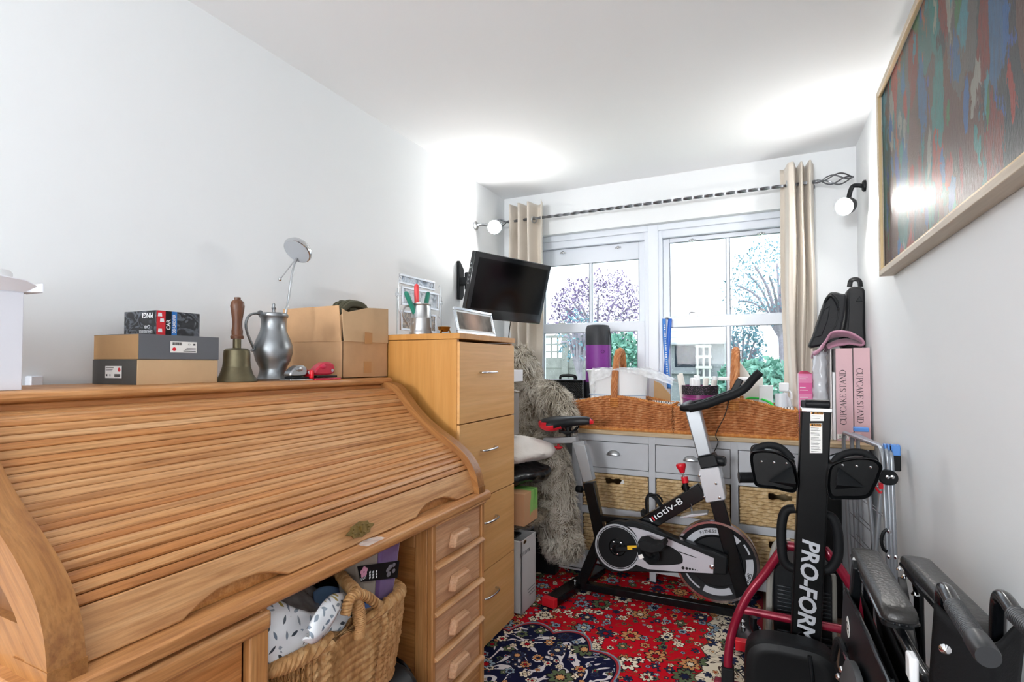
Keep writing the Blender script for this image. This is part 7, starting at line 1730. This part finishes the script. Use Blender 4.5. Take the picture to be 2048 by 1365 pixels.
m = MB(wc); m.tube(curve([WPX(95, 1200, WX-.035), WPX(120, 1080, WX-.035), WPX(155, 1085, WX-.035), WPX(172, 1160, WX-.03)], 5), .009, 8); m.build('brake_lever', M['rubber'], wc)
m = MB(wc); c = WPX(180, 1280, WX-.03); m.tube([c, WPX(225, 1285, WX-.03)], .007, 8); m.ell(WPX(160, 1280, WX-.03), .010, seg=10, rings=6); m.ell(WPX(135, 1330, WX-.03), .010, seg=10, rings=6); m.split('bolt', M['chrome'], wc)

# ================================================================== folded clothes airer
A6 = lambda x, y, Y: PY(1640+x/4.55, 860+y/4.55, Y)
ar_ = thing('clothes_airer', 'folded grey tubular clothes airer leaning against right wall', 'clothes airer', (.44, 2.75, 0))
TG = M['tube_grey']; Yn, Yf2 = 2.46, 2.98
XWL = XR-.012
def frame(i, xt_n, xt_f, zt_off, foot_dx):
    n1 = A6(xt_n, 150, Yn); f1 = A6(xt_f, 125, Yf2); n1.x = min(n1.x, XWL-.008); f1.x = min(f1.x, XWL-.008)
    n1.z = f1.z = .925+zt_off
    nb, fb = Vector((min(n1.x+foot_dx, XWL-.01), Yn, .012)), Vector((min(f1.x+foot_dx, XWL-.01), Yf2, .012))
    m = MB(ar_); c1 = Vector((n1.x, n1.y+.05, n1.z)); c2 = Vector((f1.x, f1.y-.05, f1.z))
    m.tube([nb, n1+Vector((0, 0, -.05))]+curve([n1+Vector((0, 0, -.05)), n1+Vector((0, .012, -.012)), c1], 5)[1:]+curve([c2, f1+Vector((0, -.012, -.012)), f1+Vector((0, 0, -.05))], 5)+[fb], .0085, 10)
    m.build('leg_frame', TG, ar_)
    return n1, f1, nb, fb
F1 = frame(0, 565, 215, .0, .03); F2 = frame(1, 612, 290, -.004, .02); F3 = frame(2, 650, 345, -.012, .012)
m = MB(ar_)
for n1, f1, nb, fb in (F1, F2):
    for k in range(6):
        t_ = .18+.115*k; m.tube([n1.lerp(nb, t_), f1.lerp(fb, t_)], .0018, 5)
m.split('drying_wire', M['steel'], ar_)
m = MB(ar_); m.tube([A6(443, 560, Yn+.12), A6(492, 1075, Yn+.12), Vector((A6(492, 1075, Yn+.12).x, Yn+.12, .02))], .0085, 10); m.build('wing_strut', TG, ar_)
m = MB(ar_); m.tube([A6(550, 570, Yn+.10), A6(510, 1085, Yn+.10), Vector((A6(510, 1085, Yn+.10).x, Yn+.10, .02))], .0085, 10); m.build('wing_strut', TG, ar_)
m = MB(ar_); c = A6(625, 432, Yn-.012); m.prism(rrect(.062, .056, .026, cx=c.x-.003, cy=c.z), 1, Yn-.03, Yn+.0); m.build('joint_plate', M['black_satin'], ar_, bevel=.004)
m = MB(ar_)
for x in (615, 660): p = A6(x, 430, Yn-.03); p.x = min(p.x, XWL-.012); m.lathe([(.007, 0), (.007, .004), (0, .006)], p, (0, -1, 0), 12)
for x, y in ((628, 925), (630, 1155), (694, 1160)): p = A6(x, y, Yn-.010); p.x = min(p.x, XWL-.01); m.lathe([(.008, 0), (.008, .004), (0, .008)], p, (0, -1, 0), 12)
m.split('rivet', M['chrome'], ar_)
m = MB(ar_); m.tube(curve([A6(500, 520, Yn-.02), A6(545, 575, Yn-.02), A6(560, 560, Yn-.02)], 4), .004, 8); m.box(A6(525, 500, Yn).x, A6(562, 500, Yn).x, Yn-.03, Yn-.01, A6(540, 525, Yn).z, A6(540, 475, Yn).z); m.build('red_catch', M['red'], ar_, bevel=.003)
m = MB(ar_); m.tube(curve([A6(615, 905, Yn-.01), A6(575, 940, Yn-.01), A6(560, 1020, Yn-.01), A6(580, 1090, Yn-.01), A6(610, 1110, Yn-.01)], 6), .006, 8); m.build('hanging_loop', M['black_satin'], ar_)
m = MB(ar_); e0 = A6(645, 140, Yn+.10); e1 = A6(710, 350, Yn+.10); e0.x = XWL-.055; 
m.box(XWL-.045, XWL-.012, Yn+.02, Yn+.05, e1.z, e0.z+.005); m.build('end_clip', M['black_satin'], ar_, bevel=.004)
BLC = mat('sky_blue_plastic', '#5b93dc', .3)
m = MB(ar_)
for i in range(5): m.box(XWL-.065+.011*i, XWL-.058+.011*i, Yn+.018, Yn+.055, e0.z-.012, e0.z+.012)
m.box(XWL-.04, XWL-.014, Yn+.016, Yn+.05, e0.z-.03, e0.z+.010); m.build('blue_cap', BLC, ar_, bevel=.003)
m = MB(ar_); c = A6(370, 88, Yf2-.02); m.box(c.x-.03, c.x+.03, c.y-.03, c.y+.01, F1[0].z-.012+.02, F1[0].z+.028); m.build('blue_cap', BLC, ar_, bevel=.004)
# the ironing-board-like pale panel and dark bag behind the airer
o = MB((.30, 3.03, 0)); o.box(.16, .33, 3.04, 3.07, .005, .72); tag(o.build('dark_folder_bag', M['black_matt'], bevel=.01), 'tall dark flat bag behind the folded airer', 'bag')

# ================================================================== kneehole: seagrass basket and its load
k5 = lambda x, y, X: PX(500+x/3.37, 960+y/3.37, X)
XB0 = -.965
ya_, yb3 = k5(150, 1090, XB0).y, k5(1085, 760, XB0).y
zr = min(.655, k5(1085, 745, XB0).z); zl = k5(940, 1320, XB0).z
XB1 = -1.36
SEA = weave_mat('twisted_seagrass', '#94683a', '#bb8c57', '#d8b382', 1.3)
ZB = zl-.03
bk = thing('seagrass_basket', 'chunky braided seagrass basket with handles in desk kneehole', 'basket', ((XB0+XB1)/2, (ya_+yb3)/2, ZB))
cxk, cyk = (XB0+XB1)/2, (ya_+yb3)/2
def wallpt(u, v):
    a = 2*PI*u; ca, sa = math.cos(a), math.sin(a); e = .32; X = math.copysign(abs(ca)**e, ca); Y = math.copysign(abs(sa)**e, sa)
    tp_ = .90+.10*min(1, v*1.3)
    return Vector((cxk+(XB0-XB1)/2*X*tp_, cyk+(yb3-ya_)/2*Y*tp_, ZB+(zr-ZB)*v)), Vector((X, Y, 0)).normalized()
NCOL, NROW = 84, 11
def wv(u, v):
    p, n = wallpt(u, v); cl_ = u*NCOL; f = cl_-math.floor(cl_); r = v*NROW+(1.0*abs(f-.5)*2)+.5*(math.floor(cl_) % 2)*.0; g = r-math.floor(r)
    a = (math.sin(PI*g)**.6)*(math.sin(PI*f)**.5 if 0 < f < 1 else 0)
    return p+n*(.013*a+.003*nz(p, 60))
m = MB(bk); m.grid(wv, NCOL*6, NROW*7+1, True); m.build('basket_wall', SEA, bk, smooth=70)
m = MB(bk); base_ = [wallpt(i/64, 0)[0] for i in range(64)]; m.plate(base_, (0, 0, 1), .01); m.build('basket_base', SEA, bk)
m = MB(bk); n_ = 240
for k in range(3):
    m.tube([wallpt(i/n_, 1)[0]+wallpt(i/n_, 1)[1]*(.010*math.cos(i*.62+k*2.094))+Vector((0, 0, .004+.010*math.sin(i*.62+k*2.094))) for i in range(n_)], .0105, 7, True)
m.build('rolled_rim', SEA, bk)
def wrap(pts, r, name, turns, strands=2):
    m = MB(bk); n = len(pts); m.tube(pts, r*.8, 8)
    for k in range(strands):
        q = []
        nn_ = n*3
        for i in range(nn_):
            t_ = i/(nn_-1)*(n-1); j = min(int(t_), n-2); p = pts[j].lerp(pts[j+1], t_-j); d = (pts[j+1]-pts[j]).normalized(); u = Vector((1, 0, 0)); u = (u-d*u.dot(d)).normalized(); w_ = d.cross(u); a = turns*2*PI*i/(nn_-1)+k*2*PI/strands
            q.append(p+(u*math.cos(a)+w_*math.sin(a))*r)
        m.tube(q, r*.42, 6)
    return m.build(name, SEA, bk)
hp = curve([k5(735, 1050, XB0+.010), k5(735, 985, XB0+.014), k5(735, 900, XB0+.012), k5(715, 800, XB0+.005), k5(690, 700, XB0-.02), k5(650, 610, XB0-.06), k5(610, 590, XB0-.12), k5(590, 620, XB0-.2)], 10)
for p in hp: p.z = min(p.z, DZ-.11)
wrap(hp, .0125, 'handle', 24)
wrap(curve([k5(645, 905, XB0+.02), k5(665, 820, XB0+.022), k5(720, 770, XB0+.022), k5(790, 790, XB0+.02), k5(860, 845, XB0+.012)], 8), .010, 'handle_loop', 9)
# black holdall carrying the basket
t = thing('black_holdall', 'black rounded holdall on the floor under the seagrass basket', 'bag', (-1.17, cyk+.03, 0))
m = MB(t); m.prism(rrect(.46, ZB-.006, .09, 7, -1.165, (ZB)/2+.0), 1, ya_+.08, yb3+.03); m.build('bag_body', M['black_satin'], t, bevel=.03, bseg=4)
m = MB(t); m.tube(curve([(-.935, yb3+.0, ZB*.3), (-.955, yb3+.02, ZB*.75), (-1.02, yb3+.028, ZB*.97), (-1.15, yb3+.028, ZB*.99)], 6), .006, 8); m.build('bag_piping', M['black_metal'], t)
# leaf print bag
def leafmat():
    t = NT('leaf_print_oilcloth'); v = t.coord((1, 1, 1), (0, 0, 0)); vo = t.n.new('ShaderNodeTexVoronoi'); vo.inputs['Scale'].default_value = 34; t.l.new(v, vo.inputs['Vector'])
    sub = t.n.new('ShaderNodeVectorMath'); sub.operation = 'SUBTRACT'; t.l.new(v, sub.inputs[0]); t.l.new(vo.outputs['Position'], sub.inputs[1])
    sc = t.node('SeparateColor', inp={0: vo.outputs['Color']})
    ro = t.n.new('ShaderNodeVectorRotate'); ro.rotation_type = 'AXIS_ANGLE'; ro.inputs['Axis'].default_value = (1, 0, 0); t.l.new(sub.outputs[0], ro.inputs['Vector']); t.l.new(t.math('MULTIPLY', sc.outputs[1], 6.3), ro.inputs['Angle'])
    s = t.node('SeparateXYZ', inp={0: ro.outputs[0]}); a = t.math('ABSOLUTE', t.math('DIVIDE', s.outputs[1], .0105)); b = t.math('DIVIDE', s.outputs[2], .0036)
    d = t.math('ADD', t.math('MULTIPLY', a, a), t.math('ABSOLUTE', b)); msk = t.math('LESS_THAN', d, 1.0)
    c = t.mix(msk, lin('#e9edf2'), t.ramp(sc.outputs[0], [(0, lin('#8b98a6')), (.45, lin('#6f7d8e')), (.72, lin('#a8964a')), (.85, lin('#39434f'))], 'CONSTANT'))
    t.base(c); t.set(Roughness=.35); return t.m
LEAF = leafmat()
t = thing('leaf_print_bag', 'white oilcloth bag with grey leaf print stuffed in the seagrass basket', 'bag', (XB0-.1, ya_+.12, zr-.06))
P1 = [k5(150, 1080, XB0-.02), k5(150, 830, XB0-.05), k5(200, 812, XB0-.06), k5(300, 870, XB0-.05), k5(400, 900, XB0-.04), k5(340, 1090, XB0-.015), k5(260, 1090, XB0-.015)]
for p in P1: p.z = min(p.z, DZ-.06)
m = MB(t)
def bagf(u, v):
    top = [k5(90, 850, XB0-.05), Vector(P1[2]), Vector(P1[3]), Vector(P1[4]), k5(480, 890, XB0-.04), k5(620, 850, XB0-.05)]; bot = [k5(60, 1260, XB0-.03), k5(200, 1220, XB0-.02), k5(300, 1190, XB0-.018), k5(400, 1150, XB0-.018), k5(520, 1110, XB0-.018), k5(700, 1050, XB0-.02)]
    i = u*5; k = min(int(i), 4); f = i-k; a = top[k].lerp(top[k+1], f); b = bot[k].lerp(bot[k+1], f); p = a.lerp(b, 1-v) if False else b.lerp(a, v); p.z = min(p.z, DZ-.05)
    return p+Vector((.018*math.sin(PI*v), 0, 0))
m.grid(crumple(bagf, .006, 22), 30, 20); m.build('bag_body', LEAF, t, smooth=180, solid=.003)
m = MB(t); sp2 = curve([k5(385, 1010, XB0+.028), k5(430, 920, XB0+.03), k5(490, 830, XB0+.01), k5(555, 775, XB0-.02), k5(620, 768, XB0-.05)], 8); sp3 = curve([k5(350, 1085, XB0+.03), k5(420, 1110, XB0+.035), k5(490, 1060, XB0+.035), k5(560, 960, XB0+.03), k5(610, 860, XB0+.0), k5(640, 790, XB0-.04)], 8)
def strap(u, v):
    i = u*(len(sp2)-1); k = min(int(i), len(sp2)-2); a = sp2[k].lerp(sp2[k+1], i-k); i = u*(len(sp3)-1); k = min(int(i), len(sp3)-2); b = sp3[k].lerp(sp3[k+1], i-k); p = a.lerp(b, v); return p+Vector((.014*math.sin(PI*v), 0, .004*math.sin(9*v)))
m.grid(strap, 34, 10); m.build('carry_strap', LEAF, t, smooth=180, solid=.004)
t = tag(MB((XB0-.10, k5(330, 800, XB0-.1).y, zr-.05)).grid(crumple(lambda u, v: k5(200+270*u, 900-(90+110*math.sin(2.4*u+.3))*v, XB0-.09-.10*v), .012, 20), 22, 16).build('clear_bag', FILM, smooth=60), 'crumpled clear plastic bag behind the leaf print bag', 'plastic bag')
o = MB((XB0-.13, k5(500, 780, XB0-.13).y, zr-.06)); o.grid(crumple(lambda u, v: k5(440+200*u, 880-(120+40*math.sin(3*u))*v, XB0-.13-.02*v), .012, 20), 16, 12); tag(o.build('blue_cloth', mat('slate_blue_cloth', '#6f93bd', .6), smooth=180, solid=.004), 'slate blue cloth in the seagrass basket behind the strap', 'cloth')
o = MB((XB0-.02, k5(790, 850, XB0-.04).y, zr-.04)); o.grid(crumple(lambda u, v: k5(690+140*u, 920-90*v, XB0-.03-.03*v), .008, 24), 12, 8); tag(o.build('blue_cloth', mat('royal_blue_cloth', '#3c5f9e', .6), smooth=180, solid=.004), 'royal blue cloth beside the seagrass basket handle', 'cloth')
o = MB((XB0-.22, k5(520, 690, XB0-.2).y, zr-.1)); o.ell((XB0-.22, k5(520, 690, XB0-.2).y, zr-.05), .08, .12, .075, 16, 10); tag(o.build('green_pouch', mat('dark_green_pouch', '#0f3b36', .5)), 'dark green pouch deep in the seagrass basket', 'pouch')
# wrapped throw
XQ = XB0-.045
t = thing('wrapped_throw', 'purple and taupe folded throw in clear wrapper with dark band', 'throw', (XQ-.06, k5(870, 640, XQ).y, ZB+.02))
def q5(x, y, X=XQ):
    p = k5(x, y, X); p.z = min(p.z, DZ-.045); return p
TAU = mat('taupe_plush', '#a3988c', .7, bump=.2, bs=80); PUR = mat('purple_plush', '#6f4f84', .6, sheen=.5, bump=.2, bs=60)
m = MB(t); m.plate([q5(x, y) for x, y in ((720, 520), (880, 440), (850, 830), (760, 830))], (-1, 0, 0), .09); m.build('taupe_half', TAU, t, bevel=.012)
m = MB(t); m.plate([q5(x, y, XQ+.004) for x, y in ((884, 445), (1022, 400), (968, 815), (850, 825))], (-1, 0, 0), .10); m.build('purple_half', PUR, t, bevel=.010)
m = MB(t); m.plate([q5(x, y, XQ+.006) for x, y in ((722, 585), (1005, 545), (990, 660), (745, 690))], (1, 0, 0), .002); lb = m.build('paper_band', M['black_satin'], t, smooth=0)
m = MB(t); c = q5(768, 622, XQ+.0088)
for k in range(5): a = 2*PI*k/5+.3; m.lathe([(0, .0012), (.0062, .001), (.0065, 0)], c+Vector((0, .0085*math.cos(a), .0085*math.sin(a))), (1, 0, 0), 12)
m.build('pink_flower', mat('pink_print', '#d89ab4', .5), lb)
m = MB(t)
for x, y, r in ((945, 590, .010), (970, 575, .008), (930, 610, .009), (935, 638, .010), (968, 615, .008)): m.ell(q5(x, y, XQ+.0085), .0012, r, r*.75, 12, 8)
m.build('pebble_print', mat('grey_print', '#77727c', .5), lb)
m = MB(t); m.text('PEBBLE', .010, q5(830, 600, XQ+.0088), (0, 1, .14), (0, 0, 1), .0002) if False else None
for i in range(3):
    for j in range(3): p = q5(808+22*j, 625+18*i-3*j, XQ+.0088); m.plate([p+Vector((0, -.003, -.003)), p+Vector((0, .003, -.0025)), p+Vector((0, .003, .003)), p+Vector((0, -.003, .0025))], (1, 0, 0), .0004)
for i in range(3): p = q5(765, 655+9*i, XQ+.0088); m.plate([p+Vector((0, -.012, -.0008)), p+Vector((0, .010, .0008)), p+Vector((0, .010, .002)), p+Vector((0, -.012, .0004))], (1, 0, 0), .0004)
m.build('printing', M['white_ink'], lb, smooth=0)
# bits of film tape on the desk front
o = MB((DXF, k5(850, 390, DXF).y, DZ)); o.grid(crumple(lambda u, v: Vector((DXF-.030+.034*v, k5(780, 390, DXF).y+(k5(905, 380, DXF).y-k5(780, 390, DXF).y)*u, DZ+.004-.0*v)), .004, 60), 14, 6); tag(o.build('film_scrap', FILM), 'clear film scrap caught under desk lid near the lock', 'film')
